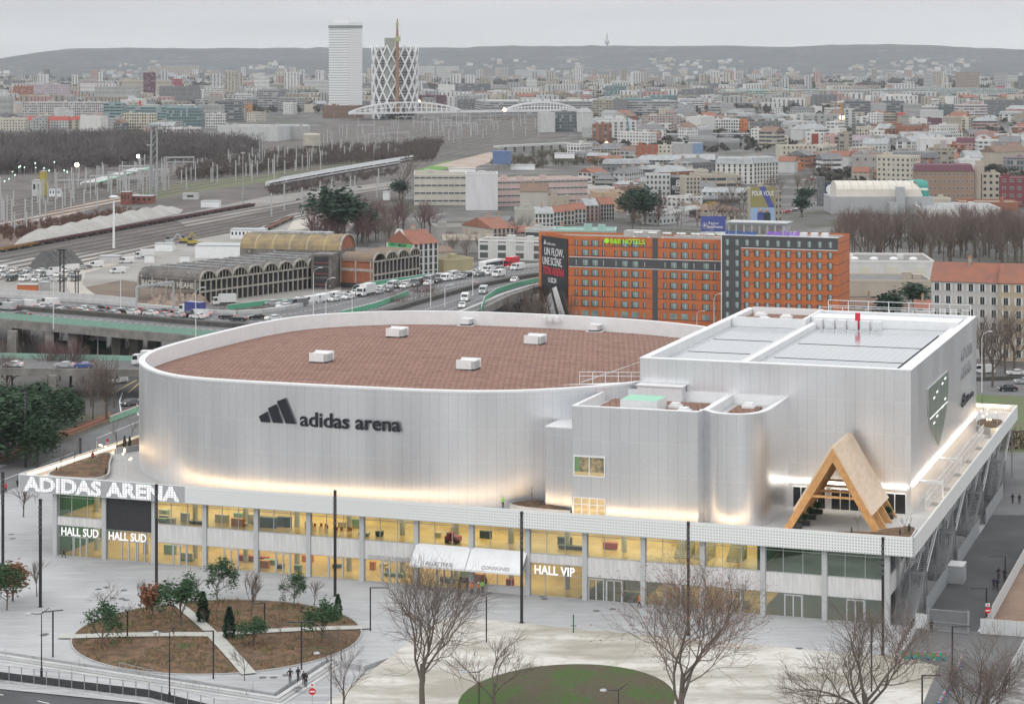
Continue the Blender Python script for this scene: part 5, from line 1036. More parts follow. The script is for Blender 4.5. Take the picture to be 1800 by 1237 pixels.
def bld(lab, x0, x1, yb, yt, dep=14, col='white', style='grid', roof='flat', a=0, rc=None, win=None, kind=0, name='apartment_block', cat='building', extras=1, group=None, reg=True, swin=None):
    p = W(x0, yb); ar_ = R(a); w_ = width_to(p, x1, ar_); h = (yb-yt)/F*p.y
    t = thing(name, lab, cat, p, ar_, group); c = CC[col] if isinstance(col, str) else col; c4 = tuple(c)+(1,); near = p.y < 2600
    if roof in ('gable', 'hip', 'mansard'): eave = h-min(h*.3, 4.5 if roof != 'mansard' else 4)
    elif roof == 'barrel': eave = h*.6
    else: eave = h
    MB().prism([(0, 0), (w_, 0), (w_, dep), (0, dep)], 0, eave, 0, top=roof != 'flat').build('wall', [FAC['plain' if win else style]], t).color = c4
    r4 = tuple(CC[rc or dict(flat='tar', gable='tile', hip='tile', mansard='slate', barrel='zinc')[roof]])+(1,)
    if roof == 'flat':
        mb = MB(); mb.poly([(.3, .3, eave-.5), (w_-.3, .3, eave-.5), (w_-.3, dep-.3, eave-.5), (.3, dep-.3, eave-.5)])
        rf = mb.build('roof', [ROOFM], t); rf.color = r4
        mb = MB()
        for u in ((-.1, -.1, w_+.1, .3), (-.1, dep-.3, w_+.1, dep+.1), (-.1, .3, .3, dep-.3), (w_-.3, .3, w_+.1, dep-.3)): mb.box(u[0], u[1], eave-.6, u[2], u[3], eave+.1)
        mb.build('parapet', [TINT], t).color = tuple(min(.75, k*1.08) for k in c)+(1,)
        g = random.Random(int(x0*7+yb))
        if extras:
            for k in range(1+int(w_/18)): x = 1+(w_-5)*g.random(); MB().box(x, dep*.35, eave-.5, x+2+g.random()*2, dep*.35+2.5, eave+1+g.random()*1.4).build('rooftop_housing', [TINT], t).color = tuple(k*.9 for k in c)+(1,)
    elif roof in ('gable', 'hip', 'mansard'):
        mb = MB(); o = .35; i_ = (0 if roof == 'gable' else min(dep*.4, w_*.3)); z = eave
        if roof == 'mansard':
            P0 = [(-o, -o, z), (w_+o, -o, z), (w_+o, dep+o, z), (-o, dep+o, z)]; P1 = [(1, 1.2, h-.6), (w_-1, 1.2, h-.6), (w_-1, dep-1.2, h-.6), (1, dep-1.2, h-.6)]
            for k in range(4): j = (k+1) % 4; mb.poly([P0[k], P0[j], P1[j], P1[k]])
            mb.poly([P1[0], P1[1], (w_-1.5, dep/2, h), (1.5, dep/2, h)]); mb.poly([P1[2], P1[3], (1.5, dep/2, h), (w_-1.5, dep/2, h)]); mb.poly([P1[1], P1[2], (w_-1.5, dep/2, h)]); mb.poly([P1[3], P1[0], (1.5, dep/2, h)])
        else:
            mb.poly([(-o, -o, z), (w_+o, -o, z), (w_+o-i_, dep/2, h), (-o+i_, dep/2, h)]); mb.poly([(w_+o, dep+o, z), (-o, dep+o, z), (-o+i_, dep/2, h), (w_+o-i_, dep/2, h)])
            mb.poly([(w_+o, -o, z), (w_+o, dep+o, z), (w_+o-i_, dep/2, h)]); mb.poly([(-o, dep+o, z), (-o, -o, z), (-o+i_, dep/2, h)])
        rf = mb.build('roof', [ROOFM], t); rf.color = r4
        if extras and near:
            g = random.Random(int(x0)); 
            for k in range(max(1, int(w_/11))): x = (k+.5)*w_/max(1, int(w_/11))+g.random()-.5; ch = MB().box(x-.35, dep/2-1.1, h-1.6, x+.35, dep/2+1.1, h+1.3).box(x-.3, dep/2-.8, h+1.3, x+.3, dep/2-.3, h+1.7, 1).box(x-.3, dep/2+.3, h+1.3, x+.3, dep/2+.8, h+1.7, 1).build('chimney', [mat('chimney_render', (.42, .37, .31), .9, var=.3, vscale=1), mat('clay_pot', (.4, .18, .1), .8)], rf)
    elif roof == 'barrel':
        mb = MB(); n = 8; q_ = [(dep/2-dep/2*math.cos(math.pi*k/n), eave+(h-eave)*math.sin(math.pi*k/n)) for k in range(n+1)]
        for k in range(n): mb.poly([(-.2, q_[k][0], q_[k][1]), (w_+.2, q_[k][0], q_[k][1]), (w_+.2, q_[k+1][0], q_[k+1][1]), (-.2, q_[k+1][0], q_[k+1][1])])
        for x in (-.2, w_+.2): mb.poly([(x, a_, b_) for a_, b_ in q_])
        mb.build('roof', [ROOFM], t, smooth=False).color = r4
    if win:
        nc, nr, ww, wh = win; k_ = 0
        for r in range(nr):
            for c_ in range(nc):
                if k_ >= 98: break
                o = link('window', winmesh(ww, wh, kind), t, (w_*(c_+.5)/nc, -.05, eave*(nr-r-.42)/nr)); k_ += 1
        if swin:                                 # windows of the visible flank: (columns, side)
            ns, side = swin
            for r in range(nr):
                for c_ in range(ns): o = link('window', winmesh(ww, wh, kind), t, (w_+.05 if side > 0 else -.05, dep*(c_+.5)/ns, eave*(nr-r-.42)/nr), R(90 if side > 0 else -90))
    if reg:
        c_, s_ = math.cos(ar_), math.sin(ar_); P = [(p.x+c_*u-s_*v, p.y+s_*u+c_*v) for u, v in ((0, 0), (w_, 0), (w_, dep), (0, dep))]
        OCC.append((min(q[0] for q in P), max(q[0] for q in P), min(q[1] for q in P), max(q[1] for q in P)))
    return t, w_, h
# ================================================================ orange hotels
ORM = NT('orange_cladding'); uv, x, y, _ = ORM.coord('UV'); c = ORM.mix(ORM.noise(uv, .3, 3), (.56, .165, .05), (.46, .13, .04))
ORM_ = ORM.set(Base_Color=ORM.mix(ORM.math('MAXIMUM', cell(ORM, ORM.math('SUBTRACT', y, .0), 2.87, .0, .07), ORM.math('MULTIPLY', cell(ORM, x, 1.5, 0, .025), .6)), c, (.13, .05, .07)), Roughness=.6)
ANTH = mat('anthracite_cladding', (.085, .085, .09), .6, var=.15, vscale=.5)
def hotel(lab, x0, x1, yb, yt, dep, side=None):
    a = AANG; p = W(x0, yb); w_ = width_to(p, x1, a); h = (yb-yt)/F*p.y; t = thing('hotel', lab, 'hotel', p, a); return t, w_, h, p
def fx(p, w_, px): return width_to(p, px, AANG)
t, w_, h, p = hotel('long orange hotel with grey bands and green rooftop lettering, behind the drum', 1000, 1267, 573, 414, 15)
bx, by = -3.0, 17.0
Pb = [(0, 0), (w_, 0), (w_, 15), (-5.2, 15)]
loc = lambda wx, wy: ((wx-p.x)*AU.x+(wy-p.y)*AU.y, (wx-p.x)*AV.x+(wy-p.y)*AV.y)
bl = WY(947, 407, 647); Lb = loc(bl.x, bl.y)
MB().prism([(0, 0), (w_, 0), (w_, 15), (w_*.5, 15), Lb], 0, h, 0, top=False).build('wall', [ORM_], t)
MB().poly([(0, 0, h-.6), (w_, 0, h-.6), (w_, 15, h-.6), (w_*.5, 15, h-.6), (Lb[0], Lb[1], h-.6)]).build('roof', [mat('gravel_roof', (.3, .29, .27), .9, var=.3, vscale=.5)], t)
s0 = fx(p, w_, 1147); s1 = fx(p, w_, 1156); MB().box(s0, -.12, 0, s1, 0, h-.1).build('grey_strip', [ANTH], t)
zb = h-.05-2.87*3; MB().box(0, -.08, h-8.75, s0, 0, h-6.1).box(s1, -.08, h-8.75, w_, 0, h-6.1).build('grey_band', [ANTH], t)
MB().box(0, -.16, h-6.1, w_, 0, h-5.95).box(0, -.16, h-8.9, w_, 0, h-8.75).build('white_trim', [WHITE], t)
colw = [(1012.5, 1), (1028.6, 2), (1045.8, 2), (1060.5, 1), (1082.5, 1), (1098, 2), (1116.6, 2), (1132.8, 1), (1168.6, 1), (1184, 2), (1203.6, 2), (1219.4, 1), (1240.8, 2), (1256.4, 1)]
HG = mat('seafoam_glass', (.3, .4, .385), .2, var=.45, vscale=.4); HF = mat('dark_window_frame', (.07, .075, .08), .5)
def hwin(w, h_):
    mb = MB(); mb.box(-w/2-.1, -.02, -h_/2-.1, w/2+.1, .05, h_/2+.1, 0); mb.poly([(-w/2+.3, -.05, -h_/2), (w/2, -.05, -h_/2), (w/2, -.05, h_/2), (-w/2+.3, -.05, h_/2)], 1); mb.box(w*.12, -.08, -h_/2, w*.12+.08, -.06, h_/2, 2); return mb.mesh('window', [HF, HG, WHITE])
HM = {1: hwin(.55, 1.5), 2: hwin(1.9, 1.55), 3: hwin(1.25, 1.6)}
rest = MB()
for r in range(8):
    for px, k in colw:
        zc = h-1.45-2.87*r-(.5 if r == 0 else .35)
        o = (r < 7)
        if o: link('window', HM[k], t, (fx(p, w_, px), -.14, zc))
        else:
            x = fx(p, w_, px); w2 = .3 if k == 1 else 1.0; rest.box(x-w2, -.06, zc-.8, x+w2, -.02, zc+.8)
rb = rest.build('window_row', [HG], t); rb['kind'] = 'stuff'
# banner on the west end
d = Vector((Lb[0], Lb[1])); L = d.length; d.normalize(); bn = thing('banner', 'tall black poster with white slogan and stripes on the orange hotel end wall', 'banner', p+AU*0, AANG)
ang = math.atan2(-d.y, -d.x); bn.location = (bl.x, bl.y, 0); bn.rotation_euler = (0, 0, AANG+ang)   # x runs from the far-left edge to the hotel corner
z0, z1 = 2.0, h-1.0
MB().box(L*.12, -.3, z0, L*.98, -.16, z1).build('sheet', [mat('black_banner', (.035, .033, .038), .5, var=.2, vscale=.5)], bn)
k = .86*L/10
BWm = mat('banner_white', (.75, .75, .76), .6)
text('UN FLOW,', 3.1, 'banner_lettering', BWm, bn, (L*.22, -.33, h-6.4), ext=.02, bold=.03, sx=.74); text('UNE SCÈNE,', 3.1, 'banner_lettering', BWm, bn, (L*.16, -.33, h-9.2), ext=.02, bold=.03, sx=.66)
text('TON ARENA', 3.2, 'banner_lettering', mat('banner_red', (.7, .03, .06), .6), bn, (L*.17, -.33, h-12.0), ext=.02, bold=.04, sx=.66, shear=.2); text('11.02.24', 2.0, 'banner_lettering', BWm, bn, (L*.34, -.33, h-14.2), ext=.02, bold=.04, sx=.7)
text('adidas arena', 1.1, 'banner_lettering', BWm, bn, (L*.3, -.33, h-3.4), ext=.02, sx=.9)
BWm2 = BWm; mb = MB()
for q in ([(0, .22), (.29, .42), (.45, 0), (.08, 0)], [(.30, .56), (.60, .74), (.95, 0), (.55, 0)], [(.66, .9), (.96, 1.0), (1.60, 0), (1.15, 0)]):
    mb.poly([(L*.16+u*L*.48, -.33, 2.6+v*8.2) for u, v in q][::-1])
mb.build('stripe_mark', [BWm], bn)
mb = MB()
for q in ([(0, .22), (.29, .42), (.45, 0), (.08, 0)], [(.30, .56), (.60, .74), (.95, 0), (.55, 0)], [(.66, .9), (.96, 1.0), (1.60, 0), (1.15, 0)]): mb.poly([(L*.2+u*.9, -.33, h-3.4+v*1.4) for u, v in q][::-1])
mb.build('stripe_mark', [BWm], bn)
t1 = text('B&B HOTELS', 1.9, 'roof_lettering', mat('lime_letter', (.3, .7, .02), .5, emit=(.4, 1, .05), es=.15), t, (fx(p, w_, 1073), -.25, h-1.9), ext=.08, bold=.02, sx=.95)
MB().lathe([(.75, -.05), (.75, .1)], 16).build('round_emblem', [mat('lime_letter', (.3, .7, .02), .5)], t, loc=(fx(p, w_, 1067), -.2, h-1.2)).rotation_euler = (R(90), 0, 0)
mb = MB()
for k in range(9): mb.tube([(18+k*4.2, 5, h-.4), (18+k*4.2, 5, h+.9), (20.5+k*4.2, 5, h+.9)], .45, 6)
mb.box(14, 8, h-.6, 24, 12, h+1.2); mb.box(30, 4, h-.6, 55, 6, h+.4); mb.build('roof_ducts', [mat('duct_metal', (.55, .55, .53), .35, .4)], t)
railing([(16, .5, h), (w_-5, .5, h)], 1.9, parent=t, m=GSTEEL, sp=2.2, r=.06, name='roof_railing'); railing([(w_-5, .5, h), (w_-5, 12, h), (16, 12, h)], 1.9, parent=t, m=GSTEEL, sp=2.2, r=.06, name='roof_railing')
OCC.append((0, 120, 590, 690))
t, w_, h, p = hotel('second orange hotel with tall dark strip and grey top storey, nearer the right', 1268.5, 1473, 588, 413, 13)
MB().prism([(0, 0), (w_, 0), (w_, 17), (0, 17)], 0, h, 0, top=False).build('wall', [ORM_], t)
MB().poly([(0, 0, h-.5), (w_, 0, h-.5), (w_, 17, h-.5), (0, 17, h-.5)]).build('roof', [MATS['gravel_roof']], t)
s1 = fx(p, w_, 1303); MB().box(0, -.1, 0, s1, 0, h-.05).build('grey_strip', [ANTH], t); MB().box(s1, -.11, h-3.3, w_, 0, h-.05).build('grey_band', [ANTH], t)
MB().box(-.1, -.2, h-.04, w_+.1, .2, h+.2).box(s1, -.18, h-3.5, w_, 0, h-3.3).box(-.15, -.18, 0, .1, 0, h-.1).build('white_trim', [WHITE], t)
for r in range(8):
    for px in (1278, 1295, 1312.5, 1330.5, 1348.6, 1367, 1385.5, 1404, 1422, 1440.5, 1459): link('window', HM[3], t, (fx(p, w_, px), -.14, h-1.95-2.87*r))
mb = MB(); s = fx(p, w_, 1276); mb.box(s, 3, h-.5, s+16, 10, h+3.2); mb.build('plant_room', [GREYM], t)
for k in range(7): MB().box(s+k*2.2+.3, 2.9, h+.4, s+k*2.2+1.9, 3, h+2.7).build('louvre', [CONCD], t)
MB().box(s-.6, 2.4, h+3.2, s+16.6, 10.6, h+3.5).build('plant_canopy', [GREYM], t)
text('ibis budget', 2.0, 'roof_lettering', mat('deep_blue_letter', (.03, .12, .4), .5), t, (fx(p, w_, 1275), .3, h+.1), ext=.1, bold=.05); text('greet hotel', 2.0, 'roof_lettering', mat('violet_letter', (.22, .1, .5), .5, emit=(.4, .2, .9), es=.15), t, (fx(p, w_, 1348), .3, h+.3), ext=.1, bold=.05)
for k in range(5): MB().box(fx(p, w_, 1360)+k*3, 6, h-.5, fx(p, w_, 1360)+k*3+1.8, 8, h+.7).build('roof_unit', [WHITE], t)
# ================================================================ middle distance buildings
for a in (
    ('six storey white-grey tenement with orange tiled roof at the right edge', 1637, 1757, 627, 463, 12, (.5, .49, .47), 'grid', 'gable', -19.3, 'tile', (6, 6, 1.05, 1.9), 2), ('beige continuation of the tiled tenement with shuttered windows, far right', 1757, 1870, 634, 466, 12, (.47, .39, .28), 'grid', 'gable', -19.3, 'tile', (5, 6, 1.05, 1.9), 2),
    ('long low white warehouse with grey roof and three roller doors right of the hotels', 1483, 1642, 492, 458, 30, 'white', 'plain', 'flat', -3), ('low dark-roofed shed with beige wall right of the second hotel', 1483, 1637, 521, 492, 22, 'beige', 'plain', 'flat', -3, 'dgrey'), ('small house with brown tiled roof below the beige-walled shed', 1490, 1560, 566, 526, 12, 'cream', 'grid', 'gable', -12, 'brown'), ('small white gabled house beside the dark round tree', 1572, 1606, 572, 532, 12, 'white', 'grid', 'gable', 20, 'brown'), ('little house with red-brown roof against the tenement', 1608, 1640, 570, 530, 12, 'white', 'grid', 'gable', -10, 'tile'),
    ('white corner building with green gable sign beside the motorway', 727, 770, 490, 407, 15, 'white', 'grid', 'gable', 42, 'tile', (5, 5, 1.1, 1.9), 0),
    ('grey house with orange roof and blind rendered gable above the motorway', 867, 904, 441, 386, 26, (.45, .42, .36), 'grid', 'gable', 30, 'tile', (5, 4, .9, 1.7), 0), ('low grey rendered shed beside the blind gable house', 780, 868, 445, 414, 14, 'concrete', 'plain', 'gable', 6, 'tan'), ('flat grey workshop left of the blind gable house', 768, 830, 428, 398, 16, 'concrete', 'plain', 'flat', 10), ('low brown-roofed shed right of the white corner building', 752, 800, 462, 436, 15, 'beige', 'plain', 'gable', 25, 'brown'),
    ('blind greenish-grey gable end at the start of the curved terrace', 905, 940, 412, 367, 12, (.43, .43, .38), 'plain', 'flat', 0), ('grey-roofed terrace house next to the blind gable end', 940, 973, 402, 365, 12, 'white', 'grid', 'gable', 10, 'zinc', (5, 3, .9, 1.5), 0), ('narrow terrace house with orange roof, second along the curved terrace', 973, 991, 398, 363, 12, 'white', 'grid', 'gable', 10, 'tile', (3, 3, .9, 1.5), 0), ('cream terrace house with brick roof, third along the curved terrace', 991, 1010, 396, 361, 12, 'cream', 'grid', 'gable', 12, 'tile', (3, 3, .9, 1.5), 0), ('grey terrace house with patched tile roof, fourth along the curved terrace', 1010, 1030, 393, 358, 12, 'lgrey', 'grid', 'gable', 14, 'tile', (3, 3, .9, 1.5), 0), ('taller terrace house with pink party wall in the curved terrace', 1030, 1052, 390, 350, 12, 'rose', 'grid', 'gable', 16, 'zinc', (3, 4, .9, 1.5), 0), ('last white terrace house with red-brown roof and neat windows', 1056, 1080, 388, 348, 13, 'white', 'grid', 'gable', 14, 'tile', (5, 4, .9, 1.5), 0),
    ('grey weathered gable rising above the terrace with chimney stacks', 914, 962, 372, 322, 10, (.47, .45, .4), 'plain', 'gable', -4, 'brown'), ('low rendered building with rusty patches behind the terrace roofs', 926, 1000, 362, 344, 12, 'beige', 'plain', 'flat', 5),
    ('cream office wing with four bands of windows at the left of the storage building', 728, 819, 361, 307, 40, (.55, .53, .47), 'wide', 'flat', 2, 'tan', (9, 4, 2.6, .9), 1), ('windowless white stair block projecting from the storage building', 819, 875, 370, 305, 18, (.66, .66, .67), 'plain', 'flat', 2), ('long pink storage wing with four ribbon rows receding to the right', 875, 1033, 363, 317, 26, 'pink', 'wide', 'flat', 24, 'tan', (20, 4, 2.6, .8), 1),
    ('low white wall building in front of the pink wing', 1034, 1080, 348, 330, 16, 'white', 'plain', 'flat', 12), ('ochre-topped block with plain beige wall right of the terrace', 1050, 1100, 372, 338, 22, (.5, .36, .25), 'plain', 'flat', 8), ('dark brown flat building right of the pink wing', 1092, 1130, 356, 328, 20, 'brown', 'plain', 'flat', 0), 
    ('grey house left of the black painted gable', 1135, 1178, 346, 307, 14, 'lgrey', 'grid', 'flat', -4, None, (6, 4, .9, 1.5), 0), ('cream house carrying the black painted gable', 1178, 1206, 346, 309, 16, 'cream', 'plain', 'gable', -2, 'slate'), ('slim beige apartment block right of the black painted gable', 1206, 1231, 350, 311, 14, 'beige', 'grid', 'flat', 10, None, (4, 5, .9, 1.4), 0), ('pale house with double gable behind the plane trees', 1232, 1260, 345, 322, 12, 'lgrey', 'grid', 'gable', 10, 'slate'), ('long beige institute with ribbon windows below the white block', 1240, 1302, 332, 308, 20, 'beige', 'band', 'flat', 14),
    ('white six storey block with rows of dark windows above the boulevard trees', 1258, 1325, 324, 277, 30, (.67, .66, .63), 'grid', 'mansard', -6, 'zinc', (7, 5, 1.0, 1.7), 0), ('long white wing of the six storey block receding right', 1325, 1368, 324, 276, 16, (.62, .61, .57), 'grid', 'mansard', 38, 'zinc', (8, 5, 1.0, 1.6), 0),
    ('group of grey pitched studio roofs left of the white six storey block', 1139, 1200, 303, 273, 20, 'dgrey', 'dark', 'gable', -3, 'zinc'), ('dark studio building with zinc roof beside the white six storey block', 1200, 1257, 303, 272, 20, 'dgrey', 'dark', 'gable', -3, 'zinc'), ('cream workshop row with wide windows behind the gable house', 1115, 1190, 322, 298, 18, 'cream', 'wide', 'flat', 0, None, (10, 1, 2.6, 2.0), 0), ('low cream workshop extension with dark roof', 1190, 1245, 320, 300, 18, 'cream', 'wide', 'flat', 0),
    ('brick-red apartment tower with white windows', 1118, 1154, 294, 256, 16, (.36, .12, .07), 'grid', 'flat', -8, None, (3, 5, 1.3, 1.3), 1), ('beige block immediately behind the brick-red tower', 1150, 1182, 284, 256, 14, 'cream', 'grid', 'flat', 0), ('grey warehouse with blue and yellow end wall', 1184, 1236, 274, 252, 26, 'grey', 'plain', 'flat', 0, 'zinc'), ('dark arched-roof market hall', 1212, 1260, 262, 240, 40, 'dgrey', 'plain', 'barrel', 0, 'dgrey'), ('second arched-roof hall to the right of the market hall', 1262, 1300, 262, 244, 30, 'dgrey', 'plain', 'barrel', -6, 'slate'),
    ('apartment building wearing the large olive and blue painted advert', 1319, 1362, 392, 332, 14, 'beige', 'plain', 'flat', 0), ('ochre side wing of the building with the painted advert', 1362, 1373, 392, 336, 16, 'tan', 'grid', 'flat', 50),
    ('dark red apartment block at the right edge with bright windows', 1758, 1840, 364, 312, 16, (.2, .055, .065), 'grid', 'flat', -10, None, (6, 4, 1.6, 1.3), 1), ('white low offices in front of the dark brown roof building', 1636, 1672, 349, 325, 20, 'white', 'wide', 'flat', 20), ('brick housing block with plum-brown mansard roof and chimney stacks', 1608, 1712, 350, 288, 14, (.33, .22, .16), 'grid', 'mansard', -6, 'plum', (13, 4, 1.0, 1.5), 1), ('tall blind gable right of the plum-roofed block', 1712, 1724, 350, 290, 14, 'beige', 'plain', 'flat', -20), ('beige modern block right of the plum-roofed one', 1726, 1758, 350, 305, 16, 'beige', 'grid', 'flat', -6, None, (3, 4, 1.4, 1.4), 0),
    ('pale yellow low block right of the barrel-roofed hall', 1640, 1672, 366, 349, 12, 'cream', 'band', 'flat', 0), ('red brick low workshop with tan roof near the right edge', 1687, 1790, 370, 355, 20, 'brick', 'plain', 'flat', -6, 'tan'), ('long white industrial shed roof behind the park trees', 1620, 1760, 384, 366, 40, 'white', 'plain', 'flat', -4, 'zinc'),
    ('grey rendered house with four small windows above the boulevard', 1500, 1543, 320, 274, 14, 'concrete', 'grid', 'flat', -4, None, (3, 3, 1.0, 1.4), 0), ('small house with orange-red roof by the boulevard', 1499, 1528, 324, 294, 12, 'beige', 'grid', 'gable', -14, 'tile'), ('low modern building with timber band and zinc roof', 1541, 1608, 322, 297, 16, (.5, .33, .22), 'band', 'flat', 0, 'zinc'), ('long building with rust-brown roof behind the plum-roofed block', 1617, 1752, 289, 275, 20, 'white', 'grid', 'gable', -2, 'brown'), ('white windowless block with grey vertical shaft', 1617, 1681, 278, 243, 18, (.68, .67, .66), 'plain', 'flat', -2), ('brown brick flats with plum roof right of the windowless block', 1681, 1719, 272, 242, 14, 'rose', 'grid', 'mansard', -4, 'plum'), ('white terraced flats with orange blinds and green ledges', 1719, 1770, 276, 246, 16, 'white', 'wide', 'flat', -4), ('long pale flats at the right edge with roof gardens', 1752, 1830, 262, 236, 16, 'lgrey', 'wide', 'flat', -4, None, (8, 3, 1.6, 1.3), 0), ('violet-glazed low building at the right edge', 1770, 1830, 300, 276, 16, 'mauve', 'glass', 'flat', -4),
    ('pink-white house with orange roof left of the boulevard trees', 1368, 1397, 304, 275, 14, 'lgrey', 'plain', 'gable', -16, 'tile'), ('salmon blind gable with plum side wall', 1397, 1409, 300, 280, 12, 'orange', 'plain', 'gable', 20, 'tile'), ('cream corner building with many windows along the boulevard', 1375, 1435, 292, 256, 16, 'cream', 'grid', 'flat', 10, None, (8, 4, 1.0, 1.4), 0),
    ('brick-striped white apartment block with red centre panel', 1417, 1449, 272, 233, 14, 'white', 'grid', 'flat', -6, None, (4, 5, 1.1, 1.2), 0), ('pink and white apartment block with dark red roof edge', 1450, 1475, 273, 238, 14, (.55, .38, .36), 'bal', 'flat', -4, 'red'), ('beige and brown striped apartment tower', 1475, 1498, 274, 234, 16, 'tan', 'bal', 'flat', -4, 'red'), ('pale block with pink flank behind the boulevard trees', 1498, 1536, 272, 238, 20, 'lgrey', 'grid', 'gable', 18, 'mauve'), ('grey cubic blind building', 1544, 1560, 267, 252, 12, 'grey', 'plain', 'flat', 0), ('white-fronted narrow flats right of the pink block', 1530, 1555, 262, 230, 14, 'white', 'grid', 'flat', -4), ('white windowless cube on the far right skyline of roofs', 1603, 1630, 240, 209, 16, (.68, .68, .67), 'plain', 'flat', 0), ('narrow dark flats with white gable beside the white cube', 1630, 1656, 240, 208, 14, 'plum', 'bal', 'flat', 0)):
    (lab, x0, x1, yb, yt, dep, col, sty, rf, ang), ex = a[:10], a[10:]
    o, w_, h = bld(lab, x0, x1, yb, yt, dep, col, sty, rf, ang, rc=ex[0] if ex else None, win=ex[1] if len(ex) > 1 else None, kind=ex[2] if len(ex) > 2 else 0)
    if 'green gable sign' in lab:
        sg = MB().box(-.3, 1, h-7.6, -.12, 14, h-4.4, 0).poly([(-.2, 2.5, h-4.4), (-.2, 12.5, h-4.4), (-.2, 9, h+.5), (-.2, 6, h+.5)], 1).poly([(-.32, 4.2, h-4.2), (-.32, 7.5, h+.1), (-.32, 10.8, h-4.2)], 0).build('shop_sign', [mat('leaf_green_sign', (.1, .5, .2), .6), WHITE], o)
        text('LEROY MERLIN', 1.4, 'sign_lettering', mat('dark_letter', (.03, .04, .03), .6), o, (-.36, 12.9, h-5.6), (R(90), 0, R(-90)), ext=.02, bold=.02)
    if 'carrying the black' in lab:
        MB().box(.3, -.2, 1.2, w_-.3, -.06, h-1).build('painted_wall', [mat('charcoal_paint', (.035, .045, .05), .7)], o); text('8', 5.2, 'wall_lettering', BWm, o, (w_/2-1.4, -.25, h*.5), ext=.03, bold=.04); tt = text('FIDUCIAL', 3.3, 'wall_lettering', BWm, o, (.9, -.25, h*.33), ext=.03, bold=.05); bb = [v.co.x for v in tt.data.vertices]; tt.scale = ((w_-2)/(max(bb)-min(bb)), 1, 1)
        text('fiducial.fr', 1.8, 'wall_lettering', BWm, o, (w_*.3, -.25, h*.18), ext=.03, bold=.02)
    if 'olive and blue' in lab:
        MB().box(0, -.2, h*.45, w_, -.06, h+1).build('painted_wall', [mat('olive_paint', (.27, .25, .1), .7)], o); MB().box(0, -.22, 1, w_, -.07, h*.45).poly([(w_*.35, -.24, h+1), (w_*.6, -.24, h+1), (w_, -.24, h*.45), (w_*.75, -.24, h*.45)][::-1], 1).build('painted_wall', [mat('sky_paint', (.3, .42, .6), .7), mat('royal_paint', (.07, .09, .3), .7)], o)
        tt = text('POUR VOUS', 3.2, 'wall_lettering', BWm, o, (.7, -.3, h*.8), ext=.03, bold=.05); bb = [v.co.x for v in tt.data.vertices]; tt.scale = ((w_-1.4)/(max(bb)-min(bb)), 1, 1)
        for x, cm in ((w_*.42, 'royal_paint'), (w_*.68, 'charcoal_paint')): MB().prism([(x-1.6, -.4), (x+1.6, -.4), (x+1.2, -.25), (x-1.2, -.25)], 1.2, h*.3, 0).ball((x, -.35, h*.3+1.0), .95, 1).build('painted_figure', [MATS[cm], SKIN], o)
    if 'blue and yellow end' in lab: MB().box(w_-8, -.25, .5, w_, -.05, h).build('end_panel', [mat('steel_blue', (.2, .28, .42), .6)], o)
    if 'red centre panel' in lab: MB().box(w_*.3, -.2, 0, w_*.68, -.05, h-1).build('brick_panel', [mat('brick_red', (.3, .08, .06), .8, var=.2)], o)
    if 'three roller doors' in lab:
        for k in range(3): MB().box(w_*(.18+.3*k), -.15, .1, w_*(.30+.3*k), -.04, 4.5).build('roller_door', [mat('warm_door', (.62, .6, .5), .6)], o)
        for k in range(4): MB().ball((w_*(.15+.22*k), 10, h-.3), 1.6, 0, 10, 5, .5).build('roof_dome', [WHITE], o)
    if 'grey vertical shaft' in lab: MB().box(w_*.56, -1.2, 0, w_*.7, -.05, h-1.5).build('stair_shaft', [mat('warm_grey', (.42, .39, .36), .8)], o); MB().box(w_*.18, -.12, h*.5, w_*.22, -.04, h*.66).build('window', [DGLASS], o)
# storage building extras: blue cube on stilts, penthouses
p = W(866, 345); t = thing('roof_tank', 'blue cube-shaped billboard box on steel stilts above the storage roof', 'sign box', (WY(866, 0, 1210).x, 1210, 16))
w_ = 32/F*1210; MB().box(0, 0, 3.0, w_, 7, 10.0).build('box', [mat('dusty_blue', (.13, .2, .36), .7, var=.15, vscale=.3)], t)
for x in (.5, w_/2, w_-.5):
    for y in (.5, 6.5): MB().bar((x, y, 0), (x, y, 3.2), .25, .25).build('stilt', [GSTEEL], t)
for x0, x1, Y, z, h, lab in ((789, 836, 1190, 14.8, 2.6, 'long white penthouse on the storage roof left of the blue cube'), (898, 940, 1215, 15.5, 2.6, 'white penthouse on the storage roof right of the blue cube'), (975, 1010, 1300, 18, 2.8, 'cream penthouse at the far end of the storage roof')):
    o = thing('penthouse', lab, 'roof housing', (WY(x0, 0, Y).x, Y, z)); MB().box(0, 0, 0, (x1-x0)/F*Y, 6, h).build('wall', [WHITE], o); MB().box(-.3, -.3, h, (x1-x0)/F*Y+.3, 6.3, h+.25).build('roof', [CONC], o)
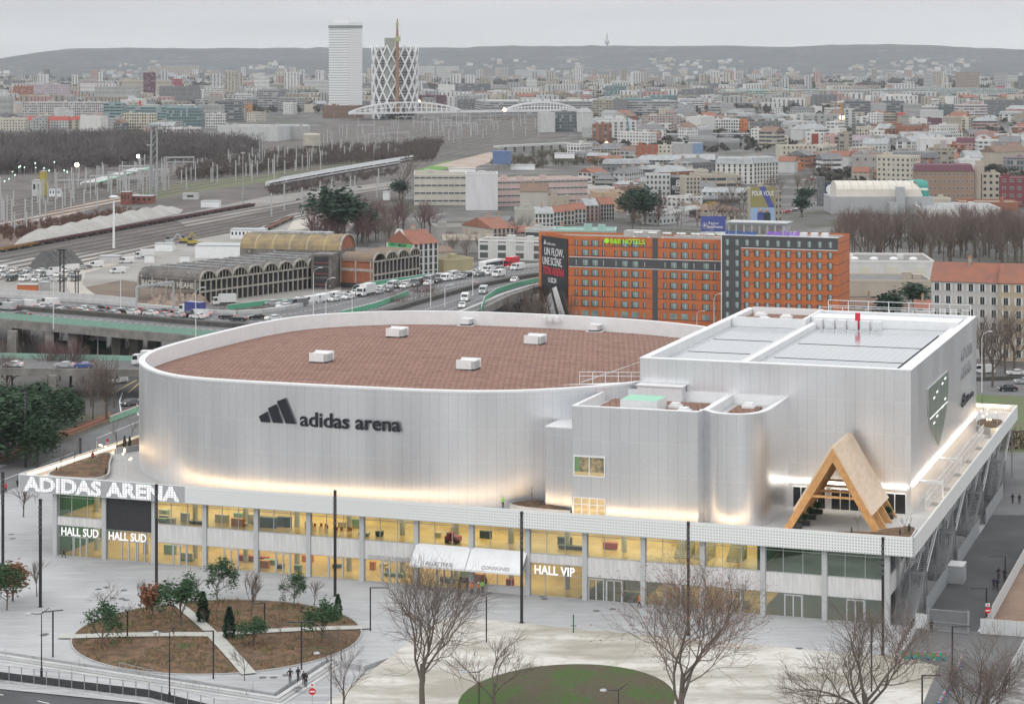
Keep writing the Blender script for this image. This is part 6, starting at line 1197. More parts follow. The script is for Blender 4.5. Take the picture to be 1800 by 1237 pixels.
# barrel-roofed sports hall
def hall(lab, x0, x1, yb, ye, yt, dep, a):
    p = W(x0, yb); w_ = width_to(p, x1, R(a)); he = (yb-ye)/F*p.y; h = (yb-yt)/F*p.y; t = thing('sports_hall', lab, 'hall', p, R(a))
    MB().prism([(0, 0), (w_, 0), (w_, dep), (0, dep)], 0, he, 0, top=True).build('wall', [mat('ribbed_grey_wall', (.4, .41, .42), .6, var=.1, vscale=.6)], t)
    mb = MB(); n = 10; x_ = (3, w_-2)
    q_ = [(2+(dep-4)*(.5-.5*math.cos(math.pi*k/n)), he+(h-he)*math.sin(math.pi*k/n)**.6) for k in range(n+1)]
    for j in range(12):
        xa, xb = x_[0]+(x_[1]-x_[0])*j/12, x_[0]+(x_[1]-x_[0])*(j+1)/12
        for k in range(n): mb.poly([(xa, *q_[k]), (xb-.15, *q_[k]), (xb-.15, *q_[k+1]), (xa, *q_[k+1])]); mb.poly([(xb-.15, *q_[k]), (xb, q_[k][0], q_[k][1]-.15), (xb, q_[k+1][0], q_[k+1][1]-.15), (xb-.15, *q_[k+1])], 1)
    mb.poly([(x_[0], *q) for q in q_][::-1]); mb.build('roof', [mat('cream_membrane', (.64, .6, .53), .6, var=.1, vscale=.2), CONC], t)
    for k in (0, 1): 
        y0 = 2+(dep-4)*.5*k; P = [(w_-1.6, y0+(dep/2-2)*(.5-.5*math.cos(math.pi*i/8)), he+(h-he)*1.05*math.sin(math.pi*i/8)) for i in range(9)]; Q = [(c[0]-9, c[1], he+.2) for c in P]; m_ = MB(); m_.poly(P)
        for i in range(8): m_.poly([P[i], (P[i][0]-7+abs(4-i), P[i][1], P[i][2]), (P[i+1][0]-7+abs(4-i-1), P[i+1][1], P[i+1][2]), P[i+1]])
        m_.build('end_vault', [mat('sea_green_slats', (.05, .3, .26), .6, var=.3, vscale=.5)], t)
    MB().box(w_*.63, -4, 0, w_*.71, 0, h*.86).build('stair_tower', [GREYM], t); MB().box(w_*.55, -7, 0, w_*.63, 0, he*.7).build('annex', [GREYM], t); return p, w_
hall('grey sports hall with cream ribbed vault roof and sea-green end arches', 1461, 1640, 376, 346, 320, 26, 0); OCC.append((140, 290, 1050, 1120))
t = thing('billboard', 'dark billboard with round white emblem left of the vault-roofed hall', 'billboard', W(1437, 362)); k = W(1437, 362).y/F
MB().box(0, 0, 0, 13*k, 3, 51*k).build('slatted_tower', [mat('slats', (.2, .21, .22), .6, var=.6, vscale=.8)], t); MB().box(14*k, .5, 14*k, 36*k, 1.2, 42*k).build('panel', [mat('navy_panel', (.03, .05, .1), .5)], t)
mb = MB(); mb.lathe([(2.6, 0), (2.6, .15)], 20); mb.build('emblem', [BWm], t, loc=(24*k, .45, 29*k)).rotation_euler = (R(90), 0, 0)
# region billboard
t = thing('billboard', 'blue billboard with white lettering behind the hotel roofs', 'billboard', WY(1232, 440, 700)); k = 700/F; z0 = H-(440-PY)*k
t.location = (WY(1232, 0, 700).x, 700, 0); zt = H-(380-PY)*k; zb = H-(413-PY)*k; w_ = 43*k
MB().box(0, 0, zb+1, w_, .5, zt).build('panel', [mat('region_blue', (.07, .1, .32), .5)], t); MB().box(0, 0, zb-1.2, w_, .5, zb+.99).poly([(w_*.3, -.05, zb-1), (w_*.8, -.05, zb-1), (w_*.55, -.05, zb+.8)], 1).build('footer', [WHITE, mat('leaf_green_sign', (.1, .5, .2), .6)], t)
for x in (1, w_-1): MB().box(x-.2, .5, 0, x+.2, .9, zb).build('post', [GSTEEL], t)
text('Région', 1.2, 'sign_lettering', BWm, t, (w_*.3, -.06, zt-2.6), ext=.03); text('îledeFrance', 1.25, 'sign_lettering', BWm, t, (w_*.26, -.06, zt-3.8), ext=.03, bold=.02, sx=.85)
mb = MB(); [mb.bar((w_*.16, -.1, zt-2.9), (w_*.16+1*math.cos(a_), -.1, zt-2.9+1*math.sin(a_)), .2, .1) for a_ in [k*math.pi/4 for k in range(8)]]; mb.build('star', [BWm], t)
# mint roofed station hall behind the hotel
bld('long pale mint-roofed industrial shed just behind the first orange hotel', 973, 1082, 470, 404, 14, (.33, .5, .45), 'plain', 'flat', -4, 'mint', name='industrial_shed')
bld('yellow and red painted shop shed along the motorway', 780, 832, 483, 456, 10, (.45, .4, .24), 'plain', 'flat', 30, name='shop_shed')
# ================================================================ old freight halls with concrete vaults
VC = NT('rusty_concrete_shell'); v_, x, y, z = VC.coord('Object'); c = VC.mix(VC.noise(v_, .25, 6, .4, .62), (.19, .175, .165), (.095, .09, .085)); c = VC.mix(VC.noise(v_, .5, 5, .6, .68), c, (.36, .33, .29)); VC_ = VC.set(Base_Color=c, Roughness=.9)
VG = NT('ochre_shell'); v_, x, y, z = VG.coord('Object'); c = VG.mix(VG.noise(v_, .3, 6, .4, .65), (.33, .25, .13), (.2, .165, .12)); VG_ = VG.set(Base_Color=VG.mix(cell(VG, x, 6.5, 0, .08), c, (.4, .33, .2)), Roughness=.9); VC2_ = mat('brown_shell', (.25, .17, .11), .9, var2=(.16, .15, .14), vscale=.25)
RIB = mat('pale_rib', (.45, .42, .37), .85, var=.3, vscale=.5); BRICKM = mat('orange_brick', (.36, .13, .07), .85, var=.25, vscale=.6)
def vault_bay(t, y0, y1, x0, x1, ze, rise, m, gable=None, arch=True):
    n = 10; P = [(y0+(y1-y0)*(.5-.5*math.cos(math.pi*k/n)), ze+rise*math.sin(math.pi*k/n)) for k in range(n+1)]; mb = MB()
    for k in range(n): mb.poly([(x0, *P[k]), (x1, *P[k]), (x1, *P[k+1]), (x0, *P[k+1])])
    for k in range(n): mb.poly([(x0, P[k][0], P[k][1]-.25), (x0, P[k+1][0], P[k+1][1]-.25), (x1, P[k+1][0], P[k+1][1]-.25), (x1, P[k][0], P[k][1]-.25)])
    mb.build('vault', [m], t)
    mb = MB()
    for k in range(n): mb.bar((x1, *P[k]), (x1, *P[k+1]), .5, .55); 
    mb.build('arch_rim', [RIB], t)
    return P
def freight(name, lab, px, py, a, bays, bw, L, ze, rise, m, brick=False, cols=True):
    p = W(px, py); t = thing(name, lab, 'freight hall', p, R(a))          # local: y along the arcaded front, x- into the hall (front face at x=0)
    for k in range(bays):
        P = vault_bay(t, k*bw, (k+1)*bw, -L, 0, ze, rise, m)
        if not brick or k > 0:
            mb = MB()
            for f in (.2, .4, .6, .8): y = k*bw+bw*f; zt = ze+rise*math.sin(math.acos(1-2*f)); mb.box(-.3, y-.1, ze, 0, y+.1, zt-.1)
            mb.build('arch_mullion', [RIB], t)
        mb = MB()
        for j in range(3): y = k*bw+bw*j/3; mb.box(-.35, y-.18, 0, .05, y+.18, ze)
        mb.build('pilaster', [RIB], t)
    mb = MB(); mb.box(-.5, 0, ze*.5-.25, .1, bays*bw, ze*.5+.25); mb.box(-.5, 0, ze-.3, .1, bays*bw, ze+.2); mb.build('beam', [RIB], t)
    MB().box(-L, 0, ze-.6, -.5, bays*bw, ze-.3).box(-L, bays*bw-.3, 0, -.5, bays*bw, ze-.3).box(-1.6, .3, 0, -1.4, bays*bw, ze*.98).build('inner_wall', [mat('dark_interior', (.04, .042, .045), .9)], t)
    mb = MB()
    for k in range(int(L/6)+1): mb.box(-L+k*6-.25, -.15, 0, -L+k*6+.25, .2, ze)
    mb.build('side_pilasters', [RIB], t); MB().box(-L, 0, 0 if brick else ze*.55, -.4, .1, ze).build('side_wall', [BRICKM if brick else VC_], t)
    if brick: MB().box(-L, -.2, ze*.62, -.4, 0, ze*.72).box(-L, -.2, 0, -.4, 0, ze*.18, 1).build('side_band', [RIB, mat('dark_mural', (.05, .05, .055), .8, var=.4)], t)
    return t
t = freight('freight_hall', 'long derelict freight hall of dark rusty concrete vaults with arcaded front', 352, 534, -33.5, 9, 7.6, 26, 7.2, 2.9, VC_)
for k in range(9): MB().box(-24, k*7.6+3.3, 10.05, -2, k*7.6+4.5, 10.45).build('roof_light', [mat('rusty_glazing', (.3, .31, .32), .5, var=.5, vscale=.6)], t)
# the first vault is broad, its flank tagged with large pale letters
tt = text('BADC XXING HEAHE', 2.3, 'graffiti', mat('graffiti_white', (.55, .53, .48), .8), t, (-24.5, -.25, 4.6), ext=.03, bold=.06); bb = [v.co.x for v in tt.data.vertices]; tt.scale = (22/(max(bb)-min(bb)), 1, 1)
OCC.append((-150, -30, 670, 800))
# ochre hall behind
p = W(598, 480); t = thing('freight_hall', 'large freight hall with ochre ribbed barrel roof and brick end arch', 'freight hall', p, R(-14))
P = vault_bay(t, 0, 17, -38, 0, 8.0, 5.2, VG_); mb = MB(); mb.poly([(-.3, *q) for q in P]); mb.build('end_wall', [BRICKM], t); MB().box(-38, 0, 0, -.4, .4, 8).box(-.5, 0, 0, 0, 17, 8).build('wall', [VC_], t); MB().box(-36, 6.5, 13.1, -6, 10.5, 13.9).build('ridge_frame', [mat('white_frame_dirty', (.55, .56, .56), .7, var=.6, vscale=.5)], t)
t = thing('freight_tower', 'grey concrete link tower with dark red-framed openings between the two freight halls', 'tower', W(547, 508), R(-12)); MB().box(0, 0, 0, 7, 10, 11.5).build('wall', [VC_], t)
for k in range(3): MB().box(1, -.15, .6+3.6*k, 6, -.02, 3.6+3.6*k).build('opening', [mat('dark_interior', (.04, .042, .045), .9)], t); MB().box(.9, -.2, 1.4+3.6*k, 6.1, -.12, 1.7+3.6*k).build('lintel', [mat('rust_red', (.25, .06, .06), .8)], t)
freight('freight_hall', 'brick-sided freight hall with orange-striped vaults beside the white corner building', 657, 508, -30, 4, 7.2, 13.2, 9.0, 2.7, VC2_, brick=True)
# ================================================================ motorway and ramps
def ribbon(name, A_, B_, z, m, th=0): 
    mb = MB(); n = len(A_)
    for i in range(n-1): mb.poly([(B_[i].x, B_[i].y, z), (B_[i+1].x, B_[i+1].y, z), (A_[i+1].x, A_[i+1].y, z), (A_[i].x, A_[i].y, z)])
    return mb.build(name, [m])
def pl_res(pts, n, z):
    q = [W(x, y, z) for x, y in pts]; L = [0]
    for a, b in zip(q, q[1:]): L.append(L[-1]+(b-a).length)
    out = []
    for k in range(n+1):
        d = L[-1]*k/n; i = max(j for j in range(len(L)) if L[j] <= d+1e-6); i = min(i, len(q)-2); out.append(q[i].lerp(q[i+1], (d-L[i])/max(1e-6, L[i+1]-L[i])))
    return out
DZ = 10.0; ND = 40
back = pl_res([(-120, 505), (0, 522), (150, 531), (310, 545), (400, 553), (480, 548), (560, 532), (640, 512), (740, 492), (850, 478), (965, 466)], ND, DZ)
front = pl_res([(-120, 540), (0, 560), (200, 578), (400, 595), (520, 600), (640, 596), (760, 575), (850, 540), (890, 520), (945, 502), (1010, 494)], ND, DZ)
via = thing('viaduct', 'wide concrete motorway viaduct with green railings crossing behind the arena', 'viaduct', (0, 0, 0))
for nm, f0, f1, zz, m in (('carriageway', .02, .98, DZ, ASP2),):
    A_ = [b.lerp(f, f0) for b, f in zip(back, front)]; B_ = [b.lerp(f, f1) for b, f in zip(back, front)]; o = ribbon(nm, A_, B_, zz, m); o.parent = via
def strip(nm, f, m, w_, h, z0=DZ, i0=0, i1=ND, par=None):
    mb = MB(); P = [back[i].lerp(front[i], f) for i in range(i0, i1+1)]
    for a, b in zip(P, P[1:]): a = Vector((a.x, a.y, z0+h/2)); b = Vector((b.x, b.y, z0+h/2)); mb.bar(a, b, w_, h)
    return mb.build(nm, [m], par or via)
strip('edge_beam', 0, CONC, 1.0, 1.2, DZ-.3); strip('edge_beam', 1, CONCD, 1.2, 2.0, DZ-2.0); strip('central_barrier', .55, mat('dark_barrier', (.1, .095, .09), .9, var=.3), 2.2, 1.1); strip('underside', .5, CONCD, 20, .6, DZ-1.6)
strip('guard_rail', .99, mat('pale_green_rail', (.26, .44, .36), .6, var=.15), .1, 1.5, DZ+.05, 0, 24); strip('noise_wall', .0, CONC, .3, 2.0, DZ+.3, 0, 12); strip('kerb_band', .93, CONC, 1.0, .25)
for f in (.14, .28, .41, .7, .83):
    mb = MB()
    for i in range(0, ND): a, b = back[i].lerp(front[i], f), back[i+1].lerp(front[i+1], f); [mb.bar(Vector((*a.lerp(b, u).xy, DZ+.01)), Vector((*a.lerp(b, u+.18).xy, DZ+.01)), .25, .01) for u in (0, .34, .67)]
    mb.build('lane_marking', [LINE], via)
for px in (22, 88, 128, 205, 236, 268, 320): 
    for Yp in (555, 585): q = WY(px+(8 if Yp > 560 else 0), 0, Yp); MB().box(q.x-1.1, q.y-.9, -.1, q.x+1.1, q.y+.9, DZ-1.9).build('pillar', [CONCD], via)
gn = mat('bright_green_barrier', (.12, .42, .26), .6, var=.15)
for pts in ([(600, 556), (660, 541), (718, 519)], [(846, 548), (852, 530), (872, 516), (905, 505), (950, 495)], [(640, 505), (720, 494), (760, 488)], [(400, 545), (470, 536), (545, 532)]):
    o = thing('green_barrier', {600: 'bright green barrier of the slip road in front of the queue', 846: 'curved green barrier around the exit ramp left of the hotels', 640: 'green barrier behind the traffic queue', 400: 'green guard rail in front of the freight halls'}[pts[0][0]], 'barrier'); mb = MB(); Q = [W(x, y, DZ) for x, y in pts]
    for a, b in zip(Q, Q[1:]): mb.bar(a+Vector((0, 0, .7)), b+Vector((0, 0, .7)), .2, 1.2)
    mb.build('panel', [gn], o); mb = MB()
    for a, b in zip(Q, Q[1:]): mb.bar(a+Vector((0, 0, 1.4)), b+Vector((0, 0, 1.4)), .12, .12)
    mb.build('top_rail', [WSTEEL], o)
# lower ramp at the left
RZL = 6.4; rz = 6.4; rp = thing('ramp_viaduct', 'lower concrete ramp with green railing passing in front of the motorway pillars', 'viaduct', (0, 0, 0)); a0, a1 = W(-60, 628, rz), W(300, 636, rz); b0, b1 = W(-60, 648, rz), W(300, 652, rz)
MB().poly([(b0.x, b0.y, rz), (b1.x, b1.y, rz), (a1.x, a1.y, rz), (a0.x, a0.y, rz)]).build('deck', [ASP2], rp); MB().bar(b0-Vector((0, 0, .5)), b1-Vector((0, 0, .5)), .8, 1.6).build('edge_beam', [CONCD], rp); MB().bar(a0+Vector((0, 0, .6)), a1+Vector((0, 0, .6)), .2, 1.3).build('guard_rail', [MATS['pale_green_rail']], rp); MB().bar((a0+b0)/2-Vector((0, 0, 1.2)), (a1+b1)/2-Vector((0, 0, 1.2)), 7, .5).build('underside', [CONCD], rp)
q = W(93, 702); MB().box(q.x-.9, q.y-.7, 0, q.x+.9, q.y+.7, rz-1).build('pillar', [CONCD], rp); 
# road at the right behind the gallery
sheet('boulevard', fromPX([(1640, 655), (1900, 640), (1900, 700), (1640, 690)]), .02, ASP2); sheet('boulevard_verge', fromPX([(1650, 690), (1900, 697), (1900, 800), (1650, 800)]), .015, mat('rough_grass', (.1, .17, .05), .95, var2=(.13, .12, .08), vscale=.12, detail=6)); sheet('lower_road', fromPX([(1660, 800), (1900, 790), (1900, 905), (1660, 905)]), .017, mat('pale_asphalt', (.2, .2, .2), .9, var=.3, vscale=.1))
t = thing('median_barrier', 'dark low median barrier along the boulevard at the right', 'barrier'); MB().bar(W(1650, 668, .5), W(1900, 660, .5), .6, .9).build('panel', [MATS['dark_barrier']], t)
t = thing('retaining_hedge', 'reddish brown hedge below the grass bank at the right edge', 'hedge'); g = random.Random(2); mb = MB(); a, b = W(1725, 790), W(1900, 786)
for k in range(2600): c = a.lerp(b, g.random())+Vector((g.gauss(0, .7), g.gauss(0, .7), g.random()*3.6)); e_ = Vector((g.gauss(0, .3), g.gauss(0, .2), g.gauss(0, .35))); mb.poly([c, c+e_, c+e_*.5+Vector((.25, 0, .1))])
mb.build('foliage', [mat('red_brown_hedge', (.13, .06, .05), .9, var=.4, vscale=1)], t)
# ================================================================ vehicles
q = NT('car_paint'); oi = q.n.new('ShaderNodeObjectInfo'); PAINT = q.set(Base_Color=oi.outputs['Color'], Roughness=.3); q.p.inputs['Coat Weight'].default_value = .4
TAIL = mat('tail_lamp', (.5, .02, .02), .4, emit=(1, .05, .03), es=1.2); HEADL = mat('head_lamp', (.9, .9, .85), .3, emit=(1, .95, .8), es=.8); TYRE = mat('tyre', (.02, .02, .02), .8)
def vehicle(kind):
    t = thing(kind, 'x', dict(parked_car='car', white_van='van', box_truck='truck', city_bus='bus')[kind] if kind in ('parked_car', 'white_van', 'box_truck', 'city_bus') else 'car')
    if kind == 'car': prof = [(0, .3), (0, .75), (.15, .92), (1.05, 1.0), (1.75, 1.42), (3.1, 1.46), (3.9, 1.05), (4.25, .95), (4.3, .3)]; W_, gl = 1.75, [(1.15, 1.02), (1.8, 1.37), (3.05, 1.41), (3.75, 1.04)]
    elif kind == 'van': prof = [(0, .35), (0, 1.0), (.35, 1.2), (1.05, 2.05), (5.3, 2.15), (5.4, .35)]; W_, gl = 2.0, [(.45, 1.22), (1.05, 1.98), (1.9, 2.0), (1.9, 1.25)]
    elif kind == 'truck': prof = [(0, .5), (0, 1.3), (.2, 2.5), (1.9, 2.6), (1.95, .5)]; W_, gl = 2.3, [(.1, 1.45), (.25, 2.3), (1.3, 2.35), (1.3, 1.45)]
    else: prof = [(0, .35), (0, 2.9), (.3, 3.1), (11.8, 3.1), (12, 2.9), (12, .35)]; W_, gl = 2.5, [(.3, 1.3), (.3, 2.6), (11.7, 2.6), (11.7, 1.3)]
    mb = MB(); n = len(prof); hw = W_/2
    def ww(z): return hw*(1 if z < 1.06 or kind != 'car' else .82)
    mb.v = [(x, -ww(z), z) for x, z in prof]+[(x, ww(z), z) for x, z in prof]; mb.f = [tuple(range(n)), tuple(range(2*n-1, n-1, -1))]+[(i, n+i, n+(i+1) % n, (i+1) % n) for i in range(n)]; mb.m = [0]*(n+2)
    mb.build('body', [PAINT], t)
    mb = MB()
    for s in (-1, 1): P = [(x, s*(ww(z)+.012), z) for x, z in gl]; mb.poly(P if s < 0 else P[::-1])
    if kind == 'car':
        for (xa, za), (xb, zb) in (((1.08, 1.03), (1.72, 1.41)), ((3.88, 1.07), (3.14, 1.445))): mb.poly([(xa, -.7, za+.012), (xa, .7, za+.012), (xb, .62, zb+.01), (xb, -.62, zb+.01)])
    else: (xa, za), (xb, zb) = gl[0], gl[1]; mb.poly([(prof[1][0]+.02 if kind != 'van' else .38, -hw*.85, za+.05), (prof[1][0]+.02 if kind != 'van' else .38, hw*.85, za+.05), (xb-.12, hw*.8, zb), (xb-.12, -hw*.8, zb)])
    mb.build('windows', [DGLASS], t)
    L = prof[-1][0]
    if kind == 'truck': MB().box(2.05, -1.2, .9, 7.2, 1.2, 3.4).build('cargo_box', [PAINT], t); MB().box(0, -.9, .45, 7.1, .9, .85).build('chassis', [BLACK], t); L = 7.2
    for x in (L*.18, L*.8):
        for s in (-1, 1):
            wb = MB(); wb.lathe([(.32, -.1), (.32, .1)], 12); wb.lathe([(.18, .1), (.18, .12)], 8, 1); o = wb.build('wheel', [TYRE, GREYM], t, loc=(x, s*(hw-.08), .33)); o.rotation_euler = (R(90*(-s)), 0, 0)
    for s in (-1, 1): MB().box(-.02, s*hw*.7-.15, .7, .02, s*hw*.7+.15, .85).build('headlight', [HEADL], t); MB().box(L-.01, s*hw*.8-.12, .8, L+.03, s*hw*.8+.12, .98).build('tail_light', [TAIL], t)
    return t
VP = {k: vehicle(k) for k in ('car', 'van', 'truck', 'bus')}; VUSED = set()
VC4 = dict(black=(.02, .02, .025), white=(.7, .7, .7), silver=(.42, .43, .44), grey=(.15, .155, .16), red=(.5, .02, .03), blue=(.05, .09, .3), green=(.05, .25, .12), yellow=(.6, .4, .05))
for k, o in VP.items(): o.name = {'car': 'passenger_car', 'van': 'delivery_van', 'truck': 'box_truck', 'bus': 'city_bus'}[k]; o['category'] = k
ORD = 'first second third fourth fifth sixth seventh eighth ninth tenth eleventh twelfth thirteenth fourteenth fifteenth sixteenth seventeenth eighteenth nineteenth twentieth'.split()
def ordn(k): return ORD[k] if k < 20 else 'twenty-'+ORD[k-20] if k < 29 else 'thirtieth' if k == 29 else 'thirty-'+ORD[k-30] if k < 39 else 'fortieth'
def fleet(rows, z, where, rz, gname):
    rows = sorted(rows, key=lambda r: r[0])
    for k, (px, py, kind, col) in enumerate(rows):
        p = W(px, py, z+.02); nm = {'car': 'car', 'van': 'van', 'truck': 'box truck', 'bus': 'bus'}[kind]; lab = '%s %s, %s vehicle from the left %s' % (col, nm, ordn(k), where); a = rz(px) if callable(rz) else rz
        c = VC4[col]+(1,); off = Vector((math.cos(a), math.sin(a), 0))*(-2.2); o = VP[kind]
        if kind not in VUSED:
            VUSED.add(kind); o.location = p+off; o.rotation_euler = (0, 0, a); o.color = c; o['label'] = lab; o['group'] = gname
            for ch in o.children: ch.color = c
        else:
            o = dup(o, p+off, a, lab, group=gname, color=c)
        if kind == 'truck' and 'viaduct' in where:
            for ch in o.children:
                if ch.name.startswith('cargo'): ch.color = (.06, .07, .24, 1)
                elif ch.name.startswith('body'): ch.color = (.7, .7, .7, 1)
def vdir(px):
    i = min(range(ND), key=lambda i: abs(to_px(back[i].lerp(front[i], .5))[0]-px)); d = front[i+1].lerp(back[i+1], .5)-front[i].lerp(back[i], .5); return math.atan2(d.y, d.x)
z5 = lambda L_: [(x/3.6, 250+y/3.6, k, c) for x, y, k, c in L_]; z6 = lambda L_: [(450+x/3.6, 250+y/3.6, k, c) for x, y, k, c in L_]
fleet(z5([(98, 1038, 'car', 'black'), (305, 1034, 'van', 'white'), (300, 1052, 'car', 'silver'), (370, 1057, 'car', 'grey'), (535, 1066, 'car', 'white'), (575, 1072, 'car', 'grey'), (645, 1062, 'car', 'black'), (760, 1082, 'car', 'white'), (890, 1078, 'car', 'red'), (955, 1096, 'car', 'white'), (1045, 1084, 'car', 'black'), (1190, 1088, 'truck', 'white'), (1295, 1096, 'car', 'silver'), (1215, 1108, 'car', 'black'), (1250, 1116, 'car', 'white'), (1440, 1118, 'car', 'black'), (1510, 1132, 'car', 'black'), (1625, 1120, 'car', 'black'), (1730, 1127, 'car', 'white'), (150, 1100, 'car', 'grey')]), DZ, 'on the viaduct', vdir, 'vehicles on the viaduct')
fleet(z6([(105, 1030, 'car', 'silver'), (180, 1034, 'car', 'silver'), (255, 1014, 'car', 'white'), (398, 1012, 'van', 'white'), (462, 1000, 'car', 'grey'), (497, 1005, 'car', 'white'), (548, 984, 'car', 'white'), (585, 992, 'car', 'white'), (680, 975, 'truck', 'white'), (775, 958, 'car', 'silver'), (840, 945, 'car', 'grey'), (887, 922, 'car', 'grey'), (945, 922, 'car', 'white'), (1008, 912, 'car', 'grey'), (1042, 898, 'car', 'red'), (1092, 905, 'car', 'white'), (1148, 890, 'car', 'black'), (1198, 878, 'van', 'white'), (1248, 872, 'car', 'white'), (1297, 864, 'car', 'silver'), (1342, 850, 'car', 'black'), (1415, 848, 'car', 'grey'), (1477, 838, 'car', 'white'), (1532, 850, 'van', 'white'), (1452, 815, 'bus', 'white'), (1600, 795, 'truck', 'red'), (1650, 808, 'van', 'white')]), DZ, 'in the traffic queue', vdir, 'vehicles in the traffic queue')
fleet(z6([(1385, 915, 'car', 'red'), (1437, 957, 'van', 'silver'), (1322, 1005, 'van', 'white'), (1306, 1046, 'car', 'white'), (1637, 884, 'car', 'white')]), DZ, 'on the clear carriageway', lambda px: vdir(px)+.35, 'vehicles on the clear carriageway')
fleet([(24, 645, 'car', 'white'), (114, 646, 'car', 'silver'), (148, 647, 'car', 'blue'), (250, 642, 'truck', 'white')], RZL, 'on the lower ramp', math.atan2(*(b1-b0).yx), 'vehicles on the lower ramp')
fleet([(204, 674, 'van', 'white'), (228, 712, 'car', 'grey'), (224, 660, 'car', 'green')], 0, 'on the side road', R(58), 'vehicles on the side road')
fleet([(1725, 656, 'van', 'white'), (1786, 659, 'car', 'white'), (1800, 674, 'car', 'silver'), (1772, 687, 'car', 'black')], 0, 'on the boulevard right of the arena', 0.05, 'vehicles on the boulevard')
fleet(z5([(285, 850, 'van', 'white'), (335, 828, 'van', 'white'), (410, 815, 'van', 'white'), (445, 808, 'van', 'white'), (512, 805, 'car', 'silver'), (548, 800, 'car', 'grey'), (600, 790, 'van', 'white'), (792, 765, 'van', 'white'), (893, 735, 'truck', 'white'), (737, 828, 'van', 'white'), (285, 885, 'car', 'silver'), (1390, 1030, 'truck', 'white')]), 0, 'parked in the works yard', R(20), 'vehicles in the works yard')
g = random.Random(6); vc = lambda: (g.choice(('car', 'car', 'car', 'van')), g.choice(('white', 'white', 'silver', 'grey', 'black')))
fleet([(8+k*19+g.uniform(-4, 4), 541+k*.9+g.uniform(-3, 5), *vc()) for k in range(19)], DZ, 'in the near lanes of the viaduct', vdir, 'vehicles in the near lanes'); fleet([(500+k*21, 540-k*3.6+g.uniform(-2, 2), *vc()) for k in range(19)], DZ, 'in the inner lane of the queue', vdir, 'vehicles in the inner lane'); fleet([(3+k*7.5+g.random()*3, 478+(k % 3)*8, *vc()) for k in range(18)], 0, 'in the crowded corner of the works yard', R(75), 'vehicles in the yard corner')
fleet([(1174, 382, 'car', 'white'), (1192, 380, 'van', 'white'), (1200, 374, 'car', 'silver'), (1246, 362, 'van', 'yellow'), (1383, 374, 'car', 'red'), (1395, 372, 'car', 'grey'), (1404, 369, 'car', 'white'), (1412, 366, 'car', 'black'), (1170, 386, 'car', 'grey'), (1416, 318, 'car', 'white'), (1424, 316, 'car', 'red'), (1430, 314, 'car', 'white')], 0, 'on the avenue beyond the hotels', R(35), 'vehicles on the far avenue')
# street lights along the motorway and hotels
for px, yb, yt, lab, m in ((94, 578, 480, 'slim white street light on the viaduct above the left queue', 'w'), (344, 592, 505, 'slim grey street light on the viaduct before the drum', 'w'), (212, 545, 470, 'grey street light behind the viaduct noise wall', 'w'), (551, 560, 470, 'green-grey street light left of the brick freight hall', 'w'), (573, 570, 488, 'street light with raised arm in front of the freight tower', 'w'), (619, 562, 500, 'double-headed street light beside the box truck', 'w'), (757, 540, 480, 'street light on the motorway below the white corner building', 'w'), (782, 540, 500, 'short street light at the motorway exit', 'w'), (831, 520, 470, 'street light on the clear carriageway', 'w'), (172, 640, 573, 'white street light under the viaduct beside the cabins', 'w'), (1054, 566, 500, 'tall white street light in front of the first hotel', 'w'), (1129, 575, 545, 'short white street light above the drum rim at the hotel strip', 'w'), (1225, 585, 546, 'white street light at the right end of the first hotel', 'w'), (1255, 590, 516, 'tall white street light before the dark strip of the second hotel', 'w'), (1726, 690, 582, 'tall grey street light on the boulevard right of the silver block', 'w'), (932, 548, 522, 'curved street light left of the black banner', 'w')):
    z = DZ if px < 900 and yb < 600 else 0
    h = (yb-yt)/F*(F*(H-z)/(yb-PY)); lamp_ = thing('motorway_light', lab, 'street light', W(px, yb, z)); MB().tube([(0, 0, 0), (0, 0, h*.88), (.4, 0, h*.96), (1.5, 0, h)], [.13, .08, .06, .05], 6).build('post', [WSTEEL], lamp_); MB().box(1.3, -.14, h-.1, 2.3, .14, h+.06).build('lamp_head', [WHITE], lamp_)
t = thing('sign_gantry', 'grey steel sign gantry over the motorway at the left', 'gantry'); a, b = W(240, 552, DZ), W(305, 545, DZ); mb = MB(); mb.bar(a, a+Vector((0, 0, 7)), .5, .5); mb.build('post', [GREYM], t); MB().bar(b, b+Vector((0, 0, 7.4)), .5, .5).build('post', [GREYM], t); MB().bar(a+Vector((0, 0, 7)), b+Vector((0, 0, 7.4)), .5, .6).build('beam', [GREYM], t)
# cabins under the viaduct
t = thing('site_cabins', 'white two-storey cabin block seen between the viaduct pillars', 'cabin', W(143, 612)); k = W(143, 612).y/F
for i in (0, 1): MB().box(0, 0, i*3.2, 44*k, 5, i*3.2+3.0).build('cabin_row', [WHITE], t); [MB().box(1+j*2.4, -.06, i*3.2+1.2, 2.4+j*2.4, 0, i*3.2+2.2).build('window', [DGLASS], t) for j in range(2)]
MB().box(-6, -.5, -.1, 44*k, -.2, 2.0).build('green_fence', [mat('dark_green_fence', (.05, .12, .1), .8)], t)
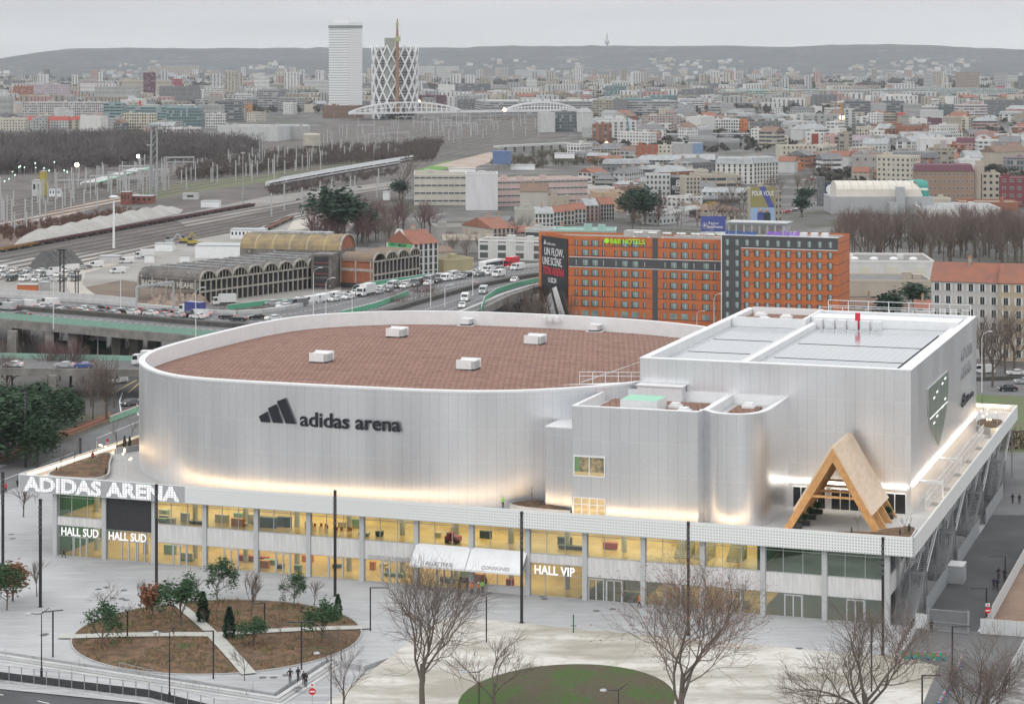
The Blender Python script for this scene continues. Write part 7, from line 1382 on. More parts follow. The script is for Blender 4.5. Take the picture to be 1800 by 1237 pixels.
# trees of the middle distance
BT = [tree('bare_tree', s, 10, trunk=.28, spread=.5, up=.5, kids=(6, 5, 4), md=3, r0=.14, flat=f, trunkdep=0) for s, f in ((101, 1.0), (103, 1.2), (107, .8))]
BR = tree('bare_tree', 113, 10, trunk=.2, spread=.55, up=.35, kids=(7, 6, 5), md=3, r0=.12, tw=mat('purple_twig', (.15, .085, .085), .9), flat=1.2, trunkdep=0)
IV = tree('ivy_tree', 127, 10, trunk=.2, spread=.5, up=.4, kids=(6, 5, 4), md=3, r0=.2, leaf=DKG, ln=7, ls=.35, lr=.55)
def scatter(protos, n, area, z, hr, lab, group, seed, cat=None):
    g = random.Random(seed); k = 0
    while k < n:
        xs = [q[0] for q in area]; ys = [q[1] for q in area]; x, y = min(xs)+g.random()*(max(xs)-min(xs)), min(ys)+g.random()*(max(ys)-min(ys))
        if not pip(x, y, area): continue
        pr = g.choice(protos); h = hr[0]+g.random()*(hr[1]-hr[0]); p = W(x, y, z); s = h/10
        if pr not in USED: USED.add(pr); pr.location = p; pr.scale = (s,)*3; tag(pr, lab, None, group)
        else: dup(pr, p, g.random()*6.28, lab, s, group)
        k += 1
scatter(BT, 60, [(1470, 470), (1800, 470), (1800, 440), (1470, 445)], 0, (14, 19), 'bare tree in the park row behind the white warehouse', 'park trees behind the warehouse', 1)
scatter(BT+[BR], 50, [(1480, 445), (1800, 440), (1800, 415), (1480, 425)], 0, (12, 17), 'bare tree in the back row of the park', 'back row of park trees', 2)
scatter(BT+[BR, BR], 38, [(540, 440), (700, 440), (730, 420), (790, 405), (790, 395), (640, 400), (560, 410)], 0, (10, 16), 'bare tree in the thicket left of the cream storage building', 'thicket left of the storage building', 3)
scatter([IV], 2, [(565, 418), (640, 425), (640, 412), (575, 405)], 0, (13, 20), 'dark ivy-covered tree in the thicket by the rail yard', 'ivy-covered trees by the yard', 4)
for px, yb, yt, lab in ((590, 430, 335, 'large dark ivy-covered tree at the left of the thicket'), (636, 425, 362, 'smaller dark green ivy-covered tree in the thicket')): put(IV, USED, 10, px, yb, yt, lab)
put(BT[0], USED, 10, 708, 350, 265, 'tall brown bare poplar left of the cream storage building', wide=.75); put(IV, USED, 10, 702, 352, 318, 'dark shrub-like tree at the foot of the tall poplar')
scatter(BT, 26, [(1240, 400), (1300, 400), (1480, 318), (1440, 308), (1300, 350)], 0, (9, 14), 'bare street tree lining the avenue beyond the hotels', 'street trees along the far avenue', 5)
scatter([IV], 4, [(1110, 400), (1140, 400), (1140, 380), (1110, 380)], 0, (10, 15), 'dark evergreen beside the curved terrace', 'evergreens beside the curved terrace', 6); scatter([IV], 3, [(1225, 395), (1420, 395), (1420, 360), (1300, 372)], 0, (8, 11), 'dark round pine on the avenue island', 'pines on the avenue island', 7)
scatter([BR, BT[1]], 9, [(0, 700), (170, 690), (170, 650), (0, 660)], 0, (8, 12), 'purple-tinged bare tree between the ramp and the pines', 'trees between ramp and pines', 8); scatter(BT, 7, [(120, 735), (200, 740), (205, 700), (125, 700)], 0, (9, 14), 'bare grey tree left of the drum in front of the ramp', 'bare trees left of the drum', 9)
scatter(BT+[BR], 14, [(0, 640), (250, 635), (250, 610), (0, 610)], 0, (5, 9), 'scrubby bare tree under the viaduct', 'scrub trees under the viaduct', 10); scatter(BT, 14, [(330, 600), (500, 600), (500, 575), (330, 580)], 0, (7, 10), 'bare shrub tree between viaduct and drum', 'shrub trees behind the drum', 14)
scatter([BR, BT[1]], 12, [(690, 600), (780, 600), (780, 570), (690, 570)], 0, (10, 13), 'reddish bare tree poking up beside the slip road', 'bare trees beside the slip road', 11); scatter(BT, 12, [(880, 590), (1000, 600), (1000, 565), (880, 560)], 0, (8, 12), 'bare bush tree at the foot of the black banner', 'bushes at the foot of the banner', 12)
scatter(BT+[BR], 14, [(1085, 405), (1235, 405), (1240, 372), (1090, 385)], 0, (8, 13), 'bare tree in the gardens above the hotel roofs', 'garden trees above the hotels', 15); scatter(BT+[BR], 16, [(770, 470), (940, 450), (930, 415), (780, 440)], 0, (7, 11), 'bare tree beside the walls right of the white corner building', 'trees right of the corner building', 16)
scatter(BT, 8, [(1640, 690), (1800, 700), (1800, 640), (1640, 640)], 0, (12, 16), 'bare street tree in front of the tiled tenement', 'street trees before the tenement', 13)
put(IV, USED, 10, 1564, 572, 516, 'round dark green tree in front of the low white house'); put(IV, USED, 10, 1606, 545, 500, 'wide dark ivy hedge tree on the beige shed wall', wide=1.5)
# ================================================================ railway land
BRN = mat('ballast_brown', (.15, .135, .125), .95, var2=(.075, .065, .06), vscale=.03, detail=6); GRV = mat('pale_gravel', (.29, .275, .255), .95, var2=(.2, .185, .17), vscale=.04, detail=6)
SCR = mat('scrub_earth', (.13, .09, .075), .95, var2=(.19, .15, .11), vscale=.07, detail=6); GRS = mat('track_grass', (.1, .145, .05), .95, var2=(.14, .125, .08), vscale=.05, detail=6); CLT = mat('concrete_lot', (.36, .35, .33), .9, var2=(.25, .235, .215), vscale=.03, detail=6)
sheet('rail_land', fromPX([(-150, 440), (-150, 300), (420, 262), (640, 198), (1010, 198), (1000, 240), (760, 285), (700, 352), (560, 390), (440, 440)]), -.02, BRN)
sheet('works_yard', fromPX([(-150, 560), (-150, 470), (0, 458), (200, 440), (445, 405), (520, 372), (640, 378), (600, 420), (600, 520), (300, 540), (200, 545)]), 0.0, CLT)
sheet('dirt_track', fromPX([(112, 472), (140, 455), (240, 450), (215, 462), (150, 480), (145, 500), (178, 530), (135, 535), (118, 505)]), .012, mat('pale_dirt', (.46, .43, .38), .95, var=.15, vscale=.1))
sheet('scrub_bank', fromPX([(-100, 440), (-60, 400), (130, 388), (215, 366), (262, 372), (180, 392), (60, 428)]), .012, SCR); sheet('scrub_plot', fromPX([(150, 505), (215, 492), (345, 512), (330, 540), (200, 540)]), .014, SCR)
sheet('grass_strip', fromPX([(190, 356), (300, 325), (460, 306), (560, 292), (700, 274), (700, 286), (470, 320), (340, 338), (260, 352)]), .014, GRS); sheet('grass_strip', fromPX([(240, 380), (300, 367), (298, 373), (250, 386)]), .016, mat('fresh_grass', (.1, .24, .04), .95)); sheet('grass_strip', fromPX([(730, 300), (790, 282), (800, 292), (740, 310)]), .014, MATS['fresh_grass'])
sheet('yard_road', fromPX([(300, 380), (470, 345), (700, 318), (700, 330), (560, 350), (330, 400)]), .016, GRV); sheet('turning_area', fromPX([(505, 405), (515, 388), (580, 380), (600, 386), (560, 400)]), .018, mat('warm_gravel', (.5, .47, .42), .95))
sheet('building_earth', fromPX([(0, 392), (60, 378), (240, 338), (250, 345), (90, 385), (0, 402)]), .018, mat('orange_earth', (.36, .24, .17), .95, var2=(.42, .39, .36), vscale=.06)); sheet('building_earth', fromPX([(760, 292), (860, 268), (900, 272), (830, 296)]), .018, MATS['orange_earth'])
def track(pts, lab, w_=2.6):
    Q = [W(x, y) for x, y in pts]; t = thing('railway_track', lab, 'track'); mb = MB(); 
    for a, b in zip(Q, Q[1:]): mb.bar(a+Vector((0, 0, .03)), b+Vector((0, 0, .03)), w_, .1)
    mb.build('sleeper_bed', [mat('sleeper_bed', (.1, .08, .07), .95, var=.3, vscale=.3)], t); 
    for s in (-.72, .72):
        mb = MB()
        for a, b in zip(Q, Q[1:]): n = (b-a).cross(Vector((0, 0, 1))).normalized()*s; mb.bar(a+n+Vector((0, 0, .16)), b+n+Vector((0, 0, .16)), .16, .16)
        mb.build('rail', [mat('worn_rail', (.3, .27, .25), .5, .3)], t)
main = [(-80, 458), (0, 444), (250, 398), (445, 363), (560, 342), (700, 322)]
for k in range(7): track([(x, y+4+k*(7.2-x*.0042)) for x, y in main], '%s sidings track below the row of flat wagons' % ordn(k))
up = [(-80, 412), (0, 400), (250, 352), (420, 322), (560, 300), (700, 280)]
for k in range(8): track([(x, y-4-k*(5.5-x*.002)) for x, y in up], '%s running line counted upward from the scrub bank' % ordn(k), 3)
th = [(380, 300), (560, 268), (720, 238), (860, 205)]
for k in range(11): track([(x+k*16, y+k*1.5) for x, y in th], '%s throat track from the left beyond the water tower' % ordn(k), 3)
track([(700, 262), (850, 246), (1100, 238), (1440, 236)], 'track below the grey tgv-like train on the right', 3)
def along(pts, n, f0=0.0, f1=1.0):
    Q = [W(x, y) for x, y in pts]; L = [0]
    for a, b in zip(Q, Q[1:]): L.append(L[-1]+(b-a).length)
    out = []
    for k in range(n):
        d = L[-1]*(f0+(f1-f0)*(k+.5)/n); i = max(j for j in range(len(Q)-1) if L[j] <= d); dd = (Q[i+1]-Q[i]).normalized(); out.append((Q[i]+dd*(d-L[i]), math.atan2(dd.y, dd.x), L[-1]*(f1-f0)/n))
    return out
def series(maker, spots, labf, group, cat=None):
    pr = None
    for k, (p, a, L) in enumerate(spots):
        lab = labf(k) if callable(labf) else labf
        if pr is None: pr = maker(L); pr.location = p; pr.rotation_euler = (0, 0, a); tag(pr, lab, None, group)
        else: dup(pr, p, a, lab, group=group)
    return pr
def wagon(L, col=(.11, .04, .04), nm='flat_wagon'):
    t = thing(nm, 'x', 'wagon'); L = L-.6; MB().box(-L/2, -1.3, 1.0, L/2, 1.3, 1.4).box(-L/2, -1.35, 1.4, L/2, -1.2, 1.75).box(-L/2, 1.2, 1.4, L/2, 1.35, 1.75).build('deck', [mat('wagon_%d' % int(col[0]*100), col, .85, var=.4, vscale=.5)], t)
    for x in (-L*.36, L*.36): mb = MB(); mb.box(x-1.3, -1, .25, x+1.3, 1, .98); mb.build('bogie', [BLACK], t)
    return t
mm = along([(x, y) for x, y in main[1:4]], 26); series(lambda L: wagon(L, (.32, .17, .06), 'works_wagon'), mm[:3], lambda k: 'yellow-brown works wagon, %s from the left edge' % ordn(k), 'works wagons'); series(wagon, mm[3:], lambda k: 'rusty dark red flat wagon, %s in the long row' % ordn(k), 'flat wagons in the sidings')
series(lambda L: wagon(L, (.2, .1, .07), 'old_wagon'), along([(470, 405), (512, 386)], 3), lambda k: 'rusty parked wagon near the turning area, %s from the left' % ordn(k), 'wagons near the turning area')
def coach(L, h=3.6, nm='train_coach', c=(.62, .63, .65)):
    t = thing(nm, 'x', 'train coach'); L -= .5; mb = MB(); P = [(-1.4, .9), (-1.45, 2.6), (-1.1, h), (1.1, h), (1.45, 2.6), (1.4, .9)]; mb.v = [(-L/2, y, z) for y, z in P]+[(L/2, y, z) for y, z in P]; mb.f = [tuple(range(6))[::-1], tuple(range(6, 12))]+[(i, (i+1) % 6, 6+(i+1) % 6, 6+i) for i in range(6)]; mb.m = [0]*8
    mb.build('body', [mat('coach_%d' % int(c[2]*100), c, .4, var=.1, vscale=.3)], t); MB().box(-L/2+.8, -1.47, 1.9, L/2-.8, -1.41, 2.7).build('window_band', [DGLASS], t); MB().box(-L/2+1, -.6, h, L/2-1, .6, h+.35).build('roof_gear', [GREYM], t); MB().box(-L/2+1, -1.2, .3, L/2-1, 1.2, .9).build('underframe', [BLACK], t); return t
tr = [(470, 330), (560, 313), (640, 299), (700, 289)]; series(coach, along(tr, 9), lambda k: 'white and blue-grey commuter coach, %s of the long front train' % ordn(k), 'coaches of the front train'); series(coach, along([(x+25, y-7) for x, y in tr], 8), lambda k: 'white commuter coach, %s of the train standing behind' % ordn(k), 'coaches of the rear train')
series(lambda L: coach(L, 3.8, 'train_coach', (.5, .5, .52)), along([(1035, 243), (1330, 241)], 11), lambda k: 'grey high-speed coach, %s from the left below the apartment blocks' % ordn(k), 'coaches of the grey train')
# ballast heap and other heaps
def heap(name, lab, pts, w_, h, m, seed=1, cat='heap'):
    sp = along(pts, 40); g = random.Random(seed); mb = MB(); t = None; n = 8; V = []
    for i, (p, a, L) in enumerate(sp):
        e_ = min(1, i/5, (39-i)/5)*.98+.02; hh = h*e_*(.75+.35*abs(math.sin(i*.9+g.random()*.5))); nn = Vector((-math.sin(a), math.cos(a), 0)); V.append([p+nn*w_*e_*(k/n-.5)+Vector((0, 0, hh*(1-abs(2*k/n-1))**.8+g.random()*.1)) for k in range(n+1)])
    for i in range(39):
        for k in range(n): mb.poly([V[i][k], V[i+1][k], V[i+1][k+1], V[i][k+1]])
    o = mb.build(name, [m], smooth=True); tag(o, lab, cat); return o
BAL = mat('ballast_heap', (.42, .41, .39), .95, var2=(.33, .32, .3), vscale=.15, detail=6)
heap('ballast_heap', 'long pale grey ballast heap between the scrub bank and the wagons', [(20, 432), (180, 396), (325, 368)], 17, 4.2, BAL); heap('gravel_heap', 'dark grey conical gravel heap in the works yard', [(66, 473), (134, 466)], 15, 6, mat('dark_gravel', (.13, .13, .13), .95, var=.2), 3); heap('rubble_heap', 'rusty rubble heap in front of the freight hall', [(255, 536), (370, 534)], 9, 3.2, mat('rusty_rubble', (.36, .27, .2), .95, var2=(.14, .12, .11), vscale=.6), 5)
# water tower
t = thing('water_tower', 'pale concrete water tower with boxy tank among the scrub', 'water tower', W(548, 281)); k = W(548, 281).y/F; MB().lathe([(7.5*k, 0), (6.5*k, 6*k), (7.5*k, 22*k), (11*k, 25*k)], 12).build('shaft', [mat('sandy_concrete', (.5, .46, .39), .9, var=.2, vscale=.2)], t); MB().lathe([(15.5*k, 25*k), (15.5*k, 44*k), (14*k, 46*k), (1, 47*k)], 16).build('tank', [MATS['sandy_concrete']], t)
for x in (-1, 1): MB().bar((x*6.5*k, 0, 0), (x*9*k, 0, 25*k), 2.5*k, 3*k).build('rib', [MATS['sandy_concrete']], t)
# signal box, silo, cabins, containers
def boxes(lst):
    for lab, name, cat, x0, x1, yb, yt, dep, m, parts in lst:
        p = W(x0, yb); k = p.y/F; w_ = (x1-x0)*k; h = (yb-yt)*k; t = thing(name, lab, cat, p, R(-4)); MB().box(0, 0, 0, w_, dep, h).build('body', [m], t); MB().box(-.2, -.2, h, w_+.2, dep+.2, h+.25).build('roof', [GREYM], t)
        if parts: [MB().box(w_*(j+.3)/parts, -.06, h*.45, w_*(j+.75)/parts, -.01, h*.78).build('window', [DGLASS], t) for j in range(parts)]
BRK = mat('dark_brick', (.27, .1, .075), .85, var=.25, vscale=.4); ORC = mat('orange_container', (.5, .14, .04), .6, var=.1); YEL = mat('dull_yellow', (.42, .34, .06), .7, var=.1)
boxes([('brick signal cabin with upper windows beside the running lines', 'signal_box', 'signal box', 212, 228, 360, 338, 6, BRK, 3), ('low brick annex with grey roof beside the signal cabin', 'signal_annex', 'building', 229, 268, 358, 345, 8, BRK, 4), ('white site container behind the ballast heap', 'site_container', 'container', 353, 385, 365, 354, 6, WHITE, 0), ('grey relay hut by the grass strip', 'relay_hut', 'hut', 321, 347, 351, 341, 5, CONC, 1), ('tall dull yellow silo at the concrete plant', 'silo', 'silo', 70, 78, 345, 302, 6, YEL, 0), ('beige plant tower beside the yellow silo', 'plant_tower', 'tower', 56, 72, 345, 318, 8, CONC, 2), ('white cabin row right of the silo', 'site_cabin', 'cabin', 86, 106, 346, 333, 4, WHITE, 4),
       ('orange shipping container near the viaduct', 'shipping_container', 'container', 30, 64, 514, 501, 3, ORC, 0), ('grey cube hut beside the orange container', 'hut', 'hut', 69, 84, 510, 497, 3, GREYM, 0), ('white container beside the excavators', 'shipping_container', 'container', 272, 303, 442, 429, 5, WHITE, 0), ('pale double container behind the parked vans', 'shipping_container', 'container', 174, 210, 463, 451, 5, CONC, 0), ('white modular site office with many windows behind the dark vaults', 'site_office', 'office', 405, 465, 420, 404, 8, WHITE, 9), ('long white low site hall left of the ochre hall', 'site_hall', 'hall', 343, 425, 454, 432, 12, WHITE, 0), ('white sign board with warning triangle left of the site hall', 'sign_board', 'sign', 254, 271, 462, 449, .3, WHITE, 0), ('second white sign board with warning triangle nearer the vaults', 'sign_board', 'sign', 316, 333, 463, 450, .3, WHITE, 0), ('white lineside hut below the water tower', 'lineside_hut', 'hut', 512, 541, 290, 283, 5, WHITE, 0), ('small white round tank by the thicket', 'tank', 'tank', 673, 685, 352, 338, 5, WHITE, 0), ('grey lineside cabinet on the scrub bank', 'cabinet', 'cabinet', 19, 28, 405, 397, 2, GREYM, 0), ('second grey cabinet on the scrub bank', 'cabinet', 'cabinet', 31, 39, 404, 396, 2, GREYM, 0)])
for k, (px, yb) in enumerate(((299, 430), (324, 428), (338, 432))):
    t = thing('excavator', ('white-grey loader behind the white container', 'yellow excavator with raised arm in the works yard', 'flat yellow machine right of the excavator')[k], 'excavator', W(px, yb)); m = YEL if k else GREYM
    MB().box(-2, -1.3, .3, 2, 1.3, 1.0).build('tracks', [BLACK], t); MB().box(-1.8, -1.2, 1.0, 1.4, 1.2, 2.3).build('body', [m], t); MB().box(-1.6, -1, 2.3, .0, 1, 3.4).build('cab', [DGLASS], t); MB().bar((1, 0, 1.8), (3.2, 0, 4.6 if k < 2 else 1.6), .4, .5).bar((3.2, 0, 4.6 if k < 2 else 1.6), (5, 0, 2.2 if k < 2 else 1.2), .35, .4).build('arm', [m], t)
# lit ramp and bridge of the works
t = thing('ramp_bridge', 'pale concrete approach ramp with lit green edge in the rail yard', 'bridge'); a, b = W(142, 322, 4), W(236, 296, 7.5); n = Vector((8, 12, 0)); MB().poly([a, b, b+n, a+n]).build('deck', [CONC], t); MB().bar(a-Vector((0, 0, .4)), b-Vector((0, 0, .4)), .6, 1.4).build('edge_beam', [WHITE], t)
for f in (.35, .6, .85): q = a.lerp(b, f); MB().box(q.x-1, q.y, 0, q.x+1, q.y+2, q.z-.5).build('pier', [CONCD], t)
MB().bar(a+n, b+n, .3, .5).build('light_edge', [mat('green_glow', (.3, .8, .5), .5, emit=(.5, 1, .7), es=.15)], t)
t = thing('rail_bridge', 'low pale concrete rail viaduct on piers right of the scrub', 'bridge'); a, b = W(872, 258, 5), W(1000, 252, 5); MB().bar(a, b, 6, 1.6).build('deck', [CONC], t); [MB().box(q.x-1, q.y-2, 0, q.x+1, q.y+2, 4.2).build('pier', [CONCD], t) for q in [a.lerp(b, k/8) for k in range(9)]]
t = thing('rail_bridge', 'dark low rail bridge in the scrub left of the water tower', 'bridge'); a, b = W(400, 274, 5), W(510, 262, 5); MB().bar(a, b, 6, 1.8).build('deck', [CONCD], t); [MB().box(q.x-1, q.y-2, 0, q.x+1, q.y+2, 4.1).build('pier', [CONCD], t) for q in [a.lerp(b, k/6) for k in range(7)]]
# masts
def lattice(h, w_, name, lab, p, m=GSTEEL):
    t = thing(name, lab, 'mast', p); mb = MB(); n = max(4, int(h/w_/1.2))
    for k in range(n):
        z0, z1 = h*k/n, h*(k+1)/n
        for x, y in ((-1, -1), (1, -1), (1, 1), (-1, 1)): mb.bar((x*w_/2, y*w_/2, z0), (x*w_/2, y*w_/2, z1), w_*.14, w_*.14)
        mb.bar((-w_/2, -w_/2, z0), (w_/2, -w_/2, z1), w_*.1, w_*.1); mb.bar((w_/2, -w_/2, z0), (w_/2, w_/2, z1), w_*.1, w_*.1)
    mb.build('lattice', [m], t); MB().box(-w_, -w_, h, w_, w_, h+w_*.4).build('head', [m], t)
lattice(hgt(345, 222), 3.2, 'lattice_mast', 'tall grey lattice mast rising above the dark wood', W(271, 345)); lattice(hgt(300, 235), 2, 'lattice_mast', 'lattice mast above the depot roofs left of the water tower', W(459, 300)); lattice(hgt(262, 195), 2, 'lattice_mast', 'dark lattice mast in the middle of the rail throat', W(808, 262)); lattice(hgt(535, 440), 1.2, 'lattice_mast', 'dark lattice mast carrying a white sign beside the dirt track', W(109, 535), BLACK); lattice(hgt(535, 478), .9, 'lattice_mast', 'shorter dark lattice mast at the dirt track bend', W(135, 535), BLACK)
t = thing('floodlight_mast', 'tall white floodlight mast with round head in front of the wagons', 'mast', W(200, 437)); h = hgt(437, 348); MB().tube([(0, 0, 0), (0, 0, h)], [.55, .3], 8).build('pole', [WHITE], t); MB().lathe([(1.8, h), (2, h+.5), (1, h+1)], 12).build('head', [WSTEEL], t)
t = thing('floodlight_mast', 'slim grey floodlight mast right of the ballast heap', 'mast', W(427, 362)); h = hgt(362, 270); MB().tube([(0, 0, 0), (0, 0, h)], [.35, .2], 6).build('pole', [GSTEEL], t); MB().box(-1, -.5, h, 1, .5, h+.6).build('head', [GREYM], t)
t = thing('floodlight_mast', 'slim grey mast between wood and sidings', 'mast', W(264, 345)); h = hgt(345, 256); MB().tube([(0, 0, 0), (0, 0, h)], [.35, .2], 6).build('pole', [GSTEEL], t); MB().box(-2, -.5, h, 2, .5, h+.6).build('head', [GREYM], t)
cm = thing('catenary_mast', 'x', 'mast'); MB().box(-.3, -.3, 0, .3, .3, 10).build('post', [mat('mast_grey', (.42, .43, .43), .6)], cm); MB().bar((0, 0, 8), (3.2, 0, 8.6), .12, .12).bar((0, 0, 9.6), (3.2, 0, 8.7), .08, .08).build('bracket', [MATS['mast_grey']], cm)
pm = thing('catenary_portal', 'x', 'mast'); [MB().box(x-.25, -.25, 0, x+.25, .25, 10).build('post', [MATS['mast_grey']], pm) for x in (-9, 9)]; MB().box(-9, -.3, 9.2, 9, .3, 9.9).build('beam', [MATS['mast_grey']], pm)
def many(proto, n, area, lab, group, seed, sc=(.8, 1.4), rz=0):
    g = random.Random(seed); k = 0; first = proto not in USED; xs = [q[0] for q in area]; ys = [q[1] for q in area]
    while k < n:
        x, y = min(xs)+g.random()*(max(xs)-min(xs)), min(ys)+g.random()*(max(ys)-min(ys))
        if not pip(x, y, area): continue
        p = W(x, y); s = sc[0]+g.random()*(sc[1]-sc[0])
        if proto not in USED: USED.add(proto); proto.location = p; proto.scale = (1, 1, s); tag(proto, lab, None, group)
        else: dup(proto, p, rz+g.random()*.4, lab, (1, 1, s), group)
        k += 1
many(cm, 64, [(0, 415), (0, 330), (240, 300), (330, 330), (100, 400)], 'grey catenary mast in the running lines left of the signal cabin', 'catenary masts, left lines', 1); many(cm, 75, [(250, 350), (240, 305), (560, 280), (700, 268), (700, 285), (460, 318)], 'grey catenary mast between the wood and the grass strip', 'catenary masts, middle lines', 2)
many(cm, 95, [(440, 300), (560, 250), (640, 212), (980, 205), (960, 240), (700, 262)], 'small grey catenary mast in the rail throat beyond the water tower', 'catenary masts, rail throat', 3, (.9, 1.3)); many(cm, 12, [(1020, 250), (1440, 248), (1440, 240), (1020, 240)], 'small catenary mast above the grey train at the right', 'catenary masts, right line', 4); many(cm, 9, [(350, 405), (480, 375), (700, 325), (690, 345), (400, 395)], 'grey catenary mast along the yard road', 'catenary masts, yard road', 5, (1.0, 1.5))
many(pm, 9, [(100, 360), (230, 310), (420, 285), (430, 300), (200, 350)], 'wide steel catenary portal across the running lines', 'portals over the left lines', 6); many(pm, 12, [(560, 262), (700, 220), (900, 208), (860, 235), (640, 258)], 'wide steel catenary portal in the rail throat', 'portals in the rail throat', 7)
# lamps already lit
def litlamp(px, yb, yt, lab, c, r, e):
    t = thing('yard_lamp', lab, 'lamp', W(px, yb)); h = hgt(yb, yt); MB().tube([(0, 0, 0), (0, 0, h)], .15, 5).build('post', [GSTEEL], t); MB().ball((0, 0, h), r, 0, 10, 6).build('lit_bulb', [mat('glow%d' % int(r*10), c, .5, emit=c, es=e)], t)
litlamp(135, 325, 290, 'bright orange-white yard lamp in front of the dark wood', (1, .72, .4), 1.3, 14); litlamp(243, 305, 275, 'bright white yard lamp at the right of the ramp bridge', (1, .92, .8), 1.2, 10); litlamp(736, 205, 179, 'orange lamp glowing at the left arch of the white bridge', (1, .5, .2), 2.4, 8); litlamp(887, 210, 193, 'orange-white lamp between the two bridge arches', (1, .6, .3), 2.2, 7); litlamp(1479, 225, 207, 'yellow-white floodlight at the foot of the crane', (1, .9, .55), 2.3, 9); litlamp(1066, 268, 252, 'orange site lamp by the arched sheds', (1, .45, .15), 1.5, 5)
g = random.Random(12)
lm = thing('signal_lamp', 'x', 'lamp'); MB().tube([(0, 0, 0), (0, 0, 5)], .12, 4).build('post', [GSTEEL], lm); MB().ball((0, 0, 5.3), .38, 0, 8, 5).build('lit_bulb', [mat('glowsmall', (.6, 1, .7), .5, emit=(.7, 1, .8), es=1.6)], lm)
many(lm, 14, [(0, 315), (120, 300), (125, 330), (0, 340)], 'small lit site lamp at the far left of the rail land', 'site lamps at the far left', 8, (.8, 1.6))
# ---- dark wood and scrub: nobody could count these
def woodmass(name, lab, area, n, hr, m, seed, z=0, sz=(2.2, 4)):
    g = random.Random(seed); mb = MB(); xs = [q[0] for q in area]; ys = [q[1] for q in area]; k = 0
    while k < n:
        x, y = min(xs)+g.random()*(max(xs)-min(xs)), min(ys)+g.random()*(max(ys)-min(ys))
        if not pip(x, y, area): continue
        p = W(x, y, z); H_ = hr[0]+g.random()*(hr[1]-hr[0]); r = H_*.38; k += 1
        for j in range(34):
            a = g.random()*6.28; b = g.random(); c = p+Vector((math.cos(a)*r*b**.5, math.sin(a)*r*b**.5, H_*(.2+.8*g.random()*(1-.45*b)))); d = Vector((math.cos(a)*.5+g.gauss(0, .4), math.sin(a)*.5+g.gauss(0, .4), 1)).normalized()*(sz[0]+g.random()*(sz[1]-sz[0])); e_ = perp(d.normalized(), g)*sz[0]*.16
            mb.poly([c-e_, c+e_, c+d])
        mb.bar(p, p+Vector((0, 0, H_*.7)), .4, .4)
    o = mb.build(name, [m], uv=False); return tag(o, lab, 'woodland', kind='stuff')
WD = mat('winter_wood', (.15, .13, .125), .95, var2=(.085, .075, .075), vscale=.02); WP = mat('purple_scrub', (.12, .085, .085), .95, var2=(.09, .08, .06), vscale=.03)
woodmass('dark_wood', 'dark bare winter wood filling the left behind the rail lines', [(-80, 312), (-80, 262), (60, 250), (300, 248), (420, 258), (460, 268), (430, 284), (240, 290), (120, 302)], 2100, (8, 16), WD, 1, sz=(2, 4.5))
woodmass('scrub', 'purple-brown scrub around the water tower and rail bridges', [(400, 312), (300, 318), (420, 282), (560, 268), (700, 262), (780, 250), (760, 285), (690, 285), (560, 292), (470, 303)], 1300, (4, 9), WP, 2, sz=(1.6, 3)); woodmass('lineside_scrub', 'low brown scrub along the scrub bank and white trains', [(470, 335), (700, 298), (700, 308), (480, 345)], 170, (2.5, 4.5), WP, 3, sz=(1, 2)); woodmass('bank_scrub', 'reddish scrub on the bank above the ballast heap', [(-60, 430), (0, 402), (215, 370), (245, 376), (60, 420)], 260, (1.5, 3.2), mat('red_scrub', (.15, .085, .065), .95, var=.3, vscale=.1), 4, sz=(.8, 1.6))
woodmass('mound_scrub', 'green-brown scrub around the arched sheds', [(860, 290), (1010, 265), (1110, 285), (1090, 300), (1040, 290), (900, 300)], 170, (3, 6), mat('olive_scrub', (.09, .095, .055), .95, var2=(.13, .1, .08), vscale=.05), 5, sz=(1.5, 3))
# ================================================================ hills, towers, far town
sky_y = [(-200, 110), (0, 103), (60, 93), (120, 86), (170, 84.5), (560, 84), (720, 84), (820, 84), (900, 80), (960, 82), (1040, 80), (1150, 81), (1280, 80), (1380, 83), (1460, 79), (1560, 78), (1640, 80), (1760, 86), (1850, 89), (2000, 92)]
def sky(x):
    for (a, b), (c, d) in zip(sky_y, sky_y[1:]):
        if a <= x <= c: return b+(d-b)*(x-a)/(c-a)
    return 100
q = NT('wooded_hill'); v_, x, y, z = q.coord('Object'); c = q.mix(q.noise(v_, .006, 9, .42, .58, rough=.8), (.03, .042, .052), (.085, .092, .095)); c = q.mix(q.math('MULTIPLY', q.noise(v_, .02, 4, .57, .62), q.noise(v_, .0016, 2, .5, .57)), c, (.25, .25, .24)); HILL = q.set(Base_Color=c, Roughness=1)
mb = MB(); YH0, YH1 = 8200, 12000; NX, NYY = 110, 8
def hz(px, f): top = (H-(sky(px)-PY)/F*YH1); r = noise.noise(Vector((px*.012, f*2.2, 0)))*.5+.5; return top*(f**1.25)*(1-.22*r*(1-f)*2)+1.2*noise.noise(Vector((px*.09, f*5, 3)))*f*6
G_ = [[Vector(((PXX-PX)/F*(YH0+(YH1-YH0)*f), YH0+(YH1-YH0)*f, hz(PXX, f)-.5)) for f in [j/NYY for j in range(NYY+1)]] for PXX in [-200+2200*i/NX for i in range(NX+1)]]
for i in range(NX):
    for j in range(NYY): mb.poly([G_[i][j], G_[i+1][j], G_[i+1][j+1], G_[i][j+1]])
    mb.poly([G_[i][NYY], G_[i+1][NYY], G_[i+1][NYY]+Vector((0, 1500, -80)), G_[i][NYY]+Vector((0, 1500, -80))])
struct(mb.build('hills', [HILL], smooth=True))
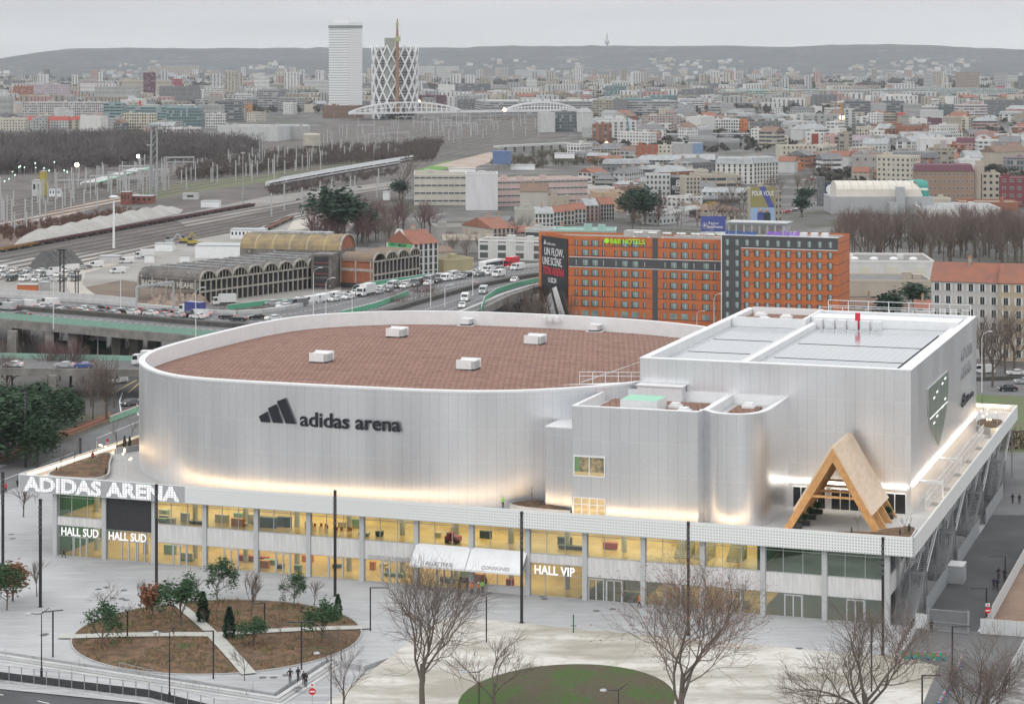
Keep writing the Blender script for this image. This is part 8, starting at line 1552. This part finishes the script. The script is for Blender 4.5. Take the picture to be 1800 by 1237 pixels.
t = thing('hill_antenna', 'faint antenna tower standing on the hill crest', 'antenna', (WY(1067, 0, 11900).x, 11900, H+60)); MB().lathe([(7, 0), (6, 25), (14, 30), (12, 42), (6, 46), (2.5, 80)], 10).build('tower', [GREYM], t)
# white office tower
def tall(name, lab, x0, x1, yb, yt, dep, a=0): p = W(x0, yb); t = thing(name, lab, 'tower', p, R(a)); return t, width_to(p, x1, R(a)), (yb-yt)/F*p.y
t, w_, h = tall('office_tower', 'tall white office tower with horizontal slats left of the lattice tower', 578, 612, 200, 50, 26, -8)
wt = NT('white_slats'); uv, x, y, _ = wt.coord('UV'); wt_ = wt.set(Base_Color=wt.mix(cell(wt, y, 3.55, 0, .3), (.76, .77, .77), (.3, .34, .35)), Roughness=.6); ws = NT('white_fins'); uv, x, y, _ = ws.coord('UV'); ws_ = ws.set(Base_Color=ws.mix(cell(ws, y, 3.55, 0, .12), (.7, .71, .72), (.5, .52, .53)), Roughness=.6)
MB().prism([(0, 0), (w_, 0), (w_+17, 14), (w_+14, 30), (-3, 30)], 0, h, 0, mt=1).build('shaft', [wt_, CONC], t); MB().poly([(w_+.05, -.05, 0), (w_+17.1, 13.9, 0), (w_+17.1, 13.9, h), (w_+.05, -.05, h)]).build('east_face', [ws_], t)
MB().prism([(-.6, -.6), (w_+.3, -.6), (w_+17.6, 14), (w_+14.4, 30.5), (-3.5, 30.5)], h, h+4, 0).build('dark_storey', [mat('crown_dark', (.22, .25, .25), .6)], t); MB().prism([(-.3, -.3), (w_, -.3), (w_+17.3, 14), (w_+14.2, 30.2), (-3.2, 30.2)], h+4, h+8, 0).build('crown', [WHITE], t); MB().box(6, 6, h+8, 26, 24, h+13.5).box(16, 10, h+13.5, 17, 11, h+17).build('plant_storey', [WSTEEL], t)
# lattice tower with construction core
t, w_, h = tall('lattice_tower', 'cylindrical tower wrapped in white diamond lattice with a tall brown mast', 651, 733, 210, 80, 40, 0)
cx, cy, r = w_/2, w_/2, w_/2; zz = []
MB().lathe([(r*.86, 0), (r*.86, h*.97)], 24, 0, cx, cy).build('floors', [facade('tower_floors', 5, 3.6, (0, 1), (.3, .9), (.1, .11, .11), bands=True)], t).color = (.4, .39, .37, 1); NB = 16; mb = MB(); nz = 8
for k in range(NB):
    for sg in (-1, 1):
        P = [(cx+r*math.cos(6.2832*(k+sg*.5*(j % 2 if True else 0))/NB+.1), cy+r*math.sin(6.2832*(k+sg*.5*(j % 2))/NB+.1), h*j/nz) for j in range(nz+1)]
        for a, b in zip(P, P[1:]): mb.bar(a, b, 1.7, 1.7)
mb.build('diamond_lattice', [WHITE], t); MB().box(cx-r*.4, 3, h*.3, cx+r*.02, cy, h*1.1).build('scaffold_core', [mat('scaffold_grey', (.36, .38, .34), .8, var=.2)], t); MB().tube([(cx+r*.16, -3, 0), (cx+r*.16, -3, h*1.1), (cx+r*.16, -3, h*1.22), (cx+r*.16, -3, h*1.36)], [2.2, 2, 1.2, .6], 8).build('brown_mast', [mat('rust_mast', (.3, .18, .11), .8)], t); MB().box(cx+r*.06, -6, h*1.05, cx+r*.3, -2, h*1.12).box(cx+r*.1, -5, h*1.25, cx+r*.22, -2, h*1.3).build('mast_platform', [mat('pale_green_cladding', (.4, .42, .25), .8)], t)
# white arch bridge
t = thing('arch_bridge', 'long white road bridge with two low latticed arches over the rail throat', 'bridge'); Yb = W(800, 212).y
def XB(px): return (px-PX)/F*Yb
zd = H-(200-PY)/F*Yb
for off in (0, 24):
    MB().bar((XB(613), Yb+off, zd), (XB(1040), Yb+off+200, zd), 3, 2.2).build('deck_edge', [WSTEEL], t)
    for x0, x1, rise in ((613, 808, 17), (888, 1020, 14)):
        mb = MB(); P = []; n = 22
        for i in range(n+1): f = i/n; px = x0+(x1-x0)*f; P.append(Vector((XB(px), Yb+off+(px-613)/427*200, zd+1+rise/F*Yb*(4*f*(1-f))**.8)))
        for a, b in zip(P, P[1:]): mb.bar(a, b, 1.6, 1.8)
        for i, a in enumerate(P): mb.bar(a, (a.x, a.y, zd), .8, .8)
        for a, b in zip(P, P[1:]): mb.bar((a.x, a.y, (a.z+zd)/2), (b.x, b.y, (b.z+zd)/2), .7, .7)
        mb.build('arch', [WHITE], t)
MB().poly([(XB(613), Yb, zd-.5), (XB(1040), Yb+200, zd-.5), (XB(1040), Yb+224, zd-.5), (XB(613), Yb+24, zd-.5)]).build('deck', [ASP2], t)
for px in (735, 803, 888, 960): MB().box(XB(px)-3, Yb+20, 0, XB(px)+3, Yb+60, zd-1.5).build('pier', [CONCD], t)
# landmarks of the far town
D = (
 ('orange-brick cube building at the far left', 23, 58, 182, 152, 40, (.4, .16, .1), 'wide', 'flat', 'dgrey'), ('white and plum striped long block behind the orange-brick cube', 50, 117, 178, 149, 30, (.5, .42, .46), 'grid', 'flat', 0), ('white castle-like block with notched roofline at the left', 141, 165, 172, 147, 25, 'white', 'slit', 'flat', 0), ('grey slatted office row at the left of the scaffold tower', 167, 238, 184, 153, 30, 'grey', 'slit', 'flat', 0), ('unfinished dark concrete block topped by scaffolding', 252, 273, 178, 128, 20, 'plum', 'dark', 'flat', 0), ('cream long block left of the crimson cube', 214, 300, 170, 141, 20, 'beige', 'slit', 'flat', 0), ('crimson red cube above the grey offices', 299, 318, 160, 139, 16, 'crimson', 'dark', 'flat', 0),
 ('grey glass office slab under the crimson cube', 280, 345, 188, 152, 30, 'dgrey', 'slit', 'flat', 0), ('long white three storey office with dark square windows at the left', 40, 182, 212, 180, 40, (.55, .52, .52), 'dark', 'flat', 0), ('turquoise-topped round glass office at the left', 182, 212, 225, 182, 30, 'teal', 'band', 'flat', 0), ('long low glass hall behind the cream block', 210, 325, 213, 188, 60, 'teal', 'band', 'flat', 0), ('cream apartment block with black slit windows above the wood', 214, 273, 232, 200, 14, (.58, .53, .42), 'dark', 'flat', 0), ('small salmon house with square windows above the wood', 255, 268, 236, 219, 12, (.55, .34, .28), 'grid', 'gable', 'slate'), ('white gabled house above the wood', 273, 305, 236, 215, 14, 'lgrey', 'grid', 'gable', 'zinc'),
 ('wide green-glass office with four floors left of the grey office', 293, 350, 222, 190, 30, 'teal', 'glass', 'flat', 0), ('plain grey office block beside the green-glass one', 347, 388, 220, 185, 24, 'grey', 'slit', 'flat', 0), ('dark glass office block with ribbed end wall', 383, 424, 214, 177, 30, 'dgrey', 'band', 'flat', 0), ('white block with black square windows and dark corner', 360, 395, 180, 152, 16, 'white', 'dark', 'flat', 0), ('white stepped block behind the orange gantry crane', 413, 445, 188, 165, 16, 'white', 'dark', 'flat', 0), ('grey ventilated office cube left of the white tower', 455, 489, 196, 157, 30, 'grey', 'band', 'flat', 0), ('low grey office with paired windows below the white tower', 489, 538, 196, 172, 30, 'grey', 'dark', 'flat', 0), ('dark glass band office behind the white tower foot', 489, 560, 172, 158, 30, 'dgrey', 'band', 'flat', 0), ('small cream house with lit sign near the white tower', 535, 552, 198, 184, 14, 'cream', 'plain', 'flat', 0),
 ('white-cream tower block, left of a pair above the long offices', 369, 390, 172, 130, 14, 'lgrey', 'bal', 'flat', 0), ('taller cream tower block with dark stair slit', 396, 416, 170, 126, 14, 'beige', 'bal', 'flat', 0), ('white slab tower alone in the middle left', 447, 472, 170, 135, 12, 'white', 'slit', 'flat', 0), ('white tower block with stacked grey balconies', 500, 527, 165, 127, 14, 'white', 'bal', 'flat', 0), ('pale tower pair nearest the white office tower', 535, 577, 170, 141, 14, 'lgrey', 'slit', 'flat', 0),
 ('large white depot shed with grey ribbed roof', 382, 488, 248, 222, 60, 'lgrey', 'plain', 'flat', 'concrete'), ('grey annex of the depot with small magenta sign', 487, 545, 246, 222, 60, 'grey', 'plain', 'flat', 'zinc'), ('white canopy row with lit openings beside the depot', 292, 352, 238, 225, 20, 'white', 'dark', 'flat', 0), ('row of pale old apartment houses above the wood', 44, 120, 228, 205, 16, 'lgrey', 'grid', 'gable', 'red'), ('cream flats at the left edge above the wood', -10, 44, 230, 208, 18, 'cream', 'grid', 'flat', 0), ('second row of pale old houses above the wood', 120, 152, 228, 204, 14, 'beige', 'bal', 'hip', 'red'), ('salmon apartment block beside the turquoise office', 150, 182, 220, 202, 16, (.5, .36, .29), 'grid', 'flat', 0), ('tall grey slab at the left edge', -12, 19, 205, 170, 16, 'grey', 'slit', 'flat', 0),
 ('dark glass office with white bands right of the lattice tower', 788, 862, 172, 147, 30, 'dgrey', 'band', 'flat', 0), ('white cubic block beside the dark banded office', 770, 800, 172, 149, 30, 'white', 'plain', 'flat', 0), ('pale low hall right of the lattice tower', 800, 848, 186, 168, 40, 'lgrey', 'band', 'flat', 0), ('plum-coloured low block beside the lattice tower', 735, 784, 190, 168, 20, 'plum', 'dark', 'flat', 0), ('huge flat white exhibition roof across the middle', 852, 1190, 202, 178, 120, (.4, .4, .4), 'band', 'flat', 'lgrey'), ('brown timber hall with canopy roof below the white tower', 567, 628, 208, 186, 40, (.22, .13, .09), 'slit', 'flat', 'grey'),
 ('grey office with two blank white wings below the right arch', 951, 976, 233, 199, 30, 'lgrey', 'plain', 'flat', 0), ('dark glazed middle of the office below the right arch', 976, 1014, 232, 197, 30, 'dgrey', 'glass', 'flat', 0), ('white stair tower with pyramid roof below the right arch', 1014, 1042, 232, 190, 20, 'lgrey', 'plain', 'hip', 'grey'), ('teal glass cube with white side in the middle distance', 1064, 1100, 176, 151, 24, 'teal', 'glass', 'flat', 0), ('beige office with square windows below the teal cube', 1042, 1076, 206, 176, 26, 'tan', 'wide', 'flat', 0), ('dark grey office immediately right of the beige office', 1076, 1102, 202, 175, 24, 'dgrey', 'plain', 'flat', 0), ('glass office with ribbon floors left of the mesh offices', 1102, 1146, 201, 173, 30, 'teal', 'band', 'flat', 0), ('green glass office with curved roof', 1144, 1190, 198, 168, 30, 'teal', 'glass', 'flat', 0),
 ('magenta and white housing block at the foot of the pyramid tower', 1034, 1103, 232, 208, 14, 'white', 'dark', 'flat', 0), ('magenta clad upper floors of the left housing block', 1036, 1060, 220, 209, 20, 'crimson', 'plain', 'flat', 0), ('mauve-beige housing block above the grey train', 1134, 1197, 233, 204, 14, (.4, .33, .31), 'grid', 'flat', 0), ('white low housing with balconies above the grey train', 1138, 1180, 234, 217, 10, 'white', 'bal', 'flat', 0), ('grey and white flats with red stair strip', 1208, 1246, 233, 207, 14, 'grey', 'slit', 'flat', 0), ('orange-red narrow block between white flats', 1243, 1254, 230, 211, 12, 'orange', 'bal', 'flat', 0), ('white flats with horizontal windows right of the orange block', 1254, 1300, 232, 210, 14, 'white', 'dark', 'flat', 0), ('brick-red block behind bare trees above the grey train', 1298, 1314, 232, 211, 14, 'orange', 'grid', 'flat', 0), ('plum tower-like block right of the white flats', 1325, 1336, 225, 204, 12, 'plum', 'dark', 'flat', 0), ('plum low block with dark windows', 1342, 1368, 216, 202, 14, 'plum', 'dark', 'flat', 0),
 ('cream and white cube block behind the bare boulevard trees', 1320, 1347, 250, 227, 14, 'white', 'grid', 'flat', 0), ('grey blank cube with pale walls at the boulevard', 1373, 1391, 250, 228, 12, 'grey', 'plain', 'flat', 0), ('mint-white long exhibition block with strip windows', 1265, 1400, 172, 158, 60, 'mint', 'band', 'flat', 'lgrey'), ('long pale green office range across the right', 1400, 1560, 176, 158, 50, (.44, .5, .48), 'dark', 'flat', 'lgrey'), ('pale green office range continuing to the right edge', 1560, 1790, 176, 156, 50, (.42, .47, .46), 'wide', 'flat', 'lgrey'), ('crimson panel block on the pale green range', 1543, 1572, 172, 165, 10, 'crimson', 'plain', 'flat', 0), ('second crimson panel block farther right on the range', 1616, 1636, 175, 168, 10, 'crimson', 'plain', 'flat', 0), ('dark purple box on the pale green range', 1626, 1650, 168, 162, 10, 'plum', 'plain', 'flat', 0), ('yellow-green accent block on the pale green range', 1467, 1490, 172, 166, 10, (.3, .42, .1), 'plain', 'flat', 0), ('magenta rooftop lettering block at the right end', 1752, 1778, 158, 152, 8, 'crimson', 'plain', 'flat', 0),
 ('dark ribbon-glass office left of the two concrete slabs', 1485, 1530, 206, 178, 30, 'dgrey', 'band', 'flat', 0), ('plain concrete slab office, left of two', 1528, 1558, 206, 182, 24, 'grey', 'plain', 'flat', 0), ('banded glass office between the concrete slabs', 1558, 1590, 204, 178, 30, 'dgrey', 'band', 'flat', 0), ('plain concrete slab office, right of two', 1588, 1620, 204, 183, 24, 'grey', 'slit', 'flat', 0), ('white-framed office with dark ribbon windows', 1618, 1650, 202, 187, 24, 'white', 'band', 'flat', 0), ('dark glass office between the white-framed ones', 1650, 1686, 202, 184, 24, 'dgrey', 'glass', 'flat', 0), ('white and pink framed corner office with deep floors', 1685, 1736, 215, 184, 26, (.6, .54, .54), 'band', 'flat', 0), ('dark office complex at the far right', 1738, 1800, 205, 176, 30, 'dgrey', 'grid', 'flat', 0), ('yellow-beige neighbourhood row with dormers', 1541, 1580, 216, 200, 14, (.55, .45, .32), 'grid', 'mansard', 'slate'), ('white row with crimson roof and gabled windows', 1578, 1606, 216, 198, 14, 'white', 'grid', 'mansard', 'red'), ('grey flats left of the crane', 1400, 1432, 226, 200, 14, 'lgrey', 'bal', 'flat', 0), ('brick accent flats with grey slabs near the crane', 1420, 1470, 228, 203, 14, 'grey', 'bal', 'flat', 0), ('white flats right of the crane', 1485, 1502, 226, 191, 14, 'lgrey', 'bal', 'flat', 0), ('white small block left of the crane', 1425, 1445, 200, 187, 14, 'white', 'plain', 'flat', 0), ('beige flats below the dark corner office', 1664, 1690, 232, 205, 14, 'beige', 'slit', 'flat', 0), ('cream flats with balconies next to the beige flats', 1690, 1706, 230, 206, 12, 'cream', 'bal', 'flat', 0),
 ('tall brown and cream striped tower slab on the right', 1683, 1722, 160, 127, 14, (.34, .26, .22), 'slit', 'flat', 0), ('pale grey tower left of the striped slab', 1624, 1640, 158, 127, 12, 'grey', 'slit', 'flat', 0), ('beige stepped tower beside the pale grey one', 1642, 1656, 156, 126, 12, 'beige', 'bal', 'flat', 0), ('white twin tower, left one', 1660, 1666, 140, 116, 10, 'lgrey', 'bal', 'flat', 0), ('white twin tower, right one', 1668, 1673, 140, 117, 10, 'lgrey', 'bal', 'flat', 0), ('slim white tower behind the striped slab', 1681, 1688, 140, 117, 10, 'lgrey', 'bal', 'flat', 0), ('grey tower right of the striped slab', 1749, 1770, 156, 129, 12, 'grey', 'slit', 'flat', 0), ('white towers at the right edge below the hill', 1772, 1800, 154, 133, 12, 'lgrey', 'slit', 'flat', 0), ('faded crimson block under the hill', 1419, 1435, 136, 123, 14, 'crimson', 'plain', 'flat', 0), ('pink and white block with plum panels under the hill', 1505, 1522, 162, 146, 14, 'plum', 'slit', 'flat', 0), ('pink and cream low tower group', 1436, 1474, 160, 146, 14, (.5, .4, .38), 'slit', 'flat', 0),
 ('white tower with dark side right of the bridge', 926, 944, 160, 139, 14, 'white', 'slit', 'flat', 0), ('pair of cream tower blocks above the bridge', 995, 1024, 160, 143, 14, 'cream', 'bal', 'flat', 0), ('tall white tower rising above the cream pair', 1009, 1024, 150, 116, 12, 'white', 'bal', 'flat', 0), ('white slab towers right of the lattice tower', 736, 764, 142, 117, 12, 'lgrey', 'slit', 'flat', 0), ('second white slab cluster right of the lattice tower', 766, 806, 142, 117, 12, 'lgrey', 'slit', 'flat', 0), ('beige slab cluster in the centre distance', 870, 892, 140, 119, 12, 'beige', 'slit', 'flat', 0), ('long pale slabs in the centre distance', 905, 960, 140, 123, 12, 'lgrey', 'slit', 'flat', 0), ('pale tower cluster at the far left skyline', 0, 26, 130, 107, 14, 'grey', 'slit', 'flat', 0), ('long row of cream towers left of the white tower', 190, 260, 134, 115, 14, 'beige', 'bal', 'flat', 0), ('cream tower row in the left distance', 262, 350, 138, 116, 14, 'beige', 'bal', 'flat', 0))
for a in D: bld(a[0], a[1], a[2], a[3], a[4], a[5], a[6], a[7], a[8], random.Random(a[1]).uniform(-12, 12), rc=a[9] or None, extras=a[3] > 175)
t = thing('gantry_crane', 'orange gantry crane standing beside the depot', 'crane', W(437, 212)); k = W(437, 212).y/F; OC = mat('crane_orange', (.5, .25, .05), .6); [MB().bar((x0*k, 0, 0), (x1*k, 0, 24*k), 1.6, 1.6).build('leg', [OC], t) for x0, x1 in ((-3, 1), (9, 5))]; MB().bar((-15*k, 0, 24*k), (8*k, 0, 25*k), 2, 2).build('jib', [OC], t)
t = thing('tower_crane', 'orange and white tower crane above the flats on the right', 'crane', W(1479, 228)); k = W(1479, 228).y/F; MB().bar((0, 0, 0), (0, 0, 48*k), 1.8, 1.8).build('mast', [OC], t); MB().bar((-7*k, 0, 48*k), (5*k, 0, 50*k), 1.6, 1.6).build('jib', [mat('sign_white', (.75, .75, .76), .5)], t)
t = thing('mobile_crane', 'thin teal mobile crane leaning beside the grey train', 'crane', W(1110, 254)); k = W(1110, 254).y/F; MB().bar((0, 0, 1), (-9*k, 0, 50*k), 1.2, 1.2).build('jib', [mat('teal_paint', (.05, .25, .3), .5)], t); MB().box(-3, -2, 0, 5, 2, 3).build('base', [OC], t)
t = thing('crane', 'red and orange crane post above the cream block at the left', 'crane', W(246, 205)); k = W(246, 205).y/F; MB().bar((0, 0, 0), (0, 0, 27*k), 2.2, 2.2).build('mast', [mat('red_paint', (.6, .03, .06), .5)], t); MB().bar((-4*k, 0, 25*k), (4*k, 0, 25.5*k), 1.5, 1.5).build('jib', [OC], t)
# the ordinary houses of the town: the nearest as individuals
g = random.Random(77)
def free(x0, x1, y0, y1, m=3): return all(x1+m < o[0] or x0-m > o[1] or y1+m < o[2] or y0-m > o[3] for o in OCC)
ZONES = [([(1085, 400), (1235, 398), (1235, 350), (1085, 350)], 9, (5, 9)), ([(775, 470), (930, 440), (930, 412), (850, 405), (775, 440)], 6, (5, 8)), ([(1440, 340), (1800, 310), (1800, 200), (1180, 200), (1030, 236), (1030, 262), (1160, 250), (1390, 268)], 150, (9, 19)), ([(1040, 345), (1230, 345), (1250, 305), (1110, 296), (1090, 262), (1000, 268), (1040, 300)], 26, (6, 12)), ([(740, 196), (1800, 198), (1800, 172), (740, 176)], 60, (9, 22)), ([(0, 234), (290, 236), (600, 196), (600, 176), (0, 176)], 80, (8, 17)), ([(1040, 236), (1330, 236), (1330, 206), (1040, 206)], 14, (10, 16))]
cols = ['white', 'white', 'white', 'lgrey', 'lgrey', 'cream', 'beige', 'grey', 'concrete', 'rose', 'tan', 'dgrey', 'brick']; CN = dict(lgrey='pale grey', dgrey='dark grey', tan='sandy', rose='dusty rose', concrete='concrete-grey', brick='brick-red')
def place_word(px, yb):
    return 'far left above the wood' if px < 250 else 'between the wood and the white tower' if px < 640 else 'behind the white arch bridge' if px < 1030 else 'near the grey train' if px < 1250 and yb > 205 else 'left of the boulevard trees' if px < 1400 and yb > 205 else 'behind the vault-roofed hall' if px < 1600 and yb > 205 else 'in the crowded quarter at the right' if yb > 205 else 'below the pale green office range' if px > 1250 else 'beyond the exhibition roof'
auto = []
for area, n, hr in ZONES:
    xs = [q[0] for q in area]; ys = [q[1] for q in area]; k = tries = 0
    while k < n and tries < n*60:
        tries += 1; x, y = min(xs)+g.random()*(max(xs)-min(xs)), min(ys)+g.random()*(max(ys)-min(ys))
        if not pip(x, y, area): continue
        p = W(x, y); w_ = 11+g.random()**2*26; dep = 10+g.random()*7; h = hr[0]+g.random()*(hr[1]-hr[0]); a = g.choice([-19, -19, 12, 40, 66, -35])+g.uniform(-6, 6)
        if not free(p.x-2, p.x+w_+2, p.y-3, p.y+dep+4, 1): continue
        auto.append((y, x, w_, dep, h, a)); r = max(w_, dep); OCC.append((p.x-1, p.x+w_*.9, p.y-2, p.y+dep*.9)); k += 1
auto.sort(reverse=True); AL = {}
for y, x, w_, dep, h, a in auto:
    k = F/W(x, y).y; col = g.choice(cols); sty = g.choice(['grid', 'grid', 'bal', 'wide', 'plain', 'band', 'dark']); rf = g.choice(['flat', 'flat', 'flat', 'gable', 'gable', 'hip', 'mansard']); rc = g.choice({'flat': ['tar', 'zinc', 'concrete', 'lgrey'], 'gable': ['tile', 'zinc', 'zinc', 'brown', 'slate', 'slate'], 'hip': ['slate', 'zinc', 'brown'], 'mansard': ['slate', 'zinc']}[rf])
    lab = '%s %s with %s roof %s' % (CN.get(col, col), {'grid': 'block', 'bal': 'balconied flats', 'wide': 'wide-windowed block', 'plain': 'blind-walled building', 'band': 'ribbon-windowed block', 'dark': 'dark-windowed block'}[sty], {'tar': 'dull flat', 'zinc': 'zinc', 'concrete': 'concrete', 'lgrey': 'pale', 'tile': 'orange tile', 'brown': 'brown', 'slate': 'slate'}[rc], place_word(x, y))
    o, w2, h2 = bld(lab, x, x+w_*k*max(.35, math.cos(R(a))), y, y-h*k, dep, col, sty, rf, a, rc=rc, extras=y > 215, reg=False, name='town_building'); AL.setdefault(lab, []).append((x, o))
for lab, L_ in AL.items():
    if len(L_) > 1:
        for k, (x, o) in enumerate(sorted(L_, key=lambda q: q[0])): o['label'] = ' '.join((lab+', %s such from left' % ordn(k)).split()[:16])
# ---- everything smaller and farther: one mass of town, one of trees
TM = [mat('town_%d' % i, tuple(CC[c]), .85, var=.12, vscale=.05) for i, c in enumerate(('white', 'lgrey', 'cream', 'beige', 'grey', 'tan', 'rose', 'dgrey'))]+[mat('town_roof_%d' % i, tuple(CC[c]), .9) for i, c in enumerate(('tar', 'zinc', 'tile', 'slate', 'lgrey'))]+[mat('town_opening', (.12, .125, .13), .5)]
mb = MB(); g = random.Random(5)
def tbox(p, w_, d, h, a, m, mt, band=True):
    c, s = math.cos(a), math.sin(a); P = [(p.x+c*u-s*v, p.y+s*u+c*v) for u, v in ((0, 0), (w_, 0), (w_, d), (0, d))]; mb.prism([q for q in P], p.z-3, p.z+h, m, mt)
    if band:
        nn = max(2, int(w_/7)); e1, e2 = Vector((c, s, 0)), Vector((s, -c, 0))*.15
        for k in range(nn):
            a0 = p+e1*(w_*(k+.3)/nn)+e2; a1 = p+e1*(w_*(k+.62)/nn)+e2; mb.poly([a0+Vector((0, 0, 2)), a1+Vector((0, 0, 2)), a1+Vector((0, 0, h-1.5)), a0+Vector((0, 0, h-1.5))], 13)
n = 0
while n < 3600:
    x = g.uniform(-60, 1860); y = 131+(g.random()**1.5)*62; 
    if y > 188 and 300 < x < 1040: continue
    p = W(x, y)
    if not free(p.x-5, p.x+25, p.y-8, p.y+20, 0): n += .2; continue
    n += 1; dens = noise.noise(Vector((p.x*.0016, p.y*.0007, 0)))
    if dens < -.12 and g.random() < .75: continue
    tw = g.random() < .1 and y < 160; w_ = g.uniform(14, 26) if tw else 10+g.random()**2*55; tbox(p, w_, g.uniform(10, 18), g.uniform(26, 48) if tw else 6+g.random()**2*16, R(g.uniform(-40, 40)), g.choice((0, 1, 2, 3, 0, 1, 3, 4, 4, 5, 5, 6, 7)), 8+g.choice((0, 0, 1, 1, 3, 4, 4, 0, 3, 2)))
for k in range(900):
    px = g.uniform(-50, 1850); f = g.random()**1.6*.6; den = noise.noise(Vector((px*.006, f*3, 7)))
    if den < .02-(.15 if px > 950 else 0): continue
    Yq = YH0+(YH1-YH0)*f; p = Vector(((px-PX)/F*Yq, Yq, hz(px, f)-1)); tbox(p, g.uniform(10, 30), 12, g.uniform(6, 12)+3, R(g.uniform(-30, 30)), g.choice((0, 1, 2, 3, 4)), 8+g.choice((0, 4, 3)), False)
o = mb.build('far_town', TM); tag(o, 'countless small pale houses spreading to the hills', 'town', kind='stuff')
def farwood(name, lab, spots, m, seed):
    g = random.Random(seed); mb = MB()
    for p, r in spots:
        for j in range(16):
            a = g.random()*6.28; b = g.random(); c = p+Vector((math.cos(a)*r*b, math.sin(a)*r*b, r*.2+r*.9*g.random()*(1-.5*b))); s = r*.42; u = Vector((g.gauss(0, 1), g.gauss(0, 1), g.gauss(0, 1))).normalized()*s; v = perp(u.normalized(), g)*s; mb.poly([c-u-v*.3, c+v*.8-u*.2, c+u+v*.2, c-v*.7+u*.3])
    tag(mb.build(name, [m], uv=False), lab, 'woodland', kind='stuff')
sp = []
for k in range(3600):
    x = g.uniform(-60, 1860); y = 133+(g.random()**1.3)*66; p = W(x, y)
    if free(p.x-2, p.x+2, p.y-2, p.y+2, 0) and noise.noise(Vector((p.x*.0016, p.y*.0007, 0))) < .25 and not (y > 188 and 560 < x < 1000): sp.append((p, g.uniform(5, 10)+(y < 160)*5))
for k in range(1500):
    x, y = g.uniform(1030, 1800), g.uniform(200, 345); p = W(x, y)
    if free(p.x-3, p.x+3, p.y-3, p.y+3, 0) and not (x < 1440 and y > 268): sp.append((p, g.uniform(3, 5)))
farwood('town_trees', 'grey-brown bare treetops between the far houses', sp, mat('winter_treetops', (.075, .066, .062), .95, var2=(.065, .07, .05), vscale=.03), 3)
# ================================================================ haze
q = bpy.data.materials.new('haze'); q.use_nodes = True; nn = q.node_tree.nodes; nn.remove(nn['Principled BSDF']); pv = nn.new('ShaderNodeVolumePrincipled'); pv.inputs['Color'].default_value = (.9, .95, 1, 1); pv.inputs['Density'].default_value = 4.2e-5; pv.inputs['Anisotropy'].default_value = .2
q.node_tree.links.new(pv.outputs[0], nn['Material Output'].inputs['Volume'])
hb = MB().box(-6500, -260, -4, 6500, 16500, 420).build('haze', [q], uv=False); tag(hb, 'pale winter haze over the whole town', 'haze', kind='stuff')

# every repeat that still shares a label is singled out by its place in its own row
LB = {}
for o in S.objects:
    if o.parent is None and o.get('label') and o.get('kind') is None: LB.setdefault(o['label'], []).append(o)
for lab, L_ in LB.items():
    if 1 < len(L_) <= 40 and len(lab.split()) <= 13:
        for k, o in enumerate(sorted(L_, key=lambda o: to_px(o.location)[0])): o['label'] = lab+', %s from left' % ordn(k)
